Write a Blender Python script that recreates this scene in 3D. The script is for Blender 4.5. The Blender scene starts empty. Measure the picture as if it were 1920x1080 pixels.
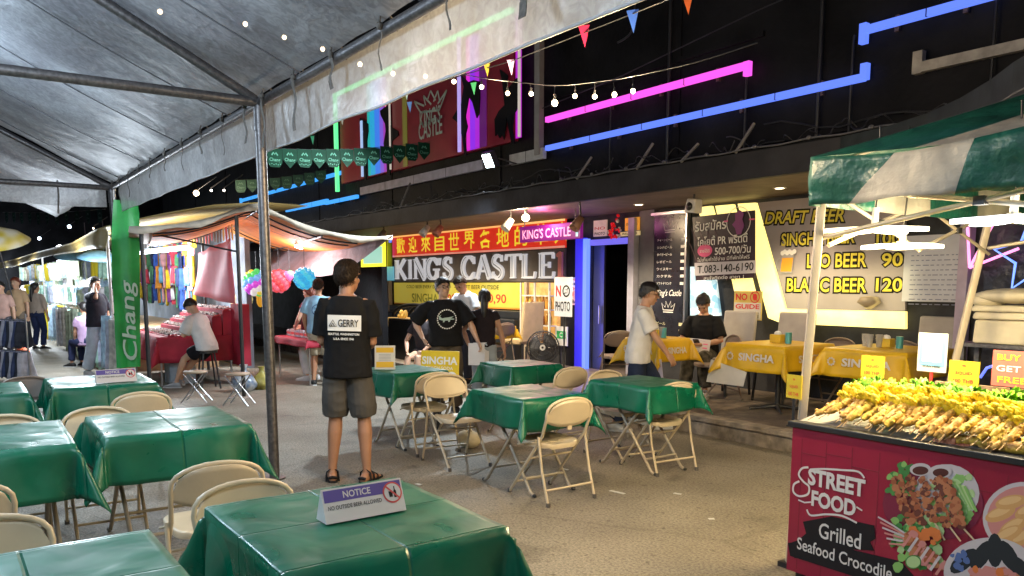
import bpy, bmesh, math, random
from mathutils import Vector, Matrix, noise
from math import sin, cos, pi, radians, atan2, hypot, sqrt, atan
S = bpy.context.scene
EXPO = 0.74
# ---------------------------------------------------------------- camera
H = 1.62
PITCH = atan(190 / 1500.0)
AZ = radians(145)
cam = bpy.data.cameras.new('camera')
co = bpy.data.objects.new('camera', cam); S.collection.objects.link(co)
cam.sensor_width = 36; cam.lens = 1500 / 1920 * 36
cam.shift_x = 0; cam.shift_y = 180 / 1920
cam.clip_start = 0.05; cam.clip_end = 400
co.location = (0, 0, H)
co.rotation_euler = (pi / 2 - PITCH, 0, AZ - pi / 2)
S.camera = co
# ---------------------------------------------------------------- night sky, exposure
w = bpy.data.worlds.new('World'); S.world = w; w.use_nodes = True
bg = w.node_tree.nodes['Background']
bg.inputs[0].default_value = (0.62, 0.70, 1.0, 1); bg.inputs[1].default_value = 0.10
sk = w.node_tree.nodes.new('ShaderNodeTexSky'); sk.sky_type = 'NISHITA'; sk.sun_disc = False
sk.sun_elevation = radians(-8); sk.sun_rotation = radians(200)
mx = w.node_tree.nodes.new('ShaderNodeMix'); mx.data_type = 'RGBA'; mx.blend_type = 'ADD'
mx.inputs[0].default_value = 1.0
mx.inputs[6].default_value = (0.045, 0.055, 0.085, 1)
w.node_tree.links.new(sk.outputs[0], mx.inputs[7])
w.node_tree.links.new(mx.outputs[2], bg.inputs[0])
bg.inputs[1].default_value = 0.42
S.view_settings.view_transform = 'Standard'; S.view_settings.look = 'None'
S.view_settings.gamma = 1; S.view_settings.exposure = EXPO
S.cycles.max_bounces = 6; S.cycles.diffuse_bounces = 3; S.cycles.glossy_bounces = 3
S.cycles.transmission_bounces = 4; S.cycles.transparent_max_bounces = 12
S.cycles.caustics_reflective = False; S.cycles.caustics_refractive = False
S.cycles.sample_clamp_indirect = 6
S.cycles.use_denoising = True
S.cycles.use_light_tree = True

# ---------------------------------------------------------------- pixel <-> world measuring helpers (real planes only)
_fw = Vector((cos(AZ) * cos(PITCH), sin(AZ) * cos(PITCH), -sin(PITCH)))
_rt = Vector((sin(AZ), -cos(AZ), 0)); _up = _rt.cross(_fw)
def _ray(px, py): return _fw * 1500 + _rt * (px - 960) + _up * (720 - py)
def WY(px, py, Y): d = _ray(px, py); return Vector((0, 0, H)) + d * (Y / d.y)
def WX(px, py, X): d = _ray(px, py); return Vector((0, 0, H)) + d * (X / d.x)
def WZ(px, py, Z): d = _ray(px, py); return Vector((0, 0, H)) + d * ((Z - H) / d.z)

# ---------------------------------------------------------------- materials
_M = {}
def mat(name, col, rough=0.6, metal=0.0, var=0.12, vs=6.0, bump=0.0, bs=40.0, emit=None, es=0.0, alpha=1.0, trans=0.0, coat=0.0, sheen=0.0, col2=None, detail=5.0, bump2=0.0, bs2=6.0, sub=0.0):
    if name in _M: return _M[name]
    m = bpy.data.materials.new(name); m.use_nodes = True; _M[name] = m
    nt = m.node_tree; b = nt.nodes['Principled BSDF']
    b.inputs['Roughness'].default_value = rough; b.inputs['Metallic'].default_value = metal
    b.inputs['Alpha'].default_value = alpha
    if rough > .8 or (max(col) < .06 and rough >= .5 and metal == 0): b.inputs['Specular IOR Level'].default_value = .12
    if coat: b.inputs['Coat Weight'].default_value = coat; b.inputs['Coat Roughness'].default_value = 0.15
    if sub: b.inputs['Subsurface Weight'].default_value = sub; b.inputs['Subsurface Scale'].default_value = 0.02
    if emit is not None:
        b.inputs['Emission Color'].default_value = (*emit, 1); b.inputs['Emission Strength'].default_value = es
    tc = nt.nodes.new('ShaderNodeTexCoord')
    if var > 0 or col2 is not None:
        n = nt.nodes.new('ShaderNodeTexNoise'); n.inputs['Scale'].default_value = vs; n.inputs['Detail'].default_value = detail
        nt.links.new(tc.outputs['Object'], n.inputs['Vector'])
        r = nt.nodes.new('ShaderNodeValToRGB')
        c1 = [max(0, c * (1 - var)) for c in col]; c2 = [min(1, c * (1 + var)) for c in col] if col2 is None else col2
        r.color_ramp.elements[0].position = 0.32; r.color_ramp.elements[1].position = 0.68
        r.color_ramp.elements[0].color = (*c1, 1); r.color_ramp.elements[1].color = (*c2, 1)
        nt.links.new(n.outputs['Fac'], r.inputs['Fac']); nt.links.new(r.outputs['Color'], b.inputs['Base Color'])
    else:
        b.inputs['Base Color'].default_value = (*col, 1)
    if bump > 0 or bump2 > 0:
        prev = None
        for bb, ss in ((bump, bs), (bump2, bs2)):
            if bb <= 0: continue
            n2 = nt.nodes.new('ShaderNodeTexNoise'); n2.inputs['Scale'].default_value = ss; n2.inputs['Detail'].default_value = 4
            nt.links.new(tc.outputs['Object'], n2.inputs['Vector'])
            bp = nt.nodes.new('ShaderNodeBump'); bp.inputs['Strength'].default_value = bb; bp.inputs['Distance'].default_value = 0.4 / ss
            nt.links.new(n2.outputs['Fac'], bp.inputs['Height'])
            if prev: nt.links.new(prev.outputs['Normal'], bp.inputs['Normal'])
            prev = bp
        nt.links.new(prev.outputs['Normal'], b.inputs['Normal'])
    return m
def flat(name, col, rough=0.6): return mat(name, col, rough, var=0.0)
def glow(name, col, s, base=(0.8, 0.8, 0.8)): return mat(name, [c * (.5 if s < 3 else 1) for c in base], 0.4, var=0.0, emit=col, es=s * 2 ** -EXPO)

# ---------------------------------------------------------------- mesh builder
_TC = {}
def text_mesh(s, bold=0.0, shear=0.0):
    k = (s, bold, shear)
    if k in _TC: return _TC[k]
    cu = bpy.data.curves.new('t', 'FONT'); cu.body = s; cu.size = 1; cu.offset = bold; cu.extrude = 0; cu.shear = shear
    cu.resolution_u = 3; cu.align_x = 'LEFT'
    o = bpy.data.objects.new('t', cu); S.collection.objects.link(o)
    dg = bpy.context.evaluated_depsgraph_get(); dg.update()
    me = bpy.data.meshes.new_from_object(o.evaluated_get(dg))
    vs = [v.co.copy() for v in me.vertices]; fs = [tuple(p.vertices) for p in me.polygons]
    bpy.data.objects.remove(o); bpy.data.curves.remove(cu); bpy.data.meshes.remove(me)
    if not vs: vs = [Vector((0, 0, 0))]; fs = []
    x0 = min(v.x for v in vs); x1 = max(v.x for v in vs); y0 = min(v.y for v in vs); y1 = max(v.y for v in vs)
    _TC[k] = (vs, fs, x0, x1, y0, y1); return _TC[k]

def frame(d):
    d = Vector(d).normalized()
    a = Vector((0, 0, 1)) if abs(d.z) < 0.9 else Vector((1, 0, 0))
    u = a.cross(d).normalized(); return u, d.cross(u)

class MB:
    def __init__(s): s.v = []; s.f = []; s.m = []; s.sm = []; s.X = None
    def add(s, vs, fs, m=0, smooth=False):
        o = len(s.v); X = s.X
        s.v += [(X @ Vector(p)) if X else Vector(p) for p in vs]
        for f in fs: s.f.append(tuple(i + o for i in f)); s.m.append(m); s.sm.append(smooth)
        return s
    def box(s, c, d, m=0, R=None, taper=1.0):
        x, y, z = d[0] / 2, d[1] / 2, d[2] / 2; vs = []
        for k in (-1, 1):
            t = 1.0 if k < 0 else taper
            for i, j in ((-1, -1), (1, -1), (1, 1), (-1, 1)):
                p = Vector((i * x * t, j * y * t, k * z))
                if R: p = R @ p
                vs.append(p + Vector(c))
        return s.add(vs, [(3, 2, 1, 0), (4, 5, 6, 7), (0, 1, 5, 4), (1, 2, 6, 5), (2, 3, 7, 6), (3, 0, 4, 7)], m)
    def bb(s, a, b, m=0):
        a = Vector(a); b = Vector(b); return s.box((a + b) / 2, [abs(q) for q in (b - a)], m)
    def quad(s, pts, m=0): return s.add(pts, [tuple(range(len(pts)))], m)
    def prism(s, poly, o, u, v, t, m=0):
        o = Vector(o); u = Vector(u); v = Vector(v); n = u.cross(v).normalized() * t
        k = len(poly); a = [o + u * p[0] + v * p[1] for p in poly]
        vs = a + [p + n for p in a]
        fs = [tuple(range(k - 1, -1, -1)), tuple(range(k, 2 * k))] + [(i, (i + 1) % k, k + (i + 1) % k, k + i) for i in range(k)]
        return s.add(vs, fs, m)
    def tube(s, pts, r, n=8, m=0, cap=True, sy=1.0, closed=False):
        pts = [Vector(p) for p in pts]; k = len(pts)
        rr = r if isinstance(r, (list, tuple)) else [r] * k
        vs = []; u0 = None
        for i, p in enumerate(pts):
            if closed: d = pts[(i + 1) % k] - pts[i - 1]
            else: d = pts[min(i + 1, k - 1)] - pts[max(i - 1, 0)]
            if d.length < 1e-9: d = Vector((0, 0, 1))
            d.normalize()
            if u0 is None: u, v = frame(d)
            else:
                u = u0 - d * u0.dot(d)
                if u.length < 1e-6: u, v = frame(d)
                u.normalize(); v = d.cross(u)
            u0 = u
            for j in range(n):
                a = 2 * pi * j / n; vs.append(p + u * cos(a) * rr[i] + v * sin(a) * rr[i] * sy)
        fs = []
        for i in range(k if closed else k - 1):
            for j in range(n):
                a = i * n + j; b = i * n + (j + 1) % n; i2 = (i + 1) % k
                fs.append((a, b, i2 * n + (j + 1) % n, i2 * n + j))
        s.add(vs, fs, m, True)
        if cap and not closed:
            s.add(vs[:n], [tuple(range(n - 1, -1, -1))], m); s.add(vs[-n:], [tuple(range(n))], m)
        return s
    def cyl(s, c, r, h, n=16, m=0, ax=(0, 0, 1), r2=None):
        c = Vector(c); ax = Vector(ax).normalized()
        return s.tube([c, c + ax * h], [r, r if r2 is None else r2], n, m)
    def rings(s, rs, m=0, cap=True):
        n = len(rs[0]); vs = [p for r in rs for p in r]; fs = []
        for i in range(len(rs) - 1):
            for j in range(n): fs.append((i * n + j, i * n + (j + 1) % n, (i + 1) * n + (j + 1) % n, (i + 1) * n + j))
        s.add(vs, fs, m, True)
        if cap: s.add(rs[0], [tuple(range(n - 1, -1, -1))], m); s.add(rs[-1], [tuple(range(n))], m)
        return s
    def ell(s, c, r, n=12, k=8, m=0, R=None):
        c = Vector(c)
        if not isinstance(r, (list, tuple)): r = (r, r, r)
        rs = []
        for i in range(k + 1):
            a = -pi / 2 + pi * i / k; a = max(-pi / 2 + 0.02, min(pi / 2 - 0.02, a)); ring = []
            for j in range(n):
                t = 2 * pi * j / n; p = Vector((cos(a) * cos(t) * r[0], cos(a) * sin(t) * r[1], sin(a) * r[2]))
                ring.append(c + (R @ p if R else p))
            rs.append(ring)
        return s.rings(rs, m)
    def lathe(s, prof, c=(0, 0, 0), n=16, m=0, R=None):
        c = Vector(c); rs = []
        for r, z in prof:
            ring = []
            for j in range(n):
                p = Vector((r * cos(2 * pi * j / n), r * sin(2 * pi * j / n), z)); ring.append(c + (R @ p if R else p))
            rs.append(ring)
        return s.rings(rs, m)
    def text(s, t, c, u, v, h, wd=None, m=0, bold=0.0, off=0.0015, shear=0.0, depth=0.0, slant=0.0):
        vs, fs, x0, x1, y0, y1 = text_mesh(t, bold, shear)
        u = Vector(u).normalized(); v = Vector(v).normalized(); n = u.cross(v).normalized()
        sy = h / max(1e-6, y1 - y0); sx = sy if wd is None else wd / max(1e-6, x1 - x0)
        cx = (x0 + x1) / 2; cy = (y0 + y1) / 2; c = Vector(c) + n * off
        P = [c + u * ((q.x - cx) * sx) + v * ((q.y - cy) * sy + (q.x - cx) * sx * slant) for q in vs]
        if depth <= 0: return s.add(P, fs, m)
        s.add([p + n * depth for p in P], fs, m)
        ed = {}
        for f in fs:
            for i in range(len(f)):
                a, b = f[i], f[(i + 1) % len(f)]
                ed[(a, b)] = 1
        bd = [(a, b) for (a, b) in ed if (b, a) not in ed]
        for a, b in bd: s.add([P[a], P[b], P[b] + n * depth, P[a] + n * depth], [(0, 1, 2, 3)], m)
        return s
    def stroke(s, pts, wd, o, u, v, m=0, off=0.002, t=0.0, closed=False):
        o = Vector(o); u = Vector(u); v = Vector(v); n = u.cross(v).normalized(); k = len(pts)
        ww = wd if isinstance(wd, (list, tuple)) else [wd] * k; L = []; Rr = []
        for i in range(k):
            a = pts[i - 1] if (closed or i) else pts[0]; b = pts[(i + 1) % k] if (closed or i < k - 1) else pts[-1]
            dx, dy = b[0] - a[0], b[1] - a[1]; l = hypot(dx, dy) or 1; nx, ny = -dy / l, dx / l; q = ww[i] / 2
            P = o + n * off; L.append(P + u * (pts[i][0] + nx * q) + v * (pts[i][1] + ny * q)); Rr.append(P + u * (pts[i][0] - nx * q) + v * (pts[i][1] - ny * q))
        vs = L + Rr; rg = k if closed else k - 1
        fs = [(k + i, k + (i + 1) % k, (i + 1) % k, i) for i in range(rg)]
        s.add(vs, fs, m)
        if t > 0:
            top = [p + n * t for p in vs]; s.add(top, fs, m)
            for i in range(rg):
                j = (i + 1) % k
                s.add([vs[i], vs[j], top[j], top[i]], [(3, 2, 1, 0)], m); s.add([vs[k + i], vs[k + j], top[k + j], top[k + i]], [(0, 1, 2, 3)], m)
            if not closed:
                s.add([L[0], Rr[0], Rr[0] + n * t, L[0] + n * t], [(0, 1, 2, 3)], m); s.add([L[-1], Rr[-1], Rr[-1] + n * t, L[-1] + n * t], [(3, 2, 1, 0)], m)
        return s
    def disc(s, cx, cy, rx, ry, o, u, v, m=0, off=0.002, n=24, a0=0, rot=0):
        o = Vector(o); u = Vector(u).normalized(); v = Vector(v).normalized(); nn = u.cross(v).normalized(); P = []
        for i in range(n):
            a = 2 * pi * i / n; x = rx * cos(a); y = ry * sin(a)
            P.append(o + nn * off + u * (cx + x * cos(rot) - y * sin(rot)) + v * (cy + x * sin(rot) + y * cos(rot)))
        return s.add(P, [tuple(range(n))], m)
    def poly(s, pts, o, u, v, m=0, off=0.002):
        o = Vector(o); u = Vector(u).normalized(); v = Vector(v).normalized(); nn = u.cross(v).normalized()
        return s.add([o + nn * off + u * p[0] + v * p[1] for p in pts], [tuple(range(len(pts)))], m)
    def build(s, name, mats, parent=None, world=False, bevel=0, smooth=False, solid=0, mods=()):
        me = bpy.data.meshes.new(name)
        L = Vector((0, 0, 0))
        if world and parent is not None: L = Vector(parent.location)
        me.from_pydata([tuple(p - L) for p in s.v], [], s.f)
        if not isinstance(mats, (list, tuple)): mats = [mats]
        for m in mats: me.materials.append(m)
        me.polygons.foreach_set('material_index', s.m); me.polygons.foreach_set('use_smooth', [smooth or q for q in s.sm])
        me.update()
        o = bpy.data.objects.new(name, me); S.collection.objects.link(o)
        if parent is not None: o.parent = parent
        if solid: q = o.modifiers.new('s', 'SOLIDIFY'); q.thickness = solid; q.offset = 0
        if bevel:
            q = o.modifiers.new('b', 'BEVEL'); q.width = bevel; q.segments = 2; q.limit_method = 'ANGLE'; q.angle_limit = radians(35)
        return o

def tag(o, label=None, cat=None, group=None, kind=None):
    if label: o['label'] = label
    if cat: o['category'] = cat
    if group: o['group'] = group
    if kind: o['kind'] = kind
    return o
def thing(name, label, cat, loc=(0, 0, 0), rz=0, group=None):
    o = bpy.data.objects.new(name, None); S.collection.objects.link(o); o.empty_display_size = 0.1
    o.location = loc; o.rotation_euler = (0, 0, rz); return tag(o, label, cat, group)
def copy_tree(o, parent=None):
    c = o.copy(); S.collection.objects.link(c); c.parent = parent
    for ch in list(o.children): copy_tree(ch, c)
    return c
def lamp(name, kind, loc, energy, col, parent=None, size=0.1, rot=None, spot=None, sizey=None):
    d = bpy.data.lights.new(name, kind); d.energy = energy; d.color = col
    if kind == 'AREA':
        d.size = size
        if sizey: d.shape = 'RECTANGLE'; d.size_y = sizey
    else: d.shadow_soft_size = size
    if spot: d.spot_size = radians(spot); d.spot_blend = 0.6
    o = bpy.data.objects.new(name, d); S.collection.objects.link(o)
    if parent is not None: o.parent = parent; o.location = Vector(loc) - Vector(parent.location)
    else: o.location = loc
    if rot: o.rotation_euler = rot
    return o
def arc(cx, cy, r, a0, a1, n=12, ry=None):
    ry = r if ry is None else ry
    return [(cx + r * cos(radians(a0 + (a1 - a0) * i / n)), cy + ry * sin(radians(a0 + (a1 - a0) * i / n))) for i in range(n + 1)]
def smooth(pts, k=6):
    out = []; n = len(pts)
    for i in range(n - 1):
        p0, p1, p2, p3 = pts[max(0, i - 1)], pts[i], pts[i + 1], pts[min(n - 1, i + 2)]
        for j in range(k):
            t = j / k; out.append(tuple(.5 * (2 * p1[c] + (p2[c] - p0[c]) * t + (2 * p0[c] - 5 * p1[c] + 4 * p2[c] - p3[c]) * t * t + (3 * p1[c] - p0[c] - 3 * p2[c] + p3[c]) * t ** 3) for c in range(len(p1))))
    out.append(tuple(pts[-1])); return out
UX = Vector((1, 0, 0)); UZ = Vector((0, 0, 1)); UY = Vector((0, 1, 0))
RNG = random.Random(7)
# ================================================================ materials shared by the setting
def asphalt():
    m = bpy.data.materials.new('asphalt'); m.use_nodes = True; nt = m.node_tree; b = nt.nodes['Principled BSDF']
    tc = nt.nodes.new('ShaderNodeTexCoord'); N = nt.nodes.new; L = nt.links.new
    n1 = N('ShaderNodeTexNoise'); n1.inputs['Scale'].default_value = 0.7; n1.inputs['Detail'].default_value = 7
    n2 = N('ShaderNodeTexNoise'); n2.inputs['Scale'].default_value = 55; n2.inputs['Detail'].default_value = 8; n2.inputs['Roughness'].default_value = .75
    vo = N('ShaderNodeTexVoronoi'); vo.inputs['Scale'].default_value = 70
    for n in (n1, n2, vo): L(tc.outputs['Object'], n.inputs['Vector'])
    r1 = N('ShaderNodeValToRGB'); r1.color_ramp.elements[0].position = .35; r1.color_ramp.elements[1].position = .7
    r1.color_ramp.elements[0].color = (.165, .146, .112, 1); r1.color_ramp.elements[1].color = (.33, .295, .235, 1)
    L(n1.outputs['Fac'], r1.inputs['Fac'])
    r2 = N('ShaderNodeValToRGB'); r2.color_ramp.elements[0].position = .40; r2.color_ramp.elements[1].position = .56
    r2.color_ramp.elements[0].color = (.50, .49, .48, 1); r2.color_ramp.elements[1].color = (1.20, 1.19, 1.17, 1)
    L(n2.outputs['Fac'], r2.inputs['Fac'])
    mu = N('ShaderNodeMix'); mu.data_type = 'RGBA'; mu.blend_type = 'MULTIPLY'; mu.inputs[0].default_value = 1
    L(r1.outputs['Color'], mu.inputs[6]); L(r2.outputs['Color'], mu.inputs[7])
    # dark oil stains with soft edges
    n3 = N('ShaderNodeTexNoise'); n3.inputs['Scale'].default_value = 2.3; n3.inputs['Detail'].default_value = 5; n3.inputs['Distortion'].default_value = .2
    L(tc.outputs['Object'], n3.inputs['Vector'])
    r3 = N('ShaderNodeValToRGB'); r3.color_ramp.elements[0].position = .60; r3.color_ramp.elements[1].position = .72
    r3.color_ramp.elements[0].color = (1, 1, 1, 1); r3.color_ramp.elements[1].color = (.55, .54, .53, 1); L(n3.outputs['Fac'], r3.inputs['Fac'])
    m2 = N('ShaderNodeMix'); m2.data_type = 'RGBA'; m2.blend_type = 'MULTIPLY'; m2.inputs[0].default_value = 1
    L(mu.outputs[2], m2.inputs[6]); L(r3.outputs['Color'], m2.inputs[7]); L(m2.outputs[2], b.inputs['Base Color'])
    # hairline cracks and darker repair patches
    vc = N('ShaderNodeTexVoronoi'); vc.feature = 'DISTANCE_TO_EDGE'; vc.inputs['Scale'].default_value = .55
    nd = N('ShaderNodeTexNoise'); nd.inputs['Scale'].default_value = 3; nd.inputs['Detail'].default_value = 6; L(tc.outputs['Object'], nd.inputs['Vector'])
    mv = N('ShaderNodeMix'); mv.data_type = 'VECTOR'; mv.inputs[0].default_value = .18; L(tc.outputs['Object'], mv.inputs[4]); L(nd.outputs['Color'], mv.inputs[5]); L(mv.outputs[1], vc.inputs['Vector'])
    rc = N('ShaderNodeValToRGB'); rc.color_ramp.elements[0].position = .002; rc.color_ramp.elements[1].position = .010; rc.color_ramp.elements[0].color = (.78, .77, .75, 1); rc.color_ramp.elements[1].color = (1, 1, 1, 1); L(vc.outputs['Distance'], rc.inputs['Fac'])
    n5 = N('ShaderNodeTexNoise'); n5.inputs['Scale'].default_value = 16; n5.inputs['Detail'].default_value = 2; L(tc.outputs['Object'], n5.inputs['Vector'])
    r5 = N('ShaderNodeValToRGB'); r5.color_ramp.elements[0].position = .30; r5.color_ramp.elements[1].position = .36; r5.color_ramp.elements[0].color = (.55, .54, .52, 1); r5.color_ramp.elements[1].color = (1, 1, 1, 1); L(n5.outputs['Fac'], r5.inputs['Fac'])
    for src in (rc, r5):
        m3 = N('ShaderNodeMix'); m3.data_type = 'RGBA'; m3.blend_type = 'MULTIPLY'; m3.inputs[0].default_value = 1; L(m2.outputs[2], m3.inputs[6]); L(src.outputs['Color'], m3.inputs[7]); m2 = m3
    L(m2.outputs[2], b.inputs['Base Color'])
    rr = N('ShaderNodeMapRange'); rr.inputs[3].default_value = .78; rr.inputs[4].default_value = .42; L(n3.outputs['Fac'], rr.inputs[0]); L(rr.outputs[0], b.inputs['Roughness'])
    bp = N('ShaderNodeBump'); bp.inputs['Strength'].default_value = .55; bp.inputs['Distance'].default_value = .008; L(vo.outputs['Distance'], bp.inputs['Height'])
    bq = N('ShaderNodeBump'); bq.inputs['Strength'].default_value = .5; bq.inputs['Distance'].default_value = .012; L(n2.outputs['Fac'], bq.inputs['Height']); L(bp.outputs['Normal'], bq.inputs['Normal'])
    L(bq.outputs['Normal'], b.inputs['Normal']); return m
def tiles():
    m = bpy.data.materials.new('terrace_tiles'); m.use_nodes = True; nt = m.node_tree; b = nt.nodes['Principled BSDF']
    tc = nt.nodes.new('ShaderNodeTexCoord'); N = nt.nodes.new; L = nt.links.new
    vo = N('ShaderNodeTexVoronoi'); vo.inputs['Scale'].default_value = 9; vo.feature = 'DISTANCE_TO_EDGE'
    v2 = N('ShaderNodeTexVoronoi'); v2.inputs['Scale'].default_value = 9
    for n in (vo, v2): L(tc.outputs['Object'], n.inputs['Vector'])
    r = N('ShaderNodeValToRGB'); r.color_ramp.elements[0].position = 0.0; r.color_ramp.elements[1].position = .05
    r.color_ramp.elements[0].color = (.5, .5, .5, 1); r.color_ramp.elements[1].color = (1, 1, 1, 1); L(vo.outputs['Distance'], r.inputs['Fac'])
    r2 = N('ShaderNodeValToRGB'); r2.color_ramp.elements[0].color = (.11, .09, .08, 1); r2.color_ramp.elements[1].color = (.30, .24, .19, 1); L(v2.outputs['Color'], r2.inputs['Fac'])
    mu = N('ShaderNodeMix'); mu.data_type = 'RGBA'; mu.blend_type = 'MULTIPLY'; mu.inputs[0].default_value = 1
    L(r2.outputs['Color'], mu.inputs[6]); L(r.outputs['Color'], mu.inputs[7]); L(mu.outputs[2], b.inputs['Base Color'])
    b.inputs['Roughness'].default_value = .33
    bp = N('ShaderNodeBump'); bp.inputs['Strength'].default_value = .6; bp.inputs['Distance'].default_value = .01; L(vo.outputs['Distance'], bp.inputs['Height']); L(bp.outputs['Normal'], b.inputs['Normal']); return m
ASP = asphalt(); TIL = tiles()
m_black = mat('black_paint', (.0075, .0075, .009), .6, var=.7, vs=1.3, bump=.25, bs=14)
m_dark = mat('dark_grey_wall', (.05, .052, .058), .6, var=.25, vs=4, bump=.2, bs=20)
m_grey = mat('grey_pillar_paint', (.13, .13, .14), .55, var=.2, vs=5, bump=.15, bs=25)
m_fasc = mat('fascia_grey_paint', (.028, .028, .034), .55, var=.3, vs=2.5, bump=.2, bs=12)
m_ceil = mat('ceiling_brown_board', (.16, .12, .10), .6, var=.25, vs=3, bump=.1, bs=15)
m_conc = mat('kerb_concrete', (.20, .17, .14), .8, var=.45, vs=9, bump=.8, bs=30)
m_white = mat('white_paint', (.72, .72, .72), .45, var=.06)
m_cream = mat('cream_paint', (.66, .60, .46), .45, var=.1)
m_steel = mat('dark_galvanised_steel', (.15, .14, .14), .42, .75, var=.3, vs=30, bump=.15, bs=60)
m_chrome = mat('worn_chrome', (.5, .5, .52), .28, .9, var=.1)
m_rust = mat('rusty_brown_steel', (.10, .065, .05), .7, .4, var=.4, vs=20, bump=.3, bs=50)
m_blackpl = mat('black_plastic', (.02, .02, .022), .4, var=.2)
m_wood = mat('tan_wood', (.42, .28, .15), .5, var=.25, vs=12, bump=.1)
f_black = flat('print_black', (.02, .02, .02)); f_white = flat('print_white', (.78, .78, .76)); f_yel = flat('print_yellow', (.78, .62, .03))
f_red = flat('print_red', (.62, .03, .03)); f_blue = flat('print_blue', (.06, .12, .45)); f_grey = flat('print_grey', (.35, .35, .37)); f_green = flat('print_green', (.03, .35, .10))
f_orange = flat('print_orange', (.75, .28, .04)); f_purple = flat('print_purple', (.12, .06, .28)); f_pink = flat('print_pink', (.75, .12, .30))
g_blue = glow('neon_blue', (.12, .22, 1.0), 1.25, (.02, .02, .02)); g_lblue = glow('neon_light_blue', (.05, .36, 1.0), 1.2, (.02, .02, .02)); g_mag = glow('neon_magenta', (1.0, .10, .80), 1.25, (.02, .02, .02))
g_green = glow('neon_green', (.10, 1.0, .30), 1.3); g_warm = glow('bulb_warm', (1.0, .72, .38), 22); g_white = glow('led_white', (.85, .93, 1.0), 14); g_yel = glow('led_yellow_strip', (1.0, .86, .30), 1.55)
g_pink = glow('neon_pink', (1.0, .22, .60), 2.2)

def pb(mb, px0, py0, px1, py1, Y, t=0.0, m=0):
    """a panel facing the street on the wall plane Y, its corners measured in the photograph"""
    a = WY(px0, py0, Y); b = WY(px1, py1, Y); c = WY(px0, py1, Y); d = WY(px1, py0, Y)
    z0 = (b.z + c.z) / 2; z1 = (a.z + d.z) / 2; x0, x1 = a.x, b.x
    if t > 0: mb.bb((x0, Y, z0), (x1, Y + t, z1), m)
    else: mb.quad([(x0, Y, z0), (x1, Y, z0), (x1, Y, z1), (x0, Y, z1)], m)
    return x0, x1, z0, z1
def pt(mb, s, px0, py0, px1, py1, Y, m=0, bold=0.0, off=.004, slant=0.0, depth=0.0, shear=0.0):
    """text filling the measured box; py0/py1 are the top and bottom of its middle"""
    x0 = WY(px0, (py0 + py1) / 2, Y).x; x1 = WY(px1, (py0 + py1) / 2, Y).x; xm = (px0 + px1) / 2
    za = WY(xm, py0, Y).z; zb = WY(xm, py1, Y).z
    mb.text(s, ((x0 + x1) / 2, Y, (za + zb) / 2), UX, UZ, za - zb, x1 - x0, m, bold, off, slant=slant, depth=depth, shear=shear)
def ppoly(mb, pts, Y, t, m=0):
    P = [WY(a, b, Y) for a, b in pts]; ar = sum(P[i].x * P[(i + 1) % len(P)].z - P[(i + 1) % len(P)].x * P[i].z for i in range(len(P)))
    if ar < 0: P = P[::-1]
    mb.prism([(p.x, p.z) for p in P], (0, Y + (t or 0), 0), UX, UZ, t, m) if t else mb.quad(P, m)

# ================================================================ ground, terrace
tag(MB().quad([(-90, -60, 0), (40, -60, 0), (40, 40, 0), (-90, 40, 0)]).build('road', ASP), kind='structure')
t = MB(); t.bb((-34, 6.53, 0.0), (8, 16, .197)); tag(t.build('terrace', TIL), kind='structure')
t = MB(); t.bb((-34, 6.50, 0.0), (8, 6.53, .15)); t.bb((-34, 6.47, .15), (8, 6.62, .203))
for i in range(14): t.bb((-4.9 - i * .9, 6.488, .03), (-4.86 - i * .9, 6.50, .13))
tag(t.build('kerb', m_conc, bevel=.012), kind='structure')
# painted dashes left on the road, flat litter
for i, (x, y, a, l) in enumerate([(-4.5, 4.15, .2, .14), (-5.35, 4.3, .1, .1), (-5.6, 3.0, .2, .06), (-4.2, 4.5, .3, .06), (-3.6, 4.2, 1, .04), (-5.0, 2.6, .6, .04)]):
    q = MB(); q.box((0, 0, .004), (l, .028, .004), R=None)
    o = q.build('paper_scrap', flat('litter_white', (.6, .6, .58))); o.location = (x, y, 0); o.rotation_euler = (0, 0, a)
    tag(o, 'small pale scrap of litter lying flat on the asphalt among the tables', 'litter', 'litter scraps on the road')

# ================================================================ the bar building
YW = 8.74
bld = thing('bar_building', 'long black-fronted bar building with overhanging canopy behind the terrace', 'building', (-9, 8.74, .2))
t = MB()
t.bb((-34, YW, .19), (-10.17, YW + .25, 2.72)); t.bb((-9.06, YW, .19), (6, YW + .25, 2.72)); t.bb((-10.17, YW, 2.30), (-9.06, YW + .25, 2.72))
t.build('wall', m_dark, bld, world=True)
t = MB(); t.bb((-10.6, YW + 2.8, .19), (-8.6, YW + 3, 2.7)); t.bb((-10.9, YW + .25, .19), (-10.8, YW + 3, 2.7)); t.bb((-8.5, YW + .25, .19), (-8.4, YW + 3, 2.7)); t.bb((-10.9, YW + .25, 2.6), (-8.4, YW + 3, 2.7))
t.bb((-10.2, YW + 1.4, .2), (-9.3, YW + 1.8, 1.2)); t.build('dark_interior', m_black, bld, world=True)
t = MB(); t.bb((-10.12, YW - .015, .2), (-9.86, YW + .03, 2.24)); t.build('door', mat('dark_door', (.03, .03, .035), .35), bld, world=True)
t = MB(); t.tube([(-9.93, YW - .05, .95), (-9.93, YW - .05, 1.25)], .014); t.build('door_handle', m_chrome, bld.children[-1] if False else bld, world=True)
t = MB(); t.bb((-34, 6.8, 2.70), (-4.4, 12, 2.80)); 
arcpts = [(-4.4, 6.74), (-3.89, 6.62), (-3.4, 6.36), (-3.0, 6.04), (-2.62, 5.66), (-2.35, 5.34), (-2.0, 5.0), (-1.4, 4.6), (-.4, 4.2), (3, 4.0), (6, 4)]
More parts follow.
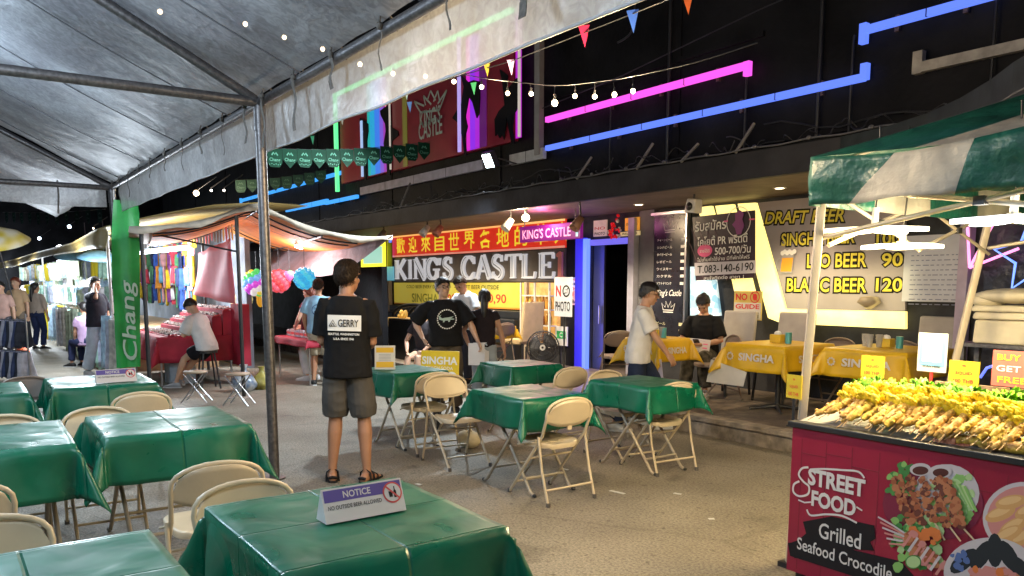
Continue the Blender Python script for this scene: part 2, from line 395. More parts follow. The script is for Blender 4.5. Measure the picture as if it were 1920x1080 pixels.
t.prism([(-4.4, 12), (-4.4, 6.8)] + [(a + .02, b + .05) for a, b in arcpts[1:]] + [(6, 12)], (0, 0, 2.70), UX, UY, .1)
t.build('ceiling', m_ceil, bld, world=True)
t = MB(); t.bb((-34, 6.72, 2.66), (-4.4, 6.80, 2.93))
t.build('fascia', m_fasc, bld, world=True)
t = MB(); vs = []; K = len(arcpts)
for a, b in arcpts: vs += [(a, b, 2.65), (a, b, 2.93)]
t.add(vs, [(2 * i, 2 * i + 2, 2 * i + 3, 2 * i + 1) for i in range(K - 1)], 0)
t.build('curved_fascia', mat('curved_fascia_paint', (.022, .028, .034), .6, var=.3), bld, world=True, solid=.05)
t = MB(); t.tube([(a, b - .035, 2.74) for a, b in arcpts[:8]], .006, 5); t.build('trim_line', m_grey, bld, world=True)
# upper wall, set back, with shallow pilasters and a parapet
t = MB(); t.bb((-34, 7.12, 2.8), (6, 7.4, 8.5))
for i in range(9): x = -29 + i * 3.7; t.bb((x, 7.105, 2.95), (x + .04, 7.12, 5.2))
t.bb((-34, 7.06, 5.9), (6, 7.12, 6.05)); t.bb((-9.3, 7.085, 4.15), (-5.6, 7.12, 4.2)); t.bb((-9.3, 7.085, 3.05), (5, 7.12, 3.1))
t.build('upper_wall', m_black, bld, world=True)
t = MB(); t.bb((-34, 6.76, 2.93), (6, 7.12, 2.97)); t.build('canopy_top', m_black, bld, world=True)
# corrugated edge lying on the canopy
t = MB(); pts = []
for i in range(700):
    x = -20 + i * .03; 
    if x > .3: break
    pts.append((x, 6.70, 2.955 + .007 * sin(x * 9)))
t.tube(pts, .009, 5)
for i in range(30):
    x = -19.6 + i * .62; t.ell((x, 6.69, 2.965), (.03, .014, .02), 8, 5)
t.build('corrugated_edge', mat('grey_sheet_edge', (.12, .12, .13), .5, .3), bld, world=True)
for (x, l) in ((-7.05, .3), (-6.35, .2), (-8.15, .28), (-13.1, .45), (-5.6, .3)):
    t = MB(); t.tube([(x, 6.72, 2.94), (x + .08, 6.9, 2.94 + l)], .018, 6)
    t.build('strut', mat('weathered_strut', (.22, .21, .2), .7, .2), bld, world=True)
# recessed dark booth wall under the big sign
t = MB(); t.bb((-10.75, 8.66, .2), (-10.5, 8.74, 2.68)); t.build('corner_pilaster', m_black, bld, world=True)
t = MB(); t.bb((-9.04, 8.69, .2), (-8.72, 8.74, 2.72)); t.build('pillar', m_grey, bld, world=True, bevel=.01)
for px, py, nm in ((1462, 352, 'a'), (1198, 383, 'b')):
    p = WZ(px, py, 2.70); t = MB(); t.cyl((p.x, p.y, 2.692), .075, .01, 20, 0); t.disc(0, 0, .05, .05, (p.x, p.y, 2.691), UX, -UY, 1, .001)
    o = t.build('downlight', [m_white, glow('downlight_glow', (1, .8, .5), 9)], bld, world=True)
    lamp('downlight_light', 'SPOT', (p.x, p.y, 2.66), 60, (1, .75, .45), o if False else bld, .05, (0, 0, 0), 120)
# electrical bits on the canopy: boxes and cables
t = MB()
R2 = random.Random(3)
for k in range(9):
    x0 = -16 + k * 1.5; z0 = 3.0 + R2.random() * .25; P = []
    for i in range(9): P.append((x0 + i * .22, 7.03 - .02 * (i % 2), z0 + .05 * sin(i * 1.1 + k) - .02 * i * (k % 2)))
    t.tube(P, .008, 5)
for x in (-7.9, -5.77, -4.55, -3.3): t.tube([(x, 7.06, 3.0), (x, 7.06, 3.55 + .3 * (x > -6)), (x + .01, 7.06, 3.9)], .012, 5)
for k in range(26):
    x0 = -15 + k * .46 + R2.random() * .3; P = [(x0 + .07 * i, 6.74 + .12 * R2.random(), 2.99 + .10 * R2.random() + .05 * sin(i + k)) for i in range(7)]; t.tube(smooth(P, 3), .006, 4)
P = [tuple(WY(a, b, 6.7)) for a, b in ((1158, 80), (1172, 72), (1182, 62), (1190, 40), (1190, -10))]; t.tube(smooth(P), .012, 6)
for x in (-6.9, -4.9, -2.6): t.tube([(x, 7.07, 2.97), (x, 7.07, 5.8)], .02, 8)
t.tube([(-9.4, 7.04, 4.05), (-7.5, 6.9, 4.12), (-5.5, 6.9, 4.35), (-3, 6.9, 4.55)], .007, 5)
t.build('cable', m_blackpl, bld, world=True)

# ---------------------------------------------------------------- neon strips on the upper wall
def strip(name, label, pts, m, wd=.085, Y=7.0, cat='neon light', group=None):
    P = [WY(a, b, Y) for a, b in pts]; q = MB()
    for i in range(len(P) - 1):
        a, b = P[i], P[i + 1]
        if abs(a.x - b.x) > abs(a.z - b.z): z = (a.z + b.z) / 2 if len(P) == 2 else (a.z + b.z) / 2; q.bb((min(a.x, b.x) - (wd / 2 if i else 0), Y, z - wd / 2), (max(a.x, b.x), Y + .06 + .002 * i, z + wd / 2))
        else: x = (a.x + b.x) / 2; q.bb((x - wd / 2, Y + .003, min(a.z, b.z) - wd / 2), (x + wd / 2, Y + .064, max(a.z, b.z) + wd / 2))
    a, b = P[0], P[1]; k = max(1, int(abs(b.x - a.x) / 1.15))
    if abs(a.x - b.x) > abs(a.z - b.z):
        z = (a.z + b.z) / 2
        for i in range(1, k + 1): x = a.x + (b.x - a.x) * i / (k + 1); q.bb((x - .005, Y - .002, z - wd / 2 - .002), (x + .005, Y + .02, z + wd / 2 + .002), 1)
    o = q.build(name, [m, m_blackpl])
    for i in range(k + 1):
        x = a.x + (b.x - a.x) * (i + .5) / (k + 1); c_ = MB(); c_.bb((x - .02, Y + .066, (a.z + b.z) / 2 - .07), (x + .02, 7.10, (a.z + b.z) / 2 + .07)); c_.build('bracket', m_rust, o)
    return tag(o, label, cat, group)
strip('neon_strip', 'magenta neon strip with a short hooked end above the blue strip', [(1022, 225), (1398, 121), (1398, 135)], g_mag, .07)
strip('neon_strip', 'long blue neon strip with upturned end running under the magenta one', [(1022, 279), (1618, 142), (1618, 125)], g_blue, .065)
strip('neon_strip', 'blue neon strip at the top right rising out of a short drop', [(1875, -8), (1616, 50), (1616, 74)], g_blue, .065)
strip('unlit_light_strip', 'unlit grey light channel with scratched cover near the right edge', [(1719, 105), (1719, 128), (1975, 68)], mat('unlit_channel', (.32, .30, .28), .6, var=.3, vs=8), .085)
strip('neon_strip', 'upper light blue neon strip above the peak of the pale stall canopy', [(450, 374), (640, 326)], g_lblue, .07)
strip('neon_strip', 'short vertical light blue neon at the left end of the upper strip', [(450, 374), (450, 400)], g_lblue, .07)
strip('neon_strip', 'lower light blue neon strip left of the dancer billboard', [(535, 391), (612, 380)], g_lblue, .10)
strip('neon_strip', 'bright blue neon tube at the right end of the lower strip', [(608, 379), (668, 370)], g_lblue, .07, 6.95)
strip('unlit_light_strip', 'whitish unlit light channel sloping below the billboard to the floodlight', [(675, 358), (905, 309)], mat('pale_channel', (.40, .38, .46), .6, var=.2), .15)
strip('unlit_light_strip', 'short pale channel between floodlight and grey vertical pole', [(955, 300), (1018, 287)], mat('pale_channel2', (.5, .5, .5), .6, var=.2), .15)
t = MB(); t.bb((-9.42, 6.98, 3.42), (-9.30, 7.06, 5.8)); tag(t.build('sign_pole', mat('pale_pole', (.33, .31, .29), .55, .3)), 'pale grey vertical pole at the right end of the billboard', 'pole')

# ---------------------------------------------------------------- billboard with dancers
def Z2(a, b, Y=6.96): return WY(620 + a * .26846, 130 + b * .26852, Y)
bb = thing('billboard', 'dark red billboard with crown emblem, dancer silhouettes and rainbow columns', 'billboard', (-13, 7.0, 3.7))
t = MB(); t.bb((-16.3, 7.0, 3.70), (-9.95, 7.08, 5.5)); t.build('panel', mat('billboard_red', (.30, .014, .035), .5, var=.25, vs=1.2), bb, world=True)
Gs = [((250, 268), (.02, .5, .45)), ((268, 300), (.02, .45, .8)), ((300, 335), (.05, .25, 1)), ((335, 360), (.25, .12, .8)), ((360, 378), (.4, .05, .5)), ((495, 522), (.22, .20, .03)), ((425, 495), (.16, .02, .02)),
      ((940, 965), (.9, .03, .75)), ((965, 1000), (.35, .03, 1)), ((1000, 1030), (.5, .02, .8)), ((1030, 1075), (.18, .01, .22)), ((1282, 1318), (.6, .02, .7))]
for i, ((a, b), c) in enumerate(Gs):
    t = MB()
    x0 = Z2(a, 500).x; x1 = Z2(b, 500).x; t.bb((x0, 6.985, 3.72), (x1, 7.0, 5.45)); t.build('rainbow_column', glow('rainbow_%d' % i, c, .8 if max(c) > .3 else .5, (.05, .05, .05)), bb, world=True)
SIL = [[(205, 340), (260, 380), (262, 430), (250, 520), (255, 620), (245, 700), (250, 775), (235, 775), (228, 650), (215, 560), (228, 430), (205, 400)],
       [(345, 290), (380, 262), (415, 250), (420, 400), (470, 430), (475, 460), (430, 500), (420, 560), (415, 740), (395, 740), (390, 620), (370, 520), (385, 430), (380, 380), (350, 320)],
       [(905, 30), (925, 55), (960, 90), (1000, 75), (1040, 85), (1042, 200), (1035, 310), (1020, 340), (990, 230), (965, 190), (955, 250), (940, 330), (955, 400), (935, 480), (950, 600), (935, 610), (920, 470), (885, 370), (850, 340), (880, 290), (910, 250), (930, 120)],
       [(1180, 0), (1235, 40), (1225, 150), (1300, 60), (1320, 90), (1318, 250), (1280, 310), (1270, 420), (1285, 520), (1265, 525), (1240, 400), (1230, 330), (1210, 490), (1195, 450), (1180, 480), (1165, 450), (1150, 465), (1145, 350), (1175, 290), (1215, 250), (1200, 100)]]
for s_ in SIL:
    P = [Z2(a, b) for a, b in s_]; t = MB(); ar = sum(P[i].x * P[(i + 1) % len(P)].z - P[(i + 1) % len(P)].x * P[i].z for i in range(len(P)))
    if ar < 0: P = P[::-1]
    t.prism([(p.x, p.z) for p in P], (0, 6.975, 0), UX, UZ, .02); t.build('dancer_silhouette', flat('silhouette_black', (.008, .008, .01)), bb, world=True)
gb = [glow('bar_pale_blue', (.4, .6, 1), .8), glow('bar_lilac', (.5, .35, .95), .8), glow('bar_white', (.8, .7, .6), .6)]
for zx, c, z0, z1, wd in ((222, 0, 3.72, 4.8, .07), (905, 1, 3.72, 5.5, .07), (420, 2, 3.72, 5.5, .02), (1322, 2, 3.72, 5.5, .03)):
    x = Z2(zx, 500).x; t = MB(); t.bb((x - wd / 2, 6.93, z0), (x + wd / 2, 6.96, z1)); t.build('light_bar', gb[c], bb, world=True)
t = MB(); t.bb((-16.48, 6.93, 3.55), (-16.41, 7.0, 5.5)); t.bb((-16.48, 6.93, 5.5), (-9.94, 7.0, 5.56)); tag(t.build('neon_outline', g_green), 'green neon outline running up and along the top of the billboard', 'neon light')
# crown and name on the billboard
t = MB(); c0 = Z2(690, 230, 6.98)
cr = [(-.62, .15), (-.40, -.42), (.38, -.34), (.62, .42)]
for a, b in (((580, 225), (625, 300)), ((625, 300), (755, 285)), ((755, 285), (808, 145)), ((580, 225), (650, 255)), ((645, 185), (660, 250)), ((645, 185), (700, 245)), ((695, 150), (672, 215)), ((695, 150), (730, 215)), ((745, 150), (716, 225)), ((745, 150), (760, 230)), ((808, 145), (745, 240))):
    A = Z2(*a); B = Z2(*b); t.stroke([(A.x, A.z), (B.x, B.z)], .035, (0, 6.97, 0), UX, UZ, 0, .003)
A = Z2(690, 330); t.text("KING'S", (A.x, 6.97, A.z), UX, UZ, .30, .72, 0, .01, .003); A = Z2(692, 410); t.text("CASTLE", (A.x, 6.97, A.z), UX, UZ, .30, .82, 0, .01, .003)
t.build('crown_emblem', flat('emblem_mint', (.45, .55, .48)), bb, world=True)
# floodlight
fl = thing('floodlight', 'white square floodlight shining from its bracket below the billboard', 'floodlight', (-10.0, 6.7, 3.4))
Rm = Matrix.Rotation(radians(25), 3, 'X') @ Matrix.Rotation(radians(-12), 3, 'Z')
t = MB(); t.box((-10.0, 6.62, 3.40), (.34, .09, .24), 0, Rm); t.build('housing', m_blackpl, fl, world=True, bevel=.01)
t = MB(); t.box((-10.0 , 6.575, 3.377), (.28, .01, .19), 0, Rm); t.build('lens', glow('flood_lens', (.75, .95, 1), 30), fl, world=True)
t = MB(); t.tube([(-10.18, 6.64, 3.4), (-10.18, 6.95, 3.35), (-9.82, 6.95, 3.35), (-9.82, 6.64, 3.4)], .01, 6); t.build('bracket', m_steel, fl, world=True)
lamp('flood_light', 'SPOT', (-10, 6.52, 3.33), 700, (.80, .93, 1), fl, .12, (radians(-52), 0, radians(-20)), 140)
# ================================================================ signs on the bar front
YS = 8.70
# ---- big KING'S CASTLE sign in serif capitals
SER = {
 'K': ([[(.14, 0), (.14, 1)]], [[(.80, 1), (.24, .42)], [(.36, .55), (.86, 0)]], [(.14, 0), (.14, 1), (.84, 0), (.78, 1)]),
 'I': ([[(.3, 0), (.3, 1)]], [], [(.3, 0), (.3, 1)]),
 'N': ([[(.12, 1), (.80, 0)]], [[(.12, 0), (.12, 1)], [(.80, 0), (.80, 1)]], [(.12, 0), (.12, 1), (.80, 1)]),
 'A': ([[(.42, 1), (.80, 0)]], [[(.42, 1), (.08, 0)], [(.2, .33), (.66, .33)]], [(.08, 0), (.80, 0)]),
 'T': ([[(.45, 0), (.45, 1)]], [[(.06, .97), (.86, .97)], [(.08, .97), (.05, .76)], [(.84, .97), (.88, .76)]], [(.45, 0)]),
 'L': ([[(.16, 0), (.16, 1)]], [[(.16, .03), (.74, .03)], [(.74, .03), (.78, .26)]], [(.16, 0), (.16, 1)]),
 'E': ([[(.16, 0), (.16, 1)]], [[(.16, .97), (.74, .97)], [(.16, .52), (.56, .52)], [(.16, .03), (.76, .03)], [(.75, .97), (.75, .76)], [(.77, .03), (.79, .25)], [(.56, .40), (.56, .64)]], [(.16, 0), (.16, 1)]),
 'C': ('C',), 'G': ('G',), 'S': ('S',)}
def serif(mb, ch, x, z, w_, h, Y, m=0, t=.05):
    o = (x, Y, z); tk = .20 * w_; th = .075 * w_
    f = lambda p: (p[0] * w_, p[1] * h)
    if ch == "'": mb.prism([(0.02 * w_, h), (.1 * w_, .66 * h), (.16 * w_, .66 * h), (.24 * w_, h)], o, UX, UZ, t, m); return
    d = SER[ch]
    if d[0] in ('C', 'G'):
        P = [f(p) for p in arc(.46, .5, .38, 42, 318, 22, .49)]; W_ = [th + (tk - th) * abs(sin(radians(42 + 276 * i / 22) / 1) * 0 + cos(radians(42 + 276 * i / 22))) ** .8 for i in range(23)]
        mb.stroke(P, W_, o, UX, UZ, m, 0, t)
        mb.stroke(P[5:18], [w3 * .16 for w3 in W_[5:18]], o, UX, UZ, 1, t + .006, 0)
        mb.stroke([f((.76, .98)), f((.78, .66))], th, o, UX, UZ, m, .001, t)
        if ch == 'G': mb.stroke([f((.76, .04)), f((.76, .45))], tk * .85, o, UX, UZ, m, .002, t); mb.stroke([f((.54, .45)), f((.92, .45))], th, o, UX, UZ, m, .003, t)
        else: mb.stroke([f((.76, .02)), f((.78, .3))], th, o, UX, UZ, m, .002, t)
    elif d[0] == 'S':
        P = [f(p) for p in arc(.42, .75, .27, 40, 200, 9, .23) + [(.22, .62), (.42, .52), (.62, .42)] + arc(.42, .26, .29, 20, -160, 10, .25)[0:]]
        k = len(P); W_ = [th + (tk - th) * max(0, sin(pi * i / (k - 1))) ** .9 for i in range(k)]
        mb.stroke(P, W_, o, UX, UZ, m, 0, t); mb.stroke(P[5:-5], [w3 * .16 for w3 in W_[5:-5]], o, UX, UZ, 1, t + .006, 0); mb.stroke([f((.66, 1)), f((.67, .72))], th, o, UX, UZ, m, .001, t); mb.stroke([f((.12, 0)), f((.11, .3))], th, o, UX, UZ, m, .002, t)
    else:
        for i, sg in enumerate(d[0]): mb.stroke([f(p) for p in sg], tk, o, UX, UZ, m, .001 * i, t); mb.stroke([f((sg[0][0] * .96 + sg[1][0] * .04, sg[0][1] * .94 + sg[1][1] * .06)), f((sg[0][0] * .04 + sg[1][0] * .96, sg[0][1] * .06 + sg[1][1] * .94))], tk * .16, o, UX, UZ, 1, t + .006, 0)
        for i, sg in enumerate(d[1]): mb.stroke([f(p) for p in sg], th if abs(sg[0][0] - sg[1][0]) < .12 or abs(sg[0][1] - sg[1][1]) < .1 else tk * .7, o, UX, UZ, m, .002 + .001 * i, t)
        for (sx, sz) in d[2]: mb.stroke([f((sx - .13, sz + (.02 if sz < .5 else -.02))), f((sx + .13, sz + (.02 if sz < .5 else -.02)))], .04 * h, o, UX, UZ, m, .004, t)
ks = thing('bar_sign', "big sign board with the white serif letters KING'S CASTLE 1 in relief", 'sign', (-14, YW, 1.7))
t = MB(); t.bb((-17.35, 8.66, 1.64), (-10.78, 8.74, 2.20)); t.build('board', mat('sign_board_brown', (.10, .085, .08), .5, var=.3, vs=3), ks, world=True)
txt = "KING'S CASTLE"; xs = [-17.10, -16.50, -16.18, -15.60, -15.10, -14.90, None, -14.12, -13.58, -13.02, -12.56, -12.02, -11.50]
ws = [.58, .42, .62, .60, .5, .52, 0, .60, .62, .52, .60, .54, .56]
lm = [glow('sign_letter_white', (.95, .95, 1), .42, (.75, .75, .78)), mat('sign_letter_line', (.05, .05, .06), var=0)]
for ch, x, w_ in zip(txt, xs, ws):
    if x is None: continue
    q = MB(); serif(q, ch, x, 1.70, w_, .44, 8.66, 0, -.0) if False else serif(q, ch, x, 1.70, w_, .44, 8.66, 0, .05)
    q.build('letter', lm, ks, world=True)
q = MB(); q.stroke([(.1, 0), (.1, .46)], .10, (-10.98, 8.655, 1.68), UX, UZ, 0, 0, .04); q.stroke([(0, .40), (.1, .45)], .05, (-10.98, 8.655, 1.68), UX, UZ, 0, .002, .04); q.stroke([(0, .02), (.2, .02)], .05, (-10.98, 8.655, 1.68), UX, UZ, 0, .003, .04)
q.build('numeral', mat('numeral_pink', (.6, .22, .18)), ks, world=True)
# ---- red banner above
def signbox(name, label, px0, py0, px1, py1, Y, m, t=.03, cat='sign', extra=None, group=None):
    x0, x1, z0, z1 = pb(MB(), px0, py0, px1, py1, Y)
    q = MB(); q.bb((x0, Y, z0), (x1, Y + t, z1), 0)
    mats = [m]
    if extra: mats += extra(q, x0, x1, z0, z1, Y)
    o = q.build(name, mats); return tag(o, label, cat, group)
def ex(q, x0, x1, z0, z1, Y):
    n = 13; xx = -17.12; dx = .60
    for i, ch in enumerate('歡迎來自世界各地的華人朋友'):
        if xx > -10.9: break
        q.text(ch, (xx + .22, Y, 2.47), UX, UZ, .36, .42, 1, .012, .004); xx += dx - .015 * i * 0
    q.bb((x0, Y - .003, z0), (x1, Y, z0 + .035), 2); q.bb((x0, Y - .003, z1 - .035), (x1, Y, z1), 3)
    return [glow('banner_yellow', (1, .72, .04), .75, (.75, .6, .05)), glow('banner_edge', (1, .30, .2), .6), glow('banner_top', (1, .45, .12), 1.0)]
q = MB(); q.bb((-17.33, 8.68, 2.215), (-10.82, 8.72, 2.70), 0); e_ = ex(q, -17.33, -10.82, 2.215, 2.70, 8.68)
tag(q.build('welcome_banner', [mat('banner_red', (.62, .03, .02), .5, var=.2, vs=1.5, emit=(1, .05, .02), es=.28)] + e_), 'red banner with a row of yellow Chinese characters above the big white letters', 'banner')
q = MB(); q.bb((-12.0, 8.66, 2.70), (-10.85, 8.70, 2.80)); tag(q.build('light_strip', g_yel), 'pale yellow lit strip above the right end of the red banner', 'light')
def ex(q, x0, x1, z0, z1, Y):
    q.text("COLD BEER EVERY DAY", (-15.9, Y, 1.53), UX, UZ, .07, 1.5, 1, .005, .004); q.text("DRAFT BEER OUTSIDE", (-13.6, Y, 1.53), UX, UZ, .08, 1.5, 1, .005, .004)
    q.text("SINGHA", (-15.8, Y, 1.28), UX, UZ, .20, 1.2, 2, .012, .004); q.text("100.-", (-14.6, Y, 1.28), UX, UZ, .2, .6, 3, .01, .004); q.text("80,90", (-13.0, Y, 1.30), UX, UZ, .20, .8, 3, .012, .004)
    q.bb((x0, Y - .002, z0), (x1, Y, z0 + .03), 4)
    return [f_black, flat('print_olive', (.25, .28, .05)), f_red, f_orange]
q = MB(); q.bb((-17.3, 8.69, 1.12), (-11.92, 8.72, 1.62), 0); e_ = ex(q, -17.3, -11.92, 1.12, 1.62, 8.69)
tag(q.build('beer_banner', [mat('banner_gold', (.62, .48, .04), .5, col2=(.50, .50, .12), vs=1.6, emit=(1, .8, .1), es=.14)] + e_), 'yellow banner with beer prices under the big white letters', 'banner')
# frame posts
for x, nm in ((-17.45, 'white frame post at the left end of the big sign'), (-11.88, 'slim white post at the right end of the yellow beer banner')):
    q = MB(); q.bb((x - .05, 8.62, .2), (x + .03, 8.70, 1.63 if x > -12 else 2.78)); tag(q.build('frame_post', mat('post_cream', (.5, .42, .35), .5, .1)), nm, 'post')
q = MB(); q.bb((-17.38, 8.62, 2.22), (-17.32, 8.66, 2.76)); q.bb((-17.38, 8.62, 2.74), (-16.2, 8.66, 2.78)); tag(q.build('led_strip', g_blue), 'thin blue light strip at the top left corner of the red banner', 'light')
# low dark booth and shelves below
q = MB(); q.bb((-17.3, 8.45, .2), (-12.0, 8.68, .95)); q.bb((-17.3, 8.55, .95), (-12.0, 8.68, 1.10)); tag(q.build('bench', mat('dark_vinyl', (.02, .025, .035), .35, var=.2), bevel=.02), 'long dark padded bench against the wall under the yellow banner', 'bench')
# glass display with golden bottles
cab = thing('display_cabinet', 'lit glass cabinet of golden bottles beside the yellow beer banner', 'cabinet', (-11.4, 8.6, .2))
q = MB(); q.bb((-11.82, 8.66, .55), (-10.98, 8.72, 1.62)); q.build('back_panel', mat('amber_glow', (.4, .2, .05), .5, var=.4, vs=8, emit=(1, .5, .12), es=.35, col2=(.7, .45, .2)), cab, world=True)
for z in (.86, 1.14, 1.38): q = MB(); q.bb((-11.82, 8.48, z), (-10.98, 8.66, z + .02)); q.build('shelf', m_white, cab, world=True)
for r_ in range(3):
    for i in range(8):
        x = -11.76 + i * .1; z = (.58, .88, 1.16)[r_]
        q = MB(); q.lathe([(.0, 0), (.032, .0), (.034, .12), (.013, .17), (.013, .22), (0, .22)], (x, 8.56, z), 8, 0); q.build('bottle', mat('bottle_%d' % (i % 3), [(.55, .28, .05), (.65, .5, .1), (.3, .12, .04)][i % 3], .2), cab, world=True)
for x in (-11.82, -11.4, -10.98): q = MB(); q.bb((x - .015, 8.46, .5), (x + .015, 8.49, 1.62)); q.build('frame', m_white, cab, world=True)
# ---- hanging neon sign KING'S CASTLE I (in front, perpendicular look but facing the road)
hs = thing('neon_sign', "small hanging LED sign reading KING'S CASTLE in pink on dark purple", 'sign', (-10.6, 7.3, 2.2))
YH = 7.6
a = WY(974, 427, YH); b = WY(1088, 432, YH); c = WY(974, 455, YH); d = WY(1088, 459, YH)
U_ = (b - a); U_.z = 0; U_.normalize()
tilt = (b.z - a.z) / (b.x - a.x)
q = MB(); q.bb((a.x, YH, c.z), (b.x, YH + .06, a.z + .01)); q.build('case', mat('case_purple', (.06, .005, .06), .4, var=0, emit=(.4, .0, .35), es=.25), hs, world=True, bevel=.01)
q = MB(); q.text("KING'S CASTLE", (a.x + (b.x - a.x) * .46, YH, (a.z + c.z) / 2), UX, UZ, (a.z - c.z) * .62, (b.x - a.x) * .80, 0, .012, .006); q.build('lettering', glow('lettering_pink', (1, .22, .45), 1.4), hs, world=True)
q = MB(); q.text("I", (b.x - .07, YH, (a.z + c.z) / 2), UX, UZ, (a.z - c.z) * .72, .05, 0, .012, .006); q.build('lettering', glow('lettering_cyan', (.1, .8, .8), 1.2), hs, world=True)
for x in (a.x + .1, b.x - .15): q = MB(); q.tube([(x, YH + .03, a.z), (x, YH + .03, 2.7)], .008, 6); q.build('hanger', m_steel, hs, world=True)
lamp('neon_glow', 'POINT', ((a.x + b.x) / 2, YH - .15, a.z), 10, (1, .2, .6), hs, .1)
# spotlight clusters under the fascia
def spot(px, py, label, tint=(.35, .12, .08), lit=110):
    p = WY(px, py, 6.9); o = thing('spotlight', label, 'spotlight', p)
    q = MB(); q.lathe([(0, .09), (.05, .09), (.06, 0), (.075, -.10), (.06, -.10), (0, -.06)], (0, 0, 0), 12, 0, Matrix.Rotation(radians(-40), 3, 'X')); q.build('housing', mat('spot_housing%d' % int(tint[0] * 100), tint, .45, .2), o)
    q = MB(); q.tube([(0, .02, .06), (0, .05, .12), (0, .03, 2.71 - p.z)], .012, 6); q.build('bracket', m_blackpl, o)
    if lit: l = lamp('spot_light', 'SPOT', (0, .02, -.14), lit, (1, .82, .55), None, .05, (radians(28), 0, 0), None and 1 or 110); l.parent = o
    return o
spot(822, 432, 'reddish spotlight hanging from the fascia above the third Chinese character'); spot(797, 432, 'small pale spotlight left of the reddish one under the fascia', (.5, .48, .45))
spot(953, 420, 'pale spotlight with black arm left of the hanging pink neon sign', (.5, .4, .35)); spot(1083, 418, 'tiny brown spotlight above the end of the pink neon sign', (.3, .15, .1)); spot(716, 440, 'dark spotlight at the far left below the fascia by the canopy tip', (.15, .12, .1))
bl = thing('bulb', 'bare warm bulb glowing above the pink KING sign', 'light bulb', WY(986, 408, 7.0)); q = MB(); q.ell((0, 0, 0), .055, 12, 8); q.build('glass', g_warm, bl); q = MB(); q.cyl((0, 0, .05), .022, .07, 10); q.build('socket', m_blackpl, bl)
lamp('bulb_light', 'POINT', (0, -.1, 0), 40, (1, .75, .45), None, .05).parent = bl
# ---- NO PHOTO sign on a stand
np_ = WZ(1057, 712, .2); nps = thing('no_photo_sign', 'white NO PHOTO sign on a slim black stand beside the fan', 'sign', np_)
q = MB(); q.tube([(0, 0, 0), (0, 0, 1.5)], .013, 8); q.cyl((0, 0, 0), .16, .02, 20); q.build('stand', m_blackpl, nps)
q = MB(); q.bb((-.20, -.03, .93), (.20, -.015, 1.50), 0); o_ = (0, -.03, 1.2)
q.text('N', (-.10, -.03, 1.30), UX, UZ, .16, .12, 1, .03, .003); q.stroke(arc(.08, .10, .075, 0, 360, 20), .022, (0, -.03, 1.2), UX, UZ, 2, .003); q.text('PHOTO', (0, -.03, 1.08), UX, UZ, .14, .34, 2, .012, .003)
q.stroke([(.03, .05), (.13, .15)], .016, (0, -.03, 1.2), UX, UZ, 2, .004); q.bb((.05, -.034, 1.27), (.11, -.032, 1.33), 3); q.disc(.08, .10, .02, .02, (0, -.03, 1.2), UX, UZ, 0, .006, 10)
q.build('panel', [mat('np_white', (.62, .66, .72), .4, var=.04), f_red, f_black, f_grey], nps, bevel=.0)
# ---- posters by the blue column
def simple(q, x0, x1, z0, z1, Y, lines, cols):
    n = len(lines); hh = (z1 - z0) / n
    for i, (s_, k) in enumerate(zip(lines, cols)):
        if s_: q.text(s_, ((x0 + x1) / 2, Y, z1 - hh * (i + .5)), UX, UZ, hh * .55, (x1 - x0) * .8, k, .015, .004)
    return [f_black, f_red, f_yel, f_white]
signbox('poster', 'white poster with green square mark low on the pilaster by the NO PHOTO stand', 1041, 612, 1064, 648, 8.62, mat('poster_white', (.6, .62, .6), .5, .05), .01, 'poster', lambda q, x0, x1, z0, z1, Y: (q.bb((x0 + .05, Y - .006, z0 + .12), (x1 - .05, Y - .004, z1 - .08), 1), q.text('C', ((x0 + x1) / 2, Y - .006, (z0 + z1) / 2 + .02), UX, UZ, .08, .08, 2, .01, .004), [f_green, f_white])[-1])
signbox('poster', 'small pale notice with red and blue print on the pilaster right of NO PHOTO', 1072, 520, 1087, 545, 8.62, mat('poster_pale', (.55, .55, .6), .5, .05), .01, 'poster', lambda *a: simple(*a, ['NO', 'ID', '20+'], [2, 1, 2]))
signbox('poster', 'small red edged notice right under the pale one on the pilaster', 1072, 545, 1087, 572, 8.62, mat('poster_rose', (.6, .35, .33), .5, .05), .01, 'poster', lambda *a: simple(*a, ['18', 'BAR'], [2, 1]))
# ---- blue glowing column and door frame
q = MB(); q.bb((-10.42, 8.58, .2), (-10.20, 8.66, 2.35)); tag(q.build('light_column', glow('column_deep_blue', (.03, .02, .9), .8, (.04, .04, .12))), 'deep blue glowing column face left of the door', 'light column')
q = MB(); q.bb((-10.20, 8.56, .2), (-10.11, 8.64, 2.33)); tag(q.build('led_tube', glow('column_bright_blue', (.14, .24, 1.0), 1.5, (.04, .04, .12))), 'bright blue vertical tube at the left door jamb', 'light')
q = MB(); q.bb((-10.10, 8.62, 2.22), (-9.08, 8.70, 2.31)); tag(q.build('led_lintel', glow('lintel_blue', (.20, .17, .95), .9, (.04, .04, .12))), 'blue violet lit lintel over the dark doorway', 'light')
lamp('column_light', 'AREA', (-10.2, 8.45, 1.2), 9, (.10, .10, 1), None, .2, (radians(90), 0, 0), None, 2.0)
q = MB(); q.bb((-9.18, 8.60, .2), (-9.05, 8.72, 2.60)); tag(q.build('door_jamb', mat('jamb_silver', (.42, .42, .5), .4, .3)), 'silver grey right jamb of the doorway', 'door frame')
signbox('poster', 'white poster reading PHOTO above the doorway, at its left', 1113, 413, 1137, 443, 8.66, mat('pw', (.62, .5, .45), .5, .05, emit=(1, .7, .5), es=.15), .02, 'poster', lambda *a: simple(*a, ['', 'NO', 'PHOTO'], [2, 2, 1]))
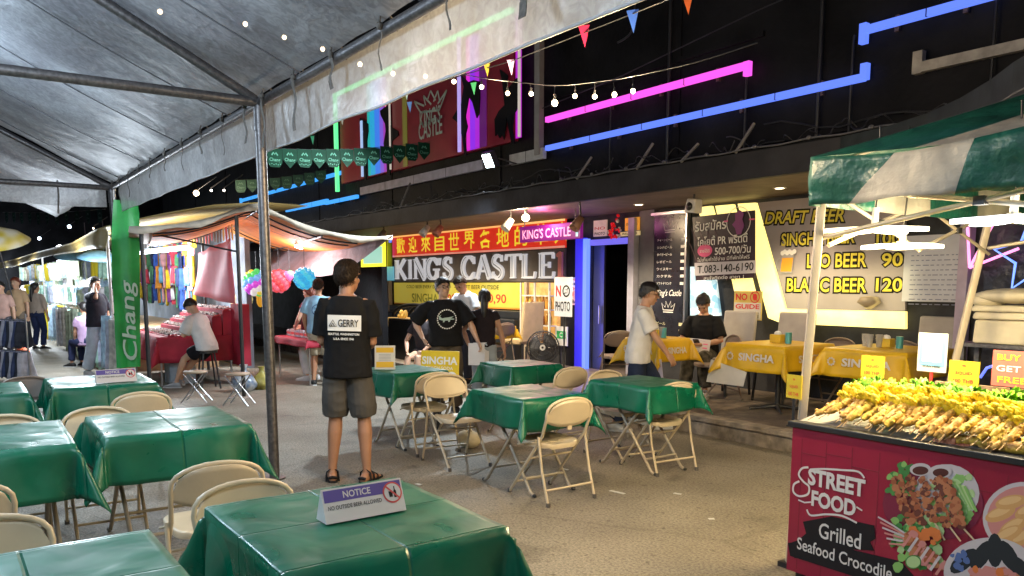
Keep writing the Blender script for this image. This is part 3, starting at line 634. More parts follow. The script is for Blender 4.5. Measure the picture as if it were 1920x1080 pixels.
signbox('poster', 'orange notice above the doorway, at its right', 1172, 408, 1198, 432, 8.66, mat('po', (.75, .32, .03), .5, .05, emit=(1, .4, .05), es=.25), .02, 'poster', lambda *a: simple(*a, ['', 'OPEN BAR', ''], [2, 1, 1]))
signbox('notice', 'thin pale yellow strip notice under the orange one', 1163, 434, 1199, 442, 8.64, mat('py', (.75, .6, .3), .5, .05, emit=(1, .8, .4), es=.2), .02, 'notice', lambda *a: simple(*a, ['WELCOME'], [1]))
g = thing('garland', 'bunch of red tinsel and baubles hanging between the posters over the doorway', 'decoration', WY(1150, 425, 8.6)); q = MB(); R3 = random.Random(5)
for i in range(34): q.ell((R3.uniform(-.10, .16), R3.uniform(-.03, .03), R3.uniform(-.17, .17)), R3.uniform(.015, .03), 6, 5, R3.choice((0, 0, 0, 1)))
q.build('baubles', [mat('tinsel_red', (.5, .01, .02), .25, .5, emit=(1, .02, .02), es=.2), m_white], g)
# ---- tall black menu board
def ex(q, x0, x1, z0, z1, Y):
    xm = (x0 + x1) / 2; w_ = x1 - x0; z = z1
    for zz in (z1 - .22, z1 - 1.38):
        q.stroke([(-.10, .0), (-.13, .10), (-.06, .04), (-.05, .13), (0, .04), (.05, .13), (.06, .04), (.13, .10), (.10, .0), (-.10, 0)], .012, (xm, Y, zz), UX, UZ, 1, .004)
        q.stroke([(-.10, -.03), (.10, -.03)], .014, (xm, Y, zz), UX, UZ, 1, .004)
    jp = ['チャーンビール', 'シンハビール', 'タイガービール', 'レオビール', 'ウイスキー', 'カクテル', 'ソフトドリンク']
    for i, s_ in enumerate(jp):
        zz = z1 - .36 - .105 * i; q.text(s_, (xm - .10, Y, zz), UX, UZ, .04, .30, 1, .01, .004); q.bb((x1 - .10, Y - .005, zz - .02), (x1 - .03, Y - .003, zz + .02), 1)
    q.text("King's Castle", (xm, Y, z1 - 1.14), UX, UZ, .12, w_ * .8, 1, .01, .004, shear=.4)
    for i, s_ in enumerate(['ビール', '生ビール', '小ビール', '水割り', '焼酎']):
        zz = z1 - 1.58 - .10 * i; q.text(s_, (xm - .14, Y, zz), UX, UZ, .05, .18, 2, .01, .004); q.bb((x1 - .10, Y - .005, zz - .022), (x1 - .03, Y - .003, zz + .022), 2)
    return [f_white, flat('menu_cream', (.7, .66, .4)), f_grey]
x0, x1 = -8.68, -8.04; q = MB(); q.bb((x0, 8.66, .55), (x1, 8.70, 2.60), 0); e_ = ex(q, x0, x1, .55, 2.60, 8.66); tag(q.build('menu_board', [mat('menu_black', (.015, .017, .025), .25, var=.2)] + e_), 'tall glossy black drinks menu with crowns and white Japanese lines', 'menu board')
q = MB(); q.bb((-8.70, 8.60, 2.60), (-8.0, 8.66, 2.64)); q.bb((-8.04, 8.63, .5), (-8.01, 8.70, 2.6)); tag(q.build('menu_rail', m_chrome), 'thin metal rail framing the top and right side of the black menu', 'rail')
# ---- glass block picture and slanted lit strips, draft beer panel
def vor(name, c1, c2, s_, es):
    m = mat(name, c1, .3, var=0, emit=(1, 1, 1), es=es); nt = m.node_tree; b = nt.nodes['Principled BSDF']; v = nt.nodes.new('ShaderNodeTexVoronoi'); v.inputs['Scale'].default_value = s_
    tc = nt.nodes.new('ShaderNodeTexCoord'); nt.links.new(tc.outputs['Object'], v.inputs['Vector']); r = nt.nodes.new('ShaderNodeValToRGB'); r.color_ramp.elements[0].color = (*c1, 1); r.color_ramp.elements[1].color = (*c2, 1)
    nt.links.new(v.outputs['Color'], r.inputs['Fac']); nt.links.new(r.outputs['Color'], b.inputs['Base Color']); nt.links.new(r.outputs['Color'], b.inputs['Emission Color']); return m
q = MB(); ppoly(q, [(1294, 500), (1338, 500), (1350, 592), (1294, 592)], 8.66, .04); tag(q.build('glass_block_panel', vor('ice_blocks', (.12, .35, .5), (.75, .85, .85), 14, .55)), 'backlit pale blue glass block panel behind the seated person', 'wall panel')
LS = [('yellow lit slanted panel nearest the menu, top end hidden by the purple banner', [(1308, 389), (1333, 386), (1348, 440), (1322, 440)]), ('second yellow lit slanted panel running down behind the purple banner', [(1341, 386), (1374, 383), (1413, 548), (1377, 548)]),
      ('broad yellow lit frame sweeping down and along under the draft beer board', [(1383, 382), (1416, 380), (1472, 579), (1697, 584), (1697, 617), (1465, 606), (1440, 596)])]
m_lit = mat('lit_yellow_acrylic', (.8, .72, .4), .4, var=.12, vs=4, emit=(1, .80, .24), es=.85, col2=(.85, .8, .55))
for l_, P in LS: q = MB(); ppoly(q, P, 8.64, .05); tag(q.build('glowing_wall_panel', m_lit), l_, 'lit panel')
lamp('strip_light', 'AREA', (-5.7, 8.5, 1.5), 3, (1, .85, .4), None, 2.0, (radians(90), 0, 0), None, .6)
db = thing('draft_beer_board', 'large grey board listing draft beer prices in yellow letters', 'sign', (-5.8, 8.66, 1.9))
q = MB(); ppoly(q, [(1422, 380), (1476, 579), (1697, 583), (1697, 352), (1560, 366)], 8.63, .04); q.build('board', mat('board_mauve', (.34, .31, .32), .55, var=.1, vs=2), db, world=True)
q = MB()
for s_, a in (('DRAFT BEER', (1433, 392, 1586, 420)), ('SINGHA BEER', (1464, 432, 1606, 461)), ('100', (1642, 432, 1692, 461)), ('LEO BEER', (1512, 473, 1628, 504)), ('90', (1652, 472, 1696, 502)), ('BLANC BEER', (1474, 519, 1628, 550)), ('120', (1641, 519, 1695, 549))):
    bo = .022
    pt(q, s_, a[0] - 1, a[1] - 1, a[2] + 1, a[3] + 1, 8.63, 0, .10, .004, slant=-.03 if s_[0] == 'D' else 0, shear=.2 if s_[0] == 'D' else 0)
    pt(q, s_, a[0] + 2.2, a[1] + 2.2, a[2] - 2.2, a[3] - 2.2, 8.63, 1, .02, .010, slant=-.03 if s_[0] == 'D' else 0, shear=.2 if s_[0] == 'D' else 0)
q.build('lettering', [f_black, flat('letter_yellow', (.72, .62, .06))], db, world=True)
q = MB(); c_ = WY(1476, 491, 8.62)
q.poly([(-.10, -.14), (.08, -.14), (.10, .10), (-.08, .10)], c_, UX, UZ, 0, .004); q.poly([(-.09, -.12), (.07, -.12), (.09, .05), (-.075, .05)], c_, UX, UZ, 1, .007)
for i in range(6): q.disc(-.07 + i * .035, .11 + .015 * (i % 2), .03, .03, c_, UX, UZ, 2, .008 + .0005 * i, 12)
q.stroke(arc(-.10, -.02, .055, 90, 270, 10, .07), .018, c_, UX, UZ, 0, .005)
q.build('mug_picture', [f_grey, flat('beer_amber', (.75, .35, .03)), f_white], db, world=True)
q = MB(); q.lathe([(0, 0), (.02, .0), (.13, .08), (.09, .14), (0, .15)], WY(1629, 580, 8.55), 14); tag(q.build('shell_ornament', mat('shell_cream', (.45, .38, .25), .5, bump=.5, bs=60)), 'small cream shell ornament on the lit ledge under the board', 'ornament')
# whiteboard with handwriting
q = MB(); x0, x1, z0, z1 = pb(q, 1698, 440, 1812, 566, 8.60, .02, 0); R4 = random.Random(8)
for i in range(11):
    z = z1 - .22 - i * .052; x = x0 + .08
    while x < x1 - .1: l = R4.uniform(.02, .07); q.bb((x, 8.597, z), (x + l, 8.599, z + .010), 1); x += l + R4.uniform(.012, .03)
tag(q.build('whiteboard', [mat('board_bluewhite', (.52, .54, .62), .35, var=.05), flat('ink_grey', (.2, .22, .32))]), 'bluish whiteboard covered in small handwriting right of the draft beer board', 'whiteboard')
# recruitment banner
def ex(q, Y=8.40): pass
BY = 8.45; q = MB(); a = WY(1298, 407, BY); b = WY(1415, 394, BY); c = WY(1304, 526, BY); d = WY(1415, 521, BY)
q.prism([(c.x, c.z), (d.x, d.z), (b.x, b.z), (a.x, a.z)], (0, BY + .015, 0), UX, UZ, .012, 0)
pt(q, 'รับสมัคร', 1304, 412, 1362, 432, BY, 1, .015, .006, slant=.03); pt(q, 'โคโยตี้ PR พริตตี้', 1308, 440, 1402, 458, BY, 1, .012, .006, slant=.03); pt(q, '500-700/วัน', 1341, 460, 1408, 476, BY, 1, .012, .006, slant=.03)
pt(q, 'ไม่เก็บค่าใช้จ่าย มีที่พักให้ฟรี', 1308, 480, 1406, 488, BY, 1, .004, .006, slant=.03)
p_ = WY(1322, 470, BY); q.disc(0, 0, .13, .085, p_, UX, UZ, 2, .006); q.text('รายได้ดี', p_, UX, UZ, .05, .17, 1, .01, .009)
a2 = WY(1303, 493, BY); b2 = WY(1418, 488, BY); c2 = WY(1303, 517, BY); d2 = WY(1418, 512, BY); q.quad([Vector((p.x, BY - .008, p.z)) for p in (c2, d2, b2, a2)], 3)
pt(q, 'T.083-140-6190', 1309, 495, 1414, 510, BY, 4, .008, .014, slant=.035); pt(q, 'สนใจติดต่อ สาขา 1', 1320, 516, 1395, 523, BY, 1, .006, .006, slant=.03)
p_ = WY(1385, 416, BY); q.stroke(arc(0, 0, .19, 0, 360, 26), .012, p_, UX, UZ, 1, .006, closed=False); q.poly([(-.02, -.16), (.05, -.16), (.10, -.05), (.06, .03), (.09, .10), (.02, .15), (-.06, .11), (-.05, .02), (-.10, -.03), (-.05, -.08)], p_, UX, UZ, 5, .007)
q.stroke([(-.24, .02), (-.17, .02)], .02, p_, UX, UZ, 2, .007); q.stroke([(.17, .02), (.26, .02)], .02, p_, UX, UZ, 2, .007)
for i in range(5): q.stroke([(-.95 + i * .13, -.02 + .0), (-.55 + i * .13, -.75)], .01, (p_.x, BY, p_.z), UX, UZ, 6, .003)
tag(q.build('recruitment_banner', [mat('vinyl_black', (.035, .02, .03), .3, var=.3), f_white, f_pink, flat('phone_strip', (.52, .50, .56)), f_black, flat('fig_violet', (.22, .05, .20)), flat('vinyl_streak', (.12, .07, .09))]), 'black vinyl banner with white Thai text and phone number 083-140-6190', 'banner')
# NO GUIDE sign
q = MB(); x0, x1, z0, z1 = pb(q, 1377, 546, 1427, 600, 8.45, .01, 0); xm = (x0 + x1) / 2; w_ = x1 - x0; h_ = z1 - z0
q.bb((x0 + .01, 8.446, z0 + .01), (x1 - .01, 8.449, z0 + h_ * .60), 2)
q.text('NO', (x0 + w_ * .28, 8.45, z1 - h_ * .20), UX, UZ, h_ * .24, w_ * .42, 1, .03, .005); q.stroke(arc(0, 0, .07, 0, 360, 18), .014, (x0 + w_ * .76, 8.45, z1 - h_ * .20), UX, UZ, 1, .005); q.stroke([(-.04, .05), (.04, -.05)], .014, (x0 + w_ * .76, 8.45, z1 - h_ * .20), UX, UZ, 1, .006)
q.disc(0, 0, .035, .045, (x0 + w_ * .76, 8.45, z1 - h_ * .20), UX, UZ, 1, .004)
q.text('GUIDE', (xm, 8.45, z1 - h_ * .53), UX, UZ, h_ * .17, w_ * .86, 1, .03, .006); q.text('ไม่รับไกด์', (xm, 8.45, z1 - h_ * .82), UX, UZ, h_ * .22, w_ * .84, 3, .005, .006)
tag(q.build('no_guide_sign', [mat('ng_yellow', (.62, .48, .12), .5, .06), f_red, flat('ng_white', (.62, .6, .55)), f_black]), 'small NO GUIDE sign in red on yellow and white', 'sign')
# CCTV / white projector box on the ceiling
cc = thing('ceiling_speaker', 'white box speaker with dark round grille hanging from the canopy ceiling', 'speaker', WY(1301, 386, 7.6))
q = MB(); q.box((0, 0, 0), (.17, .15, .17), 0, Matrix.Rotation(.15, 3, 'Y'), .85); q.build('case', m_white, cc, bevel=.015)
q = MB(); q.lathe([(0, 0), (.045, 0), (.05, .012), (0, .03)], (0, -.075, -.01), 16, 0, Matrix.Rotation(radians(90), 3, 'X')); q.build('grille', m_blackpl, cc)
q = MB(); q.cyl((0, 0, .07), .015, 2.7 - cc.location.z - .07, 8); q.build('bracket', m_steel, cc)
# ---- posters at the far left of the sign
signbox('lit_poster', 'bright yellow triangular lit sign just under the tip of the pale canopy', 676, 455, 721, 502, 8.45, mat('poster_bright_yellow', (.8, .75, .05), .5, 0, emit=(1, .95, .05), es=.8), .04, 'sign', lambda q, x0, x1, z0, z1, Y: (q.bb((x0 + .15, Y - .006, z0 + .1), (x1 - .1, Y - .004, z1 - .1), 1), [glow('poster_mint', (.5, .95, .75), .7)])[-1])
signbox('menu_poster', 'white poster with rows of small pictures left of the big sign', 693, 501, 723, 544, 8.55, mat('poster_cream', (.62, .58, .50), .5, .1), .02, 'poster', lambda q, x0, x1, z0, z1, Y: ([q.bb((x0 + .08 + (x1 - x0) * .30 * i, Y - .005, z1 - .25 - .28 * j), (x0 + .18 + (x1 - x0) * .30 * i, Y - .003, z1 - .12 - .28 * j), 1 + (i + j) % 2) for i in range(3) for j in range(3)], [f_grey, flat('pic_red', (.4, .2, .15))])[-1])
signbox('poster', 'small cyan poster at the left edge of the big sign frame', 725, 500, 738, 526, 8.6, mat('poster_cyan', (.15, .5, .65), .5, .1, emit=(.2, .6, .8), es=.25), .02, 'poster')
signbox('hanging_cloth', 'olive strip hanging beside the white frame post', 726, 455, 735, 500, 8.6, mat('olive', (.14, .16, .04), .7), .02, 'cloth')
signbox('side_door', 'dark blue grey door below the white picture poster', 686, 545, 733, 690, 8.66, mat('door_bluegrey', (.04, .05, .07), .5, var=.3), .05, 'door')
signbox('poster', 'narrow salmon pink poster strip behind the head of the man in black', 668, 500, 682, 560, 8.6, mat('poster_salmon', (.55, .2, .15), .5, .1), .02, 'poster')
# ---- pink post, neon star, shelf with foam boxes at the right
q = MB(); q.bb((-4.17, 8.50, .2), (-4.07, 8.62, 2.65)); tag(q.build('post', mat('lilac_post', (.45, .38, .5), .5, .1)), 'lilac painted post right of the whiteboard', 'post')
q = MB(); q.bb((-4.06, 8.66, .2), (-1.0, 8.70, 2.6)); tag(q.build('black_curtain', mat('black_sheet', (.02, .022, .03), .35, var=.3, bump=.5, bs=5)), 'black plastic sheet behind the blue neon star', 'curtain')
P0 = WY(1818, 502, 8.5); P1 = WY(1862, 420, 8.5); P2 = WY(1910, 466, 8.5)
q = MB(); q.tube([WY(1814, 420, 8.5), P0], .014, 8); q.tube([P0, P1], .014, 8); q.tube([P0, P2], .014, 8); tag(q.build('neon_rays', g_pink), 'pink neon rays spreading from one point beside the lilac post', 'neon light')
c_ = WY(1938, 478, 8.45); q = MB(); SP = []
for i in range(10): r_ = .36 if i % 2 == 0 else .17; a = radians(90 + 36 * i + 8); SP.append((c_.x + r_ * cos(a), 8.45, c_.z + r_ * sin(a)))
q.tube(SP + [SP[0]], .014, 8); tag(q.build('neon_star', glow('neon_star_blue', (.08, .22, 1), 2.4)), 'blue neon star at the right edge beside pink rays', 'neon light')
q = MB(); q.tube([WY(1838, 708, 8.3), WY(1850, 690, 8.3), WY(1868, 684, 8.3), WY(1890, 672, 8.3)], .014, 8); tag(q.build('neon_tube', glow('neon_curve_blue', (.08, .15, 1), 2)), 'short curved blue neon tube low behind the counter', 'neon light')
for k, (px, py0, py1, wd, lab) in enumerate(((1925, 600, 646, .62, 'large cream foam box at the bottom of the stack by the star'), (1922, 585, 600, .60, 'flat foam lid resting on the large cream foam box'), (1915, 572, 585, .55, 'cream foam tray above the flat lid'), (1912, 540, 570, .60, 'pale plastic wrapped bundle at the top of the foam box stack'))):
    a = WY(px, py0, 6.9); b = WY(px, py1, 6.9); zc = (a.z + b.z) / 2
    q = MB()
    if k < 3: q.box((a.x, 6.9 - .02 * k, zc), (wd, .4, abs(a.z - b.z) - .004), 0, None, .96 if k else .97)
    else: q.ell((a.x, 6.85, zc), (.30, .2, abs(a.z - b.z) / 2), 16, 8); q.ell((a.x - .2, 6.85, zc - .03), (.13, .14, .07), 12, 8)
    tag(q.build('foam_box', mat('foam_cream', (.62, .56, .42), .6, var=.12, bump=.2, bs=20), bevel=.02 if k < 3 else 0), lab, 'foam box')
q = MB(); zb = WY(1925, 646, 6.9).z; x_ = WY(1925, 646, 6.9).x; q.bb((x_ - .45, 6.7, zb - .03), (x_ + .6, 7.1, zb)); 
for dx in (-.42, .55): q.bb((x_ + dx - .02, 6.75, .2), (x_ + dx + .02, 6.79, zb - .03)); q.bb((x_ + dx - .02, 7.01, .2), (x_ + dx + .02, 7.05, zb - .03))
tag(q.build('storage_rack', m_steel), 'steel rack carrying the stack of foam boxes', 'rack')
# ================================================================ main tent (clear plastic roof on steel pipes)
def film(name, a0, a1, c1, c2, sc=1.3, rough=.22):
    m = bpy.data.materials.new(name); m.use_nodes = True; nt = m.node_tree; b = nt.nodes['Principled BSDF']; N = nt.nodes.new; L = nt.links.new
    tc = N('ShaderNodeTexCoord'); n = N('ShaderNodeTexNoise'); n.inputs['Scale'].default_value = sc; n.inputs['Detail'].default_value = 6
    w2 = N('ShaderNodeTexNoise'); w2.inputs['Scale'].default_value = 14; w2.inputs['Detail'].default_value = 4; w2.inputs['Distortion'].default_value = 1.5
    L(tc.outputs['Object'], n.inputs['Vector']); L(tc.outputs['Object'], w2.inputs['Vector'])
    r = N('ShaderNodeValToRGB'); r.color_ramp.elements[0].position = .35; r.color_ramp.elements[1].position = .65; r.color_ramp.elements[0].color = (*c1, 1); r.color_ramp.elements[1].color = (*c2, 1); L(n.outputs['Fac'], r.inputs['Fac'])
    r2 = N('ShaderNodeValToRGB'); r2.color_ramp.elements[0].position = .4; r2.color_ramp.elements[1].position = .62; r2.color_ramp.elements[0].color = (.75,) * 3 + (1,); r2.color_ramp.elements[1].color = (1.15,) * 3 + (1,); L(w2.outputs['Fac'], r2.inputs['Fac'])
    mu = N('ShaderNodeMix'); mu.data_type = 'RGBA'; mu.blend_type = 'MULTIPLY'; mu.inputs[0].default_value = 1; L(r.outputs['Color'], mu.inputs[6]); L(r2.outputs['Color'], mu.inputs[7]); L(mu.outputs[2], b.inputs['Base Color'])
    ma = N('ShaderNodeMapRange'); ma.inputs[1].default_value = .3; ma.inputs[2].default_value = .7; ma.inputs[3].default_value = a0; ma.inputs[4].default_value = a1; L(n.outputs['Fac'], ma.inputs[0]); L(ma.outputs[0], b.inputs['Alpha'])
    b.inputs['Roughness'].default_value = rough
    n3 = N('ShaderNodeTexNoise'); n3.inputs['Scale'].default_value = 3.0; n3.inputs['Detail'].default_value = 5; n3.inputs['Distortion'].default_value = .8; L(tc.outputs['Object'], n3.inputs['Vector'])
    bp = N('ShaderNodeBump'); bp.inputs['Strength'].default_value = .6; bp.inputs['Distance'].default_value = .05; L(n3.outputs['Fac'], bp.inputs['Height']); L(bp.outputs['Normal'], b.inputs['Normal'])
    tr = N('ShaderNodeBsdfTranslucent'); tr.inputs['Color'].default_value = (.55, .57, .6, 1); mxs = N('ShaderNodeMixShader'); mxs.inputs[0].default_value = .25
    out = nt.nodes['Material Output']; L(b.outputs[0], mxs.inputs[1]); L(tr.outputs[0], mxs.inputs[2])
    tp = N('ShaderNodeBsdfTransparent'); tp.inputs[0].default_value = (.85, .87, .9, 1); mz = N('ShaderNodeMixShader'); b.inputs['Alpha'].default_value = 1
    for l in list(b.inputs['Alpha'].links): nt.links.remove(l)
    L(ma.outputs[0], mz.inputs[0]); L(tp.outputs[0], mz.inputs[1]); L(mxs.outputs[0], mz.inputs[2]); L(mz.outputs[0], out.inputs[0]); return m
m_film = film('clear_roof_film', .58, .80, (.36, .36, .39), (.56, .58, .61), 1.3, .46)
m_val = film('valance_film', .62, .80, (.38, .38, .39), (.54, .54, .55), 2.2, .34)
EY, EZ, RY, RZ = 2.12, 3.03, -.45, 4.38
tent = thing('market_tent', 'large market tent with clear plastic roof and dark steel pipe frame over the green tables', 'tent', (-6.5, EY, 0))
def roof(x0, x1, seed, nx=60, sag=.10):
    q = MB(); vs = []; ny = 14; Rr = random.Random(seed)
    for i in range(nx + 1):
        x = x0 + (x1 - x0) * i / nx
        for j in range(ny + 1):
            f = j / ny; y = EY + .0 + (RY - EY) * f; z = EZ + .055 + (RZ - EZ - .02) * f
            s_ = sin(pi * f) * (sag * (sin(pi * ((x - x0) % 3.5) / 3.5) ** .6))
            z -= s_ + .012 * noise.noise(Vector((x * 2.2, y * 2.2, seed))) * 2
            vs.append((x, y, z))
    fs = [(i * (ny + 1) + j, i * (ny + 1) + j + 1, (i + 1) * (ny + 1) + j + 1, (i + 1) * (ny + 1) + j) for i in range(nx) for j in range(ny)]
    q.add(vs, fs, 0, True)
    vs = [(a, 2 * RY - b, c) for a, b, c in vs]; q.add(vs, [f[::-1] for f in fs], 0, True); return q
roof(-13.45, 1.0, 1, 110).build('roof_sheet', m_film, tent, world=True)
def valance(x0, x1, y, z1, seed, drop=.37, n=150):
    q = MB(); vs = []
    for i in range(n + 1):
        x = x0 + (x1 - x0) * i / n; w_ = .012 * sin(x * 5.1) + .02 * noise.noise(Vector((x * 1.7, seed, 0)))
        d_ = drop + .015 * noise.noise(Vector((x * .9, 3, seed)))
        for j in range(6): f = j / 5; vs.append((x, y + w_ * f + .03 * f, z1 - d_ * f))
    fs = [(i * 6 + j, i * 6 + j + 1, (i + 1) * 6 + j + 1, (i + 1) * 6 + j) for i in range(n) for j in range(5)]
    q.add(vs, fs, 0, True); q.tube([vs[i * 6 + 5] for i in range(n + 1)], .008, 5, 1); return q
valance(-13.3, 1.0, EY + .06, EZ + .02, 2).build('valance', [m_val, mat('hem_white', (.5, .5, .5), .5)], tent, world=True)
for k in range(8):
    xk = -12.6 + 1.75 * k; q = MB(); P = []
    for j in range(15): f = j / 14; P.append((xk, EY + (RY - EY) * f, EZ + .04 + (RZ - EZ - .02) * f - .10 * sin(pi * f) * (sin(pi * ((xk + 13.45) % 3.5) / 3.5) ** .6)))
    q.tube(P, .006, 4); q.build('roof_seam', mat('seam_dark', (.12, .12, .13), .6), tent, world=True)
q = MB(); q.tube([(-13.5, EY, EZ), (1.0, EY, EZ)], .034, 10); q.build('eave_pipe', m_steel, tent, world=True)
q = MB(); q.tube([(-13.5, EY + .03, EZ + .12), (-9, EY, EZ + .13), (1.0, EY - .03, EZ + .13)], .010, 6); q.build('edge_rope', m_blackpl, tent, world=True)
q = MB(); q.tube([(-13.5, RY, RZ - .03), (1.0, RY, RZ - .03)], .034, 10); q.build('ridge_pipe', m_steel, tent, world=True)
q = MB(); q.tube([(-13.5, 2 * RY - EY, EZ), (1.0, 2 * RY - EY, EZ)], .034, 10); q.build('eave_pipe', m_steel, tent, world=True)
for x, r_ in ((-6.5, .042), (-13.5, .045), (.5, .042)):
    lean = .035 if x == -6.5 else 0
    q = MB(); q.tube([(x + (.02 if lean else 0), EY, 0), (x - lean * .3, EY, EZ - .08)], r_, 16); q.tube([(x - lean * .3, EY, EZ - .22), (x - lean * .3, EY, EZ + .04)], r_ * 1.15, 16); q.cyl((x + .02, EY, 0), .09, .012, 16); q.build('post', m_steel, tent, world=True)
    q = MB(); q.tube([(x, 2 * RY - EY, 0), (x, 2 * RY - EY, EZ)], r_, 12); q.build('post', m_steel, tent, world=True)
    q = MB(); q.tube([(x, EY, EZ), (x, 2 * RY - EY, EZ)], .038, 12); q.build('tie_beam', m_steel, tent, world=True)
    q = MB(); q.tube([(x, EY, EZ), (x, RY, RZ - .03)], .038, 12); q.build('rafter', m_steel, tent, world=True)
    q = MB(); q.tube([(x, 2 * RY - EY, EZ), (x, RY, RZ - .03)], .038, 12); q.build('rafter', m_steel, tent, world=True)
m_strap = mat('strap_webbing', (.13, .115, .10), .8, var=.3, vs=40)
xs_ = [-13.2, -12.6, -11.9, -11.2, -10.5, -9.7, -8.9, -8.15, -7.4, -6.75, -6.3, -5.62, -4.95, -4.25, -3.5, -2.9]
for i, x in enumerate(xs_):
    q = MB(); P = [(x - .05, EY - .02, EZ + .15), (x, EY + .03, EZ + .06), (x + .04, EY + .045, EZ - .01), (x, EY - .05, EZ + .01), (x - .03, EY - .01, EZ + .15)]
    q.tube(P, .008, 5); q.ell((x, EY - .045, EZ + .01), .022, 8, 5); L_ = .16 + .22 * RNG.random(); wd = .012 + .028 * (RNG.random() < .5)
    z0 = EZ; n = 8; Pq = [(x + .02 * sin(k * .7 + i) * k / n, EY - .045 + .01 * sin(k + i), z0 - L_ * k / n) for k in range(n + 1)]
    for k in range(n):
        a = Vector(Pq[k]); b = Vector(Pq[k + 1]); w2 = wd * (1 + .3 * (k > n - 3)); q.add([a - UX * w2 / 2, b - UX * w2 / 2, b + UX * w2 / 2, a + UX * w2 / 2, a - UX * w2 / 2 + UY * .003, b - UX * w2 / 2 + UY * .003, b + UX * w2 / 2 + UY * .003, a + UX * w2 / 2 + UY * .003], [(0, 1, 2, 3), (7, 6, 5, 4), (0, 4, 5, 1), (3, 2, 6, 7)], 0)
    q.build('tie_strap', m_strap, tent, world=True)
# neighbouring tent further along the lane
t2 = thing('market_tent', 'next tent down the lane at the left edge, its low skirt in view', 'tent', (-17, 2, 0))
q = roof(-21, -13.7, 5, 50, .12); q.build('roof_sheet', m_film, t2, world=True)
q = MB(); q.tube([(-13.62, 2.05, 3.03), (-13.62, -3, 3.0)], .036, 10); q.build('end_beam', m_steel, t2, world=True)
q = MB(); vs = []
for i in range(41):
    y = 2.05 - 5 * i / 40
    for j in range(5): vs.append((-13.58 + .02 * sin(y * 4) * j / 4, y, 3.05 - .30 * j / 4 + .012 * sin(y * 3)))
q.add(vs, [(i * 5 + j, i * 5 + j + 1, (i + 1) * 5 + j + 1, (i + 1) * 5 + j) for i in range(40) for j in range(4)], 0, True); q.build('valance', m_val, t2, world=True)
q = MB(); q.tube([(-13.6, 1.42, 3.1), (-13.57, 1.42, 2.9), (-13.56, 1.40, 2.62)], .013, 5); q.build('tie_strap', m_strap, t2, world=True)

# lamps hanging inside the tent, out of the photograph to the left and behind
def tube_lamp(loc, label, e, col, L_=1.1, rz=0):
    o = thing('tube_lamp', label, 'lamp', loc, rz)
    q = MB(); q.box((0, 0, .03), (L_, .06, .03)); q.build('housing', m_white, o, bevel=.004)
    q = MB(); q.tube([(-L_ / 2 + .03, 0, 0), (L_ / 2 - .03, 0, 0)], .014, 8); q.build('tube', g_white, o)
    q = MB(); q.tube([(-.3, 0, .045), (-.3, 0, RZ - loc[2] - .03)], .004, 4); q.tube([(.3, 0, .045), (.3, 0, RZ - loc[2] - .03)], .004, 4); q.build('cord', m_blackpl, o)
    l = lamp('tube_light', 'POINT', (0, 0, -.06), e, col, None, .22); l.parent = o; return o
tube_lamp((-9.0, RY, 3.15), 'white tube lamp hanging from the tent ridge above the far left tables', 150, (.66, .83, 1))
tube_lamp((-4.6, RY, 3.15), 'white tube lamp hanging from the tent ridge above the near left tables', 150, (.66, .83, 1))
tube_lamp((-.6, RY - .2, 3.1), 'white tube lamp hanging from the tent ridge behind the camera', 110, (.80, .90, 1))

# ================================================================ tables and cloths
m_tbl = mat('table_grey_laminate', (.35, .34, .33), .5); m_leg = mat('table_leg_beige', (.50, .43, .33), .42, .2, var=.15, vs=12)
def cloth_mat():
    m = bpy.data.materials.new('green_vinyl'); m.use_nodes = True; nt = m.node_tree; b = nt.nodes['Principled BSDF']; N = nt.nodes.new; L = nt.links.new
    tc = N('ShaderNodeTexCoord'); n = N('ShaderNodeTexNoise'); n.inputs['Scale'].default_value = 5; n.inputs['Detail'].default_value = 5; L(tc.outputs['Object'], n.inputs['Vector'])
    r = N('ShaderNodeValToRGB'); r.color_ramp.elements[0].position = .3; r.color_ramp.elements[1].position = .7; r.color_ramp.elements[0].color = (.0, .095, .052, 1); r.color_ramp.elements[1].color = (.001, .135, .072, 1); L(n.outputs['Fac'], r.inputs['Fac']); L(r.outputs['Color'], b.inputs['Base Color'])
    b.inputs['Roughness'].default_value = .30; b.inputs['Specular IOR Level'].default_value = .6
    n2 = N('ShaderNodeTexNoise'); n2.inputs['Scale'].default_value = 4.5; n2.inputs['Detail'].default_value = 2.5; n2.inputs['Distortion'].default_value = .5; L(tc.outputs['Object'], n2.inputs['Vector'])
    bp = N('ShaderNodeBump'); bp.inputs['Strength'].default_value = .30; bp.inputs['Distance'].default_value = .03; L(n2.outputs['Fac'], bp.inputs['Height'])
    mr = N('ShaderNodeMapRange'); mr.inputs[1].default_value = .35; mr.inputs[2].default_value = .65; mr.inputs[3].default_value = .26; mr.inputs[4].default_value = .50; L(n2.outputs['Fac'], mr.inputs[0]); L(mr.outputs[0], b.inputs['Roughness'])
    # packing folds: two creases each way
    sx = N('ShaderNodeSeparateXYZ'); L(tc.outputs['Object'], sx.inputs[0]); prev = bp
    for ax in (0, 1):
        mod = N('ShaderNodeMath'); mod.operation = 'PINGPONG'; mod.inputs[1].default_value = .21; L(sx.outputs[ax], mod.inputs[0])
        cr = N('ShaderNodeMapRange'); cr.inputs[1].default_value = 0; cr.inputs[2].default_value = .008; L(mod.outputs[0], cr.inputs[0])
        b2 = N('ShaderNodeBump'); b2.inputs['Strength'].default_value = .9; b2.inputs['Distance'].default_value = .008; L(cr.outputs[0], b2.inputs['Height']); L(prev.outputs['Normal'], b2.inputs['Normal']); prev = b2
    L(prev.outputs['Normal'], b.inputs['Normal'])
    return m
m_cloth = cloth_mat()
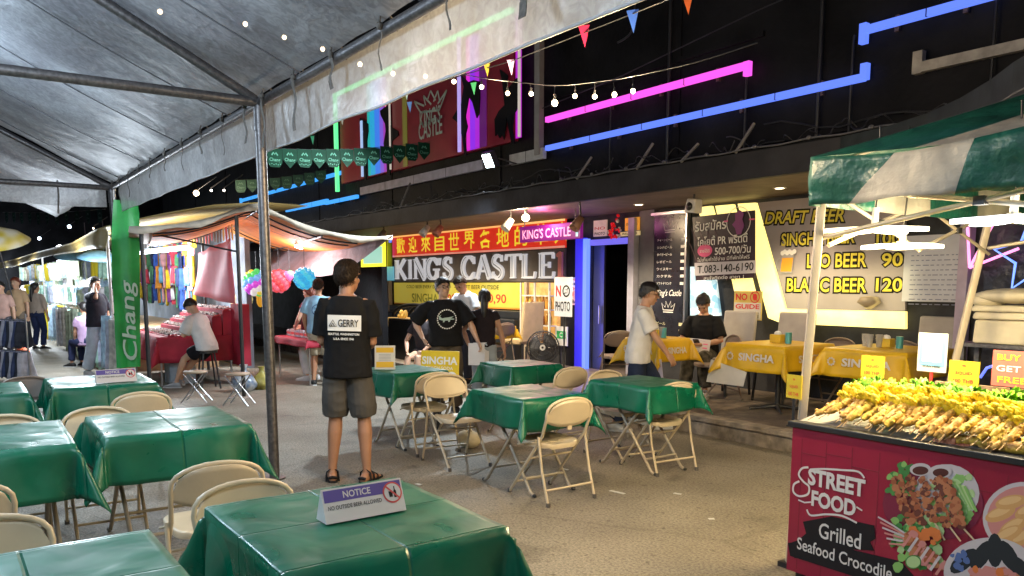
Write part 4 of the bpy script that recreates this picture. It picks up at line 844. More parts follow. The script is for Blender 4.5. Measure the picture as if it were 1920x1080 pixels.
def cloth_mesh(W, D, dx0, dx1, dy0, dy1, seed, top=.765, n=46):
    """a rectangular sheet laid on a W x D top, hanging by dx0.. on each side"""
    q = MB(); vs = []; Rr = random.Random(seed); ph = [Rr.uniform(0, 6) for _ in range(8)]
    def axis(a, b, half, n):
        out = []
        for i in range(n + 1): out.append(-(half + a) + (2 * half + a + b) * i / n)
        for e in (-half, half):
            k = min(range(len(out)), key=lambda i: abs(out[i] - e)); out[k] = e
        return out
    ux = axis(dx0, dx1, W / 2, n); uy = axis(dy0, dy1, D / 2, n)
    for x in ux:
        for y in uy:
            ex_ = max(0, abs(x) - W / 2); ey_ = max(0, abs(y) - D / 2); sx = 1 if x > 0 else -1; sy = 1 if y > 0 else -1
            cx = max(-W / 2, min(W / 2, x)); cy = max(-D / 2, min(D / 2, y)); r = hypot(ex_, ey_)
            if r < 1e-6:
                z = top + .0035 * noise.noise(Vector((x * 6, y * 6, seed))) ; vs.append((x, y, z)); continue
            a = atan2(ey_, ex_); k = sin(2 * a)
            out = .012 + r * (.10 + .34 * k * k)
            side = (.018 * sin(cy * 9 + ph[0] + sx) if ex_ > ey_ else .018 * sin(cx * 9 + ph[1] + sy)) * min(1, r / .15)
            # small gathered fold next to each corner
            g = 0
            if ex_ > 0 and ey_ == 0: dc = D / 2 - abs(cy); g = -.03 * math.exp(-(dc / .07) ** 2) * r / .2
            if ey_ > 0 and ex_ == 0: dc = W / 2 - abs(cx); g = -.03 * math.exp(-(dc / .07) ** 2) * r / .2
            ox = cos(a) * (out + side + g) * sx; oy = sin(a) * (out + side + g) * sy
            z = top - r * (.97 - .10 * k) - .003 + .006 * noise.noise(Vector((x * 5, y * 5, seed + 3)))
            if r < .02: z = top - r * r / .04 ; 
            vs.append((cx + ox, cy + oy, z))
    m_ = n + 1
    q.add(vs, [(i * m_ + j, (i + 1) * m_ + j, (i + 1) * m_ + j + 1, i * m_ + j + 1) for i in range(n) for j in range(n)], 0, True)
    return q
def make_table(W, D, label, x, y, rz=0, legs='x'):
    o = thing('folding_table', label, 'table', (x, y, 0), rz, 'folding tables under green cloths')
    q = MB(); q.bb((-W / 2, -D / 2, .725), (W / 2, D / 2, .755)); q.build('tabletop', m_tbl, o, bevel=.008)
    for s_ in (-1, 1):
        Yl = s_ * (D / 2 - .10)
        for d in (-1, 1):
            yy = Yl + d * .014; q = MB(); q.tube([(-d * W * .40, yy, .70), (d * W * .40, yy, .03), (d * W * .46, yy, .012)], .013, 8); q.build('leg', m_leg, o)
            q = MB(); q.ell((d * W * .47, yy, .014), (.02, .017, .014), 8, 5); q.build('foot_cap', m_blackpl, o)
    for d in (-1, 1):
        q = MB(); q.tube([(d * W * .33, -(D / 2 - .1), .13), (d * W * .33, D / 2 - .1, .13)], .010, 8); q.build('stretcher', m_leg, o); q = MB(); q.tube([(d * W * .38, -(D / 2 - .1), .685), (d * W * .38, D / 2 - .1, .685)], .011, 8); q.build('stretcher', m_leg, o)
    return o
TB = [(-2.69, 1.16, .86, .78, .30, 'near front folding table that carries the large notice card', 'green vinyl cloth under the large notice card, nearest the camera', 1),
      (-5.29, 1.06, .86, .78, .26, 'folding table in the middle of the left group, left of the steel post', 'green vinyl cloth with bright warm reflection, left of the steel tent post', 2),
      (-7.82, 1.04, .88, .76, .26, 'farthest left folding table, carrying the small notice card', 'green vinyl cloth under the small far notice card', 3),
      (-5.25, .12, .86, .76, .33, 'folding table cut by the left edge, between two beige chairs', 'green vinyl cloth with long drooping corner at the left edge', 4),
      (-7.68, .07, .86, .76, .26, 'folding table farthest at the left edge, barely in view', 'green vinyl cloth of the small far table cut by the left edge', 5),
      (-2.50, .13, .86, .76, .26, 'folding table in the bottom left corner of the photo', 'green vinyl cloth in the bottom left corner', 6),
      (-5.08, 3.71, .70, .58, .25, 'folding table in the middle of the road right of the man in black', 'green vinyl cloth in the middle of the road with one long pointed corner', 7),
      (-5.04, 4.94, .70, .56, .22, 'folding table beside the kerb, next to the man in the white shirt', 'green vinyl cloth next to the kerb and the man in white', 8),
      (-6.95, 4.97, .60, .60, .20, 'farthest folding table, in front of the fan', 'green vinyl cloth farthest back, in front of the fan, with fluttering hem', 9),
      (-7.12, 3.68, .64, .56, .24, 'folding table just behind the man in the black printed shirt', 'green vinyl cloth right behind the man in the black printed shirt', 10)]
for (x, y, W, D, h_, l1, l2, sd) in TB:
    make_table(W, D, l1, x, y)
    R5 = random.Random(sd * 7); o = cloth_mesh(W + .02, D + .02, h_ * R5.uniform(.9, 1.15), h_ * R5.uniform(.9, 1.15), h_ * R5.uniform(.9, 1.15), h_ * R5.uniform(.9, 1.15), sd).build('tablecloth', m_cloth, solid=.0012)
    o.location = (x, y, 0); o.rotation_euler = (0, 0, radians(R5.uniform(-1.5, 1.5))); tag(o, l2, 'tablecloth', 'green vinyl tablecloths')

# ================================================================ folding chairs
m_ch = mat('chair_beige_enamel', (.60, .50, .35), .38, .05, var=.08, vs=4, bump=.08, bs=50); m_chd = mat('chair_brown_enamel', (.20, .15, .12), .4, .05, var=.1)
m_foot = mat('rubber_foot', (.10, .09, .08), .7)
def make_chair(m):
    o = thing('folding_chair', 'x', 'chair')
    # frame: feet forward, up to a wide rounded arch behind the sitter
    q = MB(); A = Vector((0, .24, 0.01)); B = Vector((0, -.175, .50)); T_ = Vector((0, -.235, .64)); w_ = .205
    P = [(-w_ + .005, A.y, A.z), (-w_, B.y, B.z)]
    P += [(-w_ - .005, T_.y, T_.z)]
    for i in range(13):
        a = radians(180 - 180 * i / 12); P.append(((w_ + .008) * cos(a) * (1 if abs(cos(a)) > .3 else 1), -.24 - .02 * sin(a), .665 + .115 * sin(a) ** .75 if sin(a) > 0 else .665))
    P += [(w_ + .005, T_.y, T_.z), (w_, B.y, B.z), (w_ - .005, A.y, A.z)]
    q.tube(P, .0115, 10); q.build('frame', m, o)
    for s_ in (-1, 1):
        q = MB(); q.tube([(s_ * .222, -.155, .50), (s_ * .224, -.20, .25), (s_ * .222, -.275, .01)], .0105, 8); q.build('rear_leg', m, o)
        q = MB(); q.tube([(s_ * .218, -.12, .47), (s_ * .21, .12, .40)], .007, 6); q.build('hinge_bar', m, o)
        for y in (.243, -.277): q = MB(); q.cyl((s_ * (.2 if y > 0 else .222), y, 0), .016, .03, 8); q.build('rubber_foot', m_foot, o)
    q = MB(); q.tube([(-.222, -.246, .115), (.222, -.246, .115)], .009, 8); q.build('stretcher', m, o)
    q = MB(); q.tube([(-.2, .165, .10), (.2, .165, .10)], .009, 8); q.build('stretcher', m, o)
    q = MB(); q.tube([(-.2, -.02, .315), (.2, -.02, .315)], .008, 8); q.build('stretcher', m, o)
    # seat pan with rounded front and rolled lip
    q = MB(); rings_ = []
    for z, sc in ((.405, .99), (.435, 1.0), (.443, .97), (.438, .86), (.436, .4)):
        ring = []
        for i in range(40):
            a = 2 * pi * i / 40; cx, cy = cos(a), sin(a); e = 2 / 4.5; ring.append(Vector((.195 * sc * (abs(cx) ** e) * (1 if cx > 0 else -1) * (1 - .06 * (cy < 0)), .02 + .195 * sc * (abs(cy) ** e) * (1 if cy > 0 else -1), z - .012 * (cy < -.9))))
        rings_.append(ring)
    q.rings(rings_); q.build('seat', m, o)
    # curved back panel: straight lower edge, arched top, dished
    q = MB(); nx, nz = 16, 7; vs = []
    for k in (0, 1):
        for i in range(nx + 1):
            f = -1 + 2 * i / nx; x = f * .203; top = .66 + .112 * max(0, 1 - abs(f) ** 2.6) ** .55; bot = .575 + .045 * abs(f) ** 3
            for j in range(nz + 1):
                z = bot + (top - bot) * j / nz; y = -.215 - (z - .58) * .22 - .022 * (1 - f * f) - k * .010; vs.append((x, y, z))
    M_ = nz + 1; off = (nx + 1) * M_; fs = []
    for i in range(nx):
        for j in range(nz): a = i * M_ + j; fs += [(a, a + M_, a + M_ + 1, a + 1), (off + a + 1, off + a + M_ + 1, off + a + M_, off + a)]
        a = i * M_; fs.append((a, off + a, off + a + M_, a + M_)); a += nz; fs.append((a, a + M_, off + a + M_, off + a))
    q.add(vs, fs, 0, True); q.tube([vs[i * M_] for i in range(nx + 1)], .007, 6); q.build('back_panel', m, o)
    q = MB(); q.bb((-.02, -.245, .545), (.02, -.232, .585)); q.build('back_clip', m, o); return o
ch0 = make_chair(m_ch)
CH = [(-4.76, 3.68, 90, 'beige folding chair in the middle of the road, near side of the central green table'), (-4.95, 5.02, 90, 'beige folding chair nearest the kerb, at the right table'),
      (-6.08, 3.66, -90, 'beige folding chair with its back panel toward the central table edge, left of it'), (-6.78, 3.72, 90, 'beige folding chair back to back with the one left of the central table'),
      (-6.42, 5.04, 90, 'beige folding chair in front of the farthest green table'), (-5.50, 5.12, -90, 'beige folding chair mostly hidden behind the table beside the kerb'),
      (-5.74, .76, -90, 'beige folding chair between the cut left table and the far notice table'), (-6.90, 1.16, 90, 'beige folding chair in front of the table with the small notice'),
      (-5.72, .22, -90, 'beige folding chair at the left edge, only its back top showing over the table'), (-4.07, .99, 90, 'beige folding chair fully seen left of the steel post, seat toward the left table'),
      (-3.12, .98, -90, 'beige folding chair tucked behind the nearest notice table'), (-3.12, .05, -90, 'large beige folding chair back in the lower left corner'),
      (-4.28, -.03, 90, 'beige folding chair at the left edge, just its rounded frame corner in view')]
for i, (x, y, rz, l_) in enumerate(CH):
    c = ch0 if i == 0 else copy_tree(ch0); c.location = (x, y, 0); c.rotation_euler = (0, 0, radians(rz + RNG.uniform(-5, 5))); tag(c, l_, 'chair', 'beige folding chairs')
c = make_chair(m_chd); c.location = (-8.08, .52, 0); c.rotation_euler = (0, 0, radians(-88)); tag(c, 'dark brown folding chair back behind the far left table', 'chair')

# ================================================================ notice cards
def notice(px0, py0, px1, py1, z, hh, label, seed):
    a = WZ(px0, py0, z); b = WZ(px1, py1, z); d = (b - a); L_ = d.length; o = thing('notice_card', label, 'sign', ((a + b) / 2), atan2(d.y, d.x))
    q = MB(); dp = .045; tz = hh
    # folded A-shape: front face leans back
    q.add([(-L_ / 2, 0, 0), (L_ / 2, 0, 0), (L_ / 2, dp, tz), (-L_ / 2, dp, tz), (-L_ / 2, 2 * dp, 0), (L_ / 2, 2 * dp, 0)], [(0, 1, 2, 3), (3, 2, 5, 4), (0, 3, 4), (1, 5, 2), (0, 4, 5, 1)], 0)
    V = Vector((0, dp, tz)).normalized(); hs = sqrt(dp * dp + tz * tz); c0 = Vector((0, dp / 2, tz / 2)); O = Vector((0, 0, 0))
    q.poly([(-L_ * .48, hs * .60), (L_ * .48, hs * .60), (L_ * .48, hs * .95), (-L_ * .48, hs * .95)], O, UX, V, 1, .001)
    q.text('NOTICE', O + V * hs * .775 + UX * (-L_ * .08), UX, V, hs * .20, L_ * .34, 0, .02, .002); q.text('NO OUTSIDE BEER ALLOWED', O + V * hs * .43 + UX * (-L_ * .12), UX, V, hs * .12, L_ * .66, 2, .01, .002)
    C_ = O + V * hs * .60 + UX * (L_ * .36); q.disc(0, 0, hs * .32, hs * .32, C_, UX, V, 3, .002); q.disc(0, 0, hs * .27, hs * .27, C_, UX, V, 0, .003)
    s_ = hs * .27
    q.poly([(-.45 * s_, -.5 * s_), (-.05 * s_, -.5 * s_), (0, .15 * s_), (-.5 * s_, .15 * s_)], C_, UX, V, 2, .004); q.poly([(.12 * s_, -.6 * s_), (.45 * s_, -.6 * s_), (.45 * s_, .1 * s_), (.33 * s_, .3 * s_), (.33 * s_, .65 * s_), (.2 * s_, .65 * s_), (.2 * s_, .3 * s_), (.12 * s_, .1 * s_)], C_, UX, V, 2, .004)
    q.stroke([(-.72 * s_, .72 * s_), (.72 * s_, -.72 * s_)], s_ * .2, C_, UX, V, 3, .005)
    q.build('card', [mat('card_white', (.66, .62, .62), .35, var=.05), flat('notice_purple', (.10, .07, .30)), f_black, flat('notice_red', (.6, .08, .08))], o, solid=0); return o
notice(612, 984, 762, 956, .772, .115, 'folded white notice card with purple band on the nearest green table', 1)
notice(181, 719, 257, 714, .772, .11, 'small folded notice card with purple band on the far left green table', 2)
# ================================================================ round folding stools
def stool(px, py, label, rz):
    p = WZ(px, py, .42); o = thing('folding_stool', label, 'stool', (p.x, p.y, 0), rz, 'round folding stools'); q = MB(); q.lathe([(0, .405), (.15, .405), (.158, .415), (.155, .43), (0, .432)], n=24); q.build('seat', mat('stool_tan', (.36, .27, .19), .5, var=.1), o)
    for k in (-1, 1):
        for s_ in (-1, 1): q = MB(); q.tube([(k * .13, s_ * .10, .40), (-k * .17, s_ * .12, .01)], .009, 6); q.build('leg', m_chrome, o)
    q = MB(); q.tube([(.10, -.112, .10), (.10, .112, .10)], .007, 6); q.build('stretcher', m_chrome, o); q = MB(); q.tube([(-.10, -.112, .10), (-.10, .112, .10)], .007, 6); q.build('stretcher', m_chrome, o)
stool(366, 697, 'round folding stool beside the seated boy, left one of the pair', radians(60)); stool(446, 701, 'round folding stool right of the seated boy, near the steel post', radians(50))
# ================================================================ street food kiosk
KY = 3.66
kx0, kx1, ky1 = -2.60, .7, 4.55
kk = thing('food_counter', 'red street food counter with printed panel of skewers and plates', 'counter', (-2.6, KY, 0))
q = MB(); q.bb((kx0, KY, .06), (kx1, KY + .03, .855), 0)
# printed plank pattern: real print, thin raised lines
for i in range(22):
    x = kx0 + .06 + i * .145; q.bb((x, KY - .001, .08), (x + .004, KY, .80), 1)
for i, (x0, z) in enumerate([(kx0 + .06, .72), (kx0 + .2, .74), (kx0 + .35, .70), (kx0 + .64, .66), (kx0 + .93, .71), (kx0 + 1.2, .69)]): q.bb((x0, KY - .002, z), (x0 + .145, KY, z + .004), 1)
def K(px, py): p = WY(px, py, KY); return (p.x, p.z)
O_ = (0, KY, 0)
# brush strokes
q.poly([K(*p) for p in [(1506, 978), (1560, 968), (1640, 985), (1642, 1010), (1632, 1016), (1640, 1032), (1600, 1030), (1620, 1040), (1690, 1072), (1600, 1080), (1520, 1046), (1490, 1046), (1482, 1018), (1498, 1012), (1512, 1000)]][::-1], O_, UX, UZ, 2, .003)
q.poly([K(*p) for p in [(1478, 1018), (1520, 1012), (1690, 1052), (1720, 1086), (1690, 1098), (1600, 1080), (1482, 1042)]][::-1], O_, UX, UZ, 2, .0035)
def kt(s_, cx, cy, h_px, w_px, m=3, bold=.01, slant=0.0, off=.005):
    a = WY(cx - w_px / 2, cy, KY); b = WY(cx + w_px / 2, cy, KY); c = WY(cx, cy - h_px / 2, KY); d = WY(cx, cy + h_px / 2, KY); e = WY(cx, cy, KY)
    q.text(s_, (e.x, KY, e.z), UX, UZ, c.z - d.z, b.x - a.x, m, bold, off, slant=slant)
kt('Grilled', 1575, 1004, 30, 80); kt('Seafood Crocodile', 1580, 1045, 24, 180, slant=-.02)
kt('STREET', 1568, 904, 33, 108, bold=.04); kt('FOOD', 1563, 943, 31, 84, bold=.04)
S0 = K(1510, 905)
q.stroke(smooth([K(*p) for p in [(1517, 876), (1505, 878), (1499, 890), (1508, 903), (1518, 912), (1516, 926), (1500, 930), (1489, 922), (1490, 908), (1500, 902)]]), .011, O_, UX, UZ, 3, .006)
q.stroke(smooth([K(*p) for p in [(1520, 880), (1545, 879), (1580, 881), (1610, 884), (1622, 896)]]), .010, O_, UX, UZ, 3, .006)
q.stroke(smooth([K(*p) for p in [(1514, 955), (1522, 966), (1550, 964), (1580, 967), (1608, 980)]]), .010, O_, UX, UZ, 3, .006); q.stroke([K(*p) for p in [(1498, 937), (1510, 942), (1522, 941)]], .008, O_, UX, UZ, 3, .006); q.stroke([K(*p) for p in [(1607, 950), (1618, 957)]], .008, O_, UX, UZ, 3, .006)
kmats = [mat('kiosk_red', (.29, .013, .042), .35, var=.18, vs=1.4, bump=.05, bs=8), flat('kiosk_line', (.20, .012, .028)), flat('kiosk_brush', (.02, .018, .02)), flat('kiosk_white', (.66, .64, .62))]
q.build('front_panel', kmats, kk, world=True)
# printed food pictures, low relief print layers
R6 = random.Random(11); q = MB(); PM = [flat('pr_green', (.05, .22, .05)), flat('pr_lgreen', (.22, .45, .12)), flat('pr_meat', (.30, .085, .035)), flat('pr_meat2', (.42, .16, .07)), flat('pr_meatdark', (.12, .03, .02)), flat('pr_plate', (.52, .48, .50)), flat('pr_sauce', (.07, .012, .008)), flat('pr_stick', (.62, .48, .30)), flat('pr_orange', (.62, .17, .04)), flat('pr_roll', (.60, .33, .12)), flat('pr_roll2', (.70, .45, .2)), flat('pr_black', (.03, .035, .04)), flat('pr_pink', (.55, .22, .2)), flat('pr_cuc', (.38, .55, .25)), flat('pr_blue', (.08, .14, .35)), flat('pr_darkred', (.18, .01, .04))]
def kd(px, py, rx, ry, m, off, n=22, rot=0):
    c = K(px, py); s_ = .00316 * 1.0; P = []
    for i in range(n):
        a = 2 * pi * i / n; x = rx * cos(a) * cos(rot) - ry * sin(a) * sin(rot); y = rx * cos(a) * sin(rot) + ry * sin(a) * cos(rot); P.append(K(px + x, py - y))
    q.poly(P, O_, UX, UZ, m, off)
def kblob(px, py, r, m, off):
    n = 9; P = [K(px + r * R6.uniform(.7, 1.2) * cos(2 * pi * i / n), py - r * R6.uniform(.7, 1.2) * sin(2 * pi * i / n)) for i in range(n)]; q.poly(P, O_, UX, UZ, m, off)
kd(1750, 945, 95, 70, 15, .002)
kd(1775, 925, 62, 55, 5, .0025)
OFF = [.003]
def nx_(): OFF[0] += .00004; return OFF[0]
for i in range(34): kblob(1760 + R6.uniform(-10, 65), 930 + R6.uniform(-40, 45), R6.uniform(6, 12), R6.choice((1, 13, 13)), nx_())
for i in range(30): kblob(1672 + R6.uniform(-8, 40), 885 + R6.uniform(-18, 40), R6.uniform(4, 9), R6.choice((0, 0, 1)), nx_())
kd(1727, 880, 20, 12, 5, nx_()); kd(1727, 882, 15, 8, 6, nx_()); kd(1765, 884, 21, 13, 5, nx_()); kd(1765, 886, 15, 8, 6, nx_())
for i in range(9): q.stroke([K(1770 + i * 5, 895 + i * 2), K(1800 + i * 4, 935 + i * 3)], .012, O_, UX, UZ, 13 if i % 2 else 1, nx_())
for i in range(60): kblob(1690 + R6.uniform(-18, 75), 970 + R6.uniform(-8, 95), R6.uniform(6, 12), R6.choice((1, 1, 0, 13)), nx_())
for k in range(5):
    x0, y0 = 1684 + k * 24, 895 + k * 2; dx, dy = 22, 78
    q.stroke([K(x0 + dx, y0 + dy), K(x0 + dx + 8 + k * 6, y0 + dy + 35)], .008, O_, UX, UZ, 7, nx_())
    for i in range(9):
        f = i / 8
        for j in range(5): kblob(x0 + dx * f + R6.uniform(-9, 9), y0 + dy * f + R6.uniform(-5, 5), R6.uniform(3, 7.5), R6.choice((2, 2, 3, 3, 4)), nx_())
for k in range(6): q.stroke([K(1650 + k * 4, 968 + k * 10), K(1680 + k * 3, 985 + k * 7), K(1702, 1000 + k * 3)], .009, O_, UX, UZ, 12 if k % 2 else 5, nx_())
for i in range(46): kblob(1712 + R6.uniform(0, 52), 1000 + R6.uniform(-10, 16) , R6.uniform(4, 8), 8, nx_())
P0_, P1_ = (1705, 1010), (1770, 1066)
for i in range(40): f = R6.random(); kblob(P0_[0] + f * 65 + R6.uniform(-12, 12), P0_[1] + f * 56 + R6.uniform(-12, 12), R6.uniform(5, 9), R6.choice((2, 12, 3)), nx_())
for i in range(7): f = i / 6; x, y = P0_[0] + f * 62, P0_[1] + f * 52; q.stroke([K(x - 8, y + 14), K(x + 10, y - 12)], .012, O_, UX, UZ, 5 if i % 2 else 12, nx_())
kd(1717, 1052, 15, 13, 0, nx_()); kd(1717, 1052, 13, 11, 13, nx_())
# right plates
kd(1925, 970, 78, 68, 5, nx_(), 34); kd(1925, 970, 70, 60, 12, nx_(), 30)
for (x, y, r) in ((1880, 962, .35), (1905, 985, .5), (1900, 940, .2), (1925, 1005, .5), (1935, 955, .4), (1895, 1000, .45)): kd(x, y, 30, 13, 9, nx_(), 16, r); kd(x - 2, y - 3, 22, 7, 10, nx_(), 14, r)
kd(1862, 1072, 88, 66, 5, nx_(), 36)
for (x, y, r) in ((1845, 1040, 1), (1870, 1030, 1.6), (1895, 1040, 2.1), (1915, 1062, 2.4), (1812, 1050, .7)): kd(x, y, 32, 15, 11, nx_(), 14, r)
for i in range(40): kblob(1860 + R6.uniform(-35, 50), 1075 + R6.uniform(-14, 18), R6.uniform(6, 12), R6.choice((12, 3, 8)), nx_())
for i in range(12): kblob(1805 + R6.uniform(-15, 15), 1045 + R6.uniform(-12, 20), R6.uniform(4, 8), 14, nx_())
q.build('food_print', PM, kk, world=True)
q = MB(); q.bb((kx0 - .02, KY - .02, .855), (kx1, KY + .05, .885)); q.build('edge_trim', m_blackpl, kk, world=True, bevel=.004)
q = MB(); q.bb((kx0, KY + .03, .06), (kx0 + .025, ky1, .87)); q.bb((kx0, ky1 - .02, .06), (kx1, ky1, .87)); q.build('side_panel', mat('kiosk_side_red', (.28, .02, .05), .4), kk, world=True)
for x in (kx0 + .05, kx0 + .12, -.9, .5):
    for y in (KY + .06, ky1 - .06): q = MB(); q.bb((x - .02, y - .02, 0), (x + .02, y + .02, .07)); q.build('leg', m_blackpl, kk, world=True)
# sloped display deck
q = MB(); q.add([(kx0, KY + .02, .875), (kx1, KY + .02, .875), (kx1, ky1, 1.02), (kx0, ky1, 1.02), (kx0, KY + .02, .86), (kx1, KY + .02, .86), (kx1, ky1, .86), (kx0, ky1, .86)], [(0, 1, 2, 3), (4, 7, 6, 5), (0, 4, 5, 1), (1, 5, 6, 2), (2, 6, 7, 3), (3, 7, 4, 0)]); q.build('display_deck', mat('steel_tray', (.40, .40, .40), .5, .7, var=.1), kk, world=True)
q = MB(); q.bb((kx0 + .3, ky1 - .03, 1.02), (kx1, ky1, 1.07)); q.build('back_rail', mat('rail_wood', (.30, .20, .13), .5, var=.3, vs=14), kk, world=True)
def deck(y): return .875 + (y - KY - .02) / (ky1 - KY - .02) * .145
# ---- seafood skewers with yellow egg crowns
def lump(q, P, r, seed, m=0, n=9):
    Rr = random.Random(seed); k = len(P); q.tube(P, [r[i] * Rr.uniform(.8, 1.15) for i in range(k)], n, m)
SK = []
fm = [mat('food_golden', (.58, .30, .03), .45, var=.5, vs=30, col2=(.80, .56, .08), bump=.8, bs=90), mat('food_brown', (.46, .19, .03), .5, var=.4, vs=26, col2=(.74, .46, .08), bump=.8, bs=80), mat('food_pinkish', (.56, .25, .06), .45, var=.4, vs=28, col2=(.78, .50, .12), bump=.8, bs=80)]
m_egg = mat('egg_yellow', (.76, .50, .005), .5, var=.25, vs=50, bump=1, bs=70, col2=(.88, .70, .03))
for v in range(6):
    Rr = random.Random(30 + v); o = thing('seafood_skewer', 'x', 'skewer')
    q = MB(); P = [(Rr.uniform(-.006, .006), -.10 + .021 * i, .012 + .006 * Rr.random()) for i in range(10)]; lump(q, P, [.008, .014, .017, .016, .018, .016, .019, .017, .016, .010], v, 0)
    for i in range(14): q.ell((Rr.uniform(-.018, .018), Rr.uniform(-.08, .08), .018 + Rr.uniform(-.006, .010)), (.010, .012, .008), 6, 4, 0)
    q.build('seafood', fm[v % 3], o)
    q = MB(); q.ell((0, .105, .030), (.036, .022, .034), 12, 8)
    for i in range(16): a = Rr.uniform(0, 6.3); q.ell((.032 * cos(a), .105 + Rr.uniform(-.016, .016), .030 + .030 * sin(a)), (.012, .010, .012), 6, 4)
    q.build('egg_crown', m_egg, o); q = MB(); q.tube([(0, -.16, .012), (0, -.08, .014)], .002, 5); q.build('stick', m_wood, o); SK.append(o)
used = set()
def pile(px, py, z, wd, n, label, rows=2, lean=30, rzb=-15):
    p = WZ(px, py, z); k = 0; p.y = KY + .135 if p.y < 4.0 else 4.36
    for r_ in range(rows):
        for i in range(n):
            x = p.x + (i / (n - 1) - .5) * wd + RNG.uniform(-.008, .008) + r_ * .015; y = p.y - .02 + r_ * .07 + RNG.uniform(-.025, .025)
            if x < kx0 + .03 or y > ky1: continue
            s_ = RNG.randrange(6)
            o = SK[s_] if s_ not in used else copy_tree(SK[s_]); used.add(s_)
            zz = .022 * (1 - (2 * i / (n - 1) - 1) ** 2) + deck(y) + .050 + r_ * .026 + RNG.uniform(-.006, .018); o.scale = (1.1, .86, 1.1); o.location = (x, y, zz); o.rotation_euler = (radians(lean + RNG.uniform(-6, 6)), radians(RNG.uniform(-15, 15)), radians(rzb + RNG.uniform(-10, 10))); tag(o, label, 'skewer', label.split(' in the')[0] + ' pile' if False else label); k += 1
pile(1552, 800, .93, .42, 8, 'yellow crowned seafood skewer in the front left pile by the counter corner', 2)
pile(1672, 812, .93, .34, 7, 'yellow crowned seafood skewer in the front middle pile', 2)
pile(1655, 765, 1.02, .46, 8, 'yellow crowned seafood skewer in the back left pile behind the lettuce', 2)
pile(1815, 775, 1.04, .36, 7, 'yellow crowned seafood skewer in the back middle pile below the yellow card', 2)
pile(1795, 830, .93, .22, 5, 'yellow crowned seafood skewer in the small front pile beside the red pieces', 1)
pile(1950, 795, 1.02, .26, 5, 'yellow crowned seafood skewer in the back right pile at the photo edge', 2)
for v in range(6):
    if v not in used: SK[v].location = (kx0 + .2 + .05 * v, 4.2, 1.0); tag(SK[v], 'yellow crowned seafood skewer in the back left pile behind the lettuce', 'skewer', 'yellow crowned seafood skewer in the back left pile behind the lettuce')
# lettuce: nobody could count the leaves
q = MB(); Rr = random.Random(77)
for i in range(700):
    f = Rr.random(); px = 1600 + f * 330; p = WY(px, 775, 4.07); p.y = 4.07 + Rr.uniform(-.08, .08)
    if p.x < kx0 + .03: continue
    if p.y < KY + .06 or p.y > ky1 - .02: continue
    s_ = Rr.uniform(.025, .05); a = Rr.uniform(0, 6.3); tl = Rr.uniform(-.9, .9); M_ = Matrix.Translation((p.x, p.y, deck(p.y) + Rr.uniform(.06, .150))) @ Matrix.Rotation(a, 4, 'Z') @ Matrix.Rotation(tl, 4, 'X')
    vs = []; 
    for r_ in range(3):
        for k in range(9):
            t_ = -1.3 + 2.6 * k / 8; rr = s_ * (r_ / 2); vs.append(M_ @ Vector((rr * sin(t_), rr * cos(t_), .25 * s_ * (r_ == 2) * (1 if k % 2 else -1))))
    q.add(vs, [(r_ * 9 + k, r_ * 9 + k + 1, (r_ + 1) * 9 + k + 1, (r_ + 1) * 9 + k) for r_ in range(2) for k in range(8)], Rr.choice((0, 0, 1)), True)
tag(q.build('lettuce', [mat('lettuce_green', (.10, .28, .01), .45, var=.3, vs=30), mat('lettuce_light', (.26, .48, .03), .45, var=.2, vs=30)]), 'bed of light green lettuce leaves running between the skewer piles', 'lettuce', kind='stuff')
# sausages and red pieces, front right
for i, (px, py, rz, L_) in enumerate(((1868, 846, 10, .13), (1905, 838, 5, .16), (1900, 858, -8, .15), (1880, 830, 14, .14), (1925, 850, 4, .14), (1852, 858, 80, .06), (1872, 866, 85, .06), (1915, 818, 10, .15))):
    p = WZ(px, py, .93); o = thing('grilled_sausage', 'fat grilled sausage roll at the front right end of the counter', 'sausage', (p.x, max(p.y, KY + .07), deck(max(p.y, KY + .07)) + .024 + .008 * (i % 3)), radians(rz), 'grilled sausages at the front right')
    q = MB(); q.tube([(-L_ / 2, 0, 0), (-L_ / 2 + .012, 0, 0), (0, 0, .003), (L_ / 2 - .012, 0, 0), (L_ / 2, 0, 0)], [.010, .022, .024, .022, .010], 14); q.build('casing', fm[i % 2], o)
for i in range(14):
    p = WZ(1715 + (i % 7) * 9, 822 + (i // 7) * 9, .92); q = MB(); q.box((0, 0, 0), (.03, .022, .03), 0, Matrix.Rotation(.3 * i, 3, 'Z')); o = q.build('crab_stick', mat('crab_red', (.62, .07, .03), .4, var=.3, vs=40, col2=(.75, .35, .2)), bevel=.004); o.location = (p.x, max(p.y, KY + .08), deck(p.y) + .028); tag(o, 'small red crab stick chunk at the front edge between the skewer piles', 'crab stick', 'red crab stick chunks')
for i in range(26):
    p = WZ(1740 + (i % 13) * 12 + (i // 13) * 5, 838 + (i % 13) * 2.2 - (i // 13) * 16, .92); y = max(p.y, KY + .08); q = MB(); Rr = random.Random(i); lump(q, [(Rr.uniform(-.01, .01) + .012 * k, 0, .01 * Rr.random()) for k in range(8)], [.006, .014, .017, .018, .016, .017, .014, .006], i)
    o = q.build('fried_prawn', fm[i % 3]); o.location = (p.x - .04, y, deck(y) + .02); o.rotation_euler = (0, Rr.uniform(-.2, .2), Rr.uniform(-.3, .3)); tag(o, 'golden fried prawn in the low row along the front right edge', 'fried prawn', 'fried prawns along the front edge')
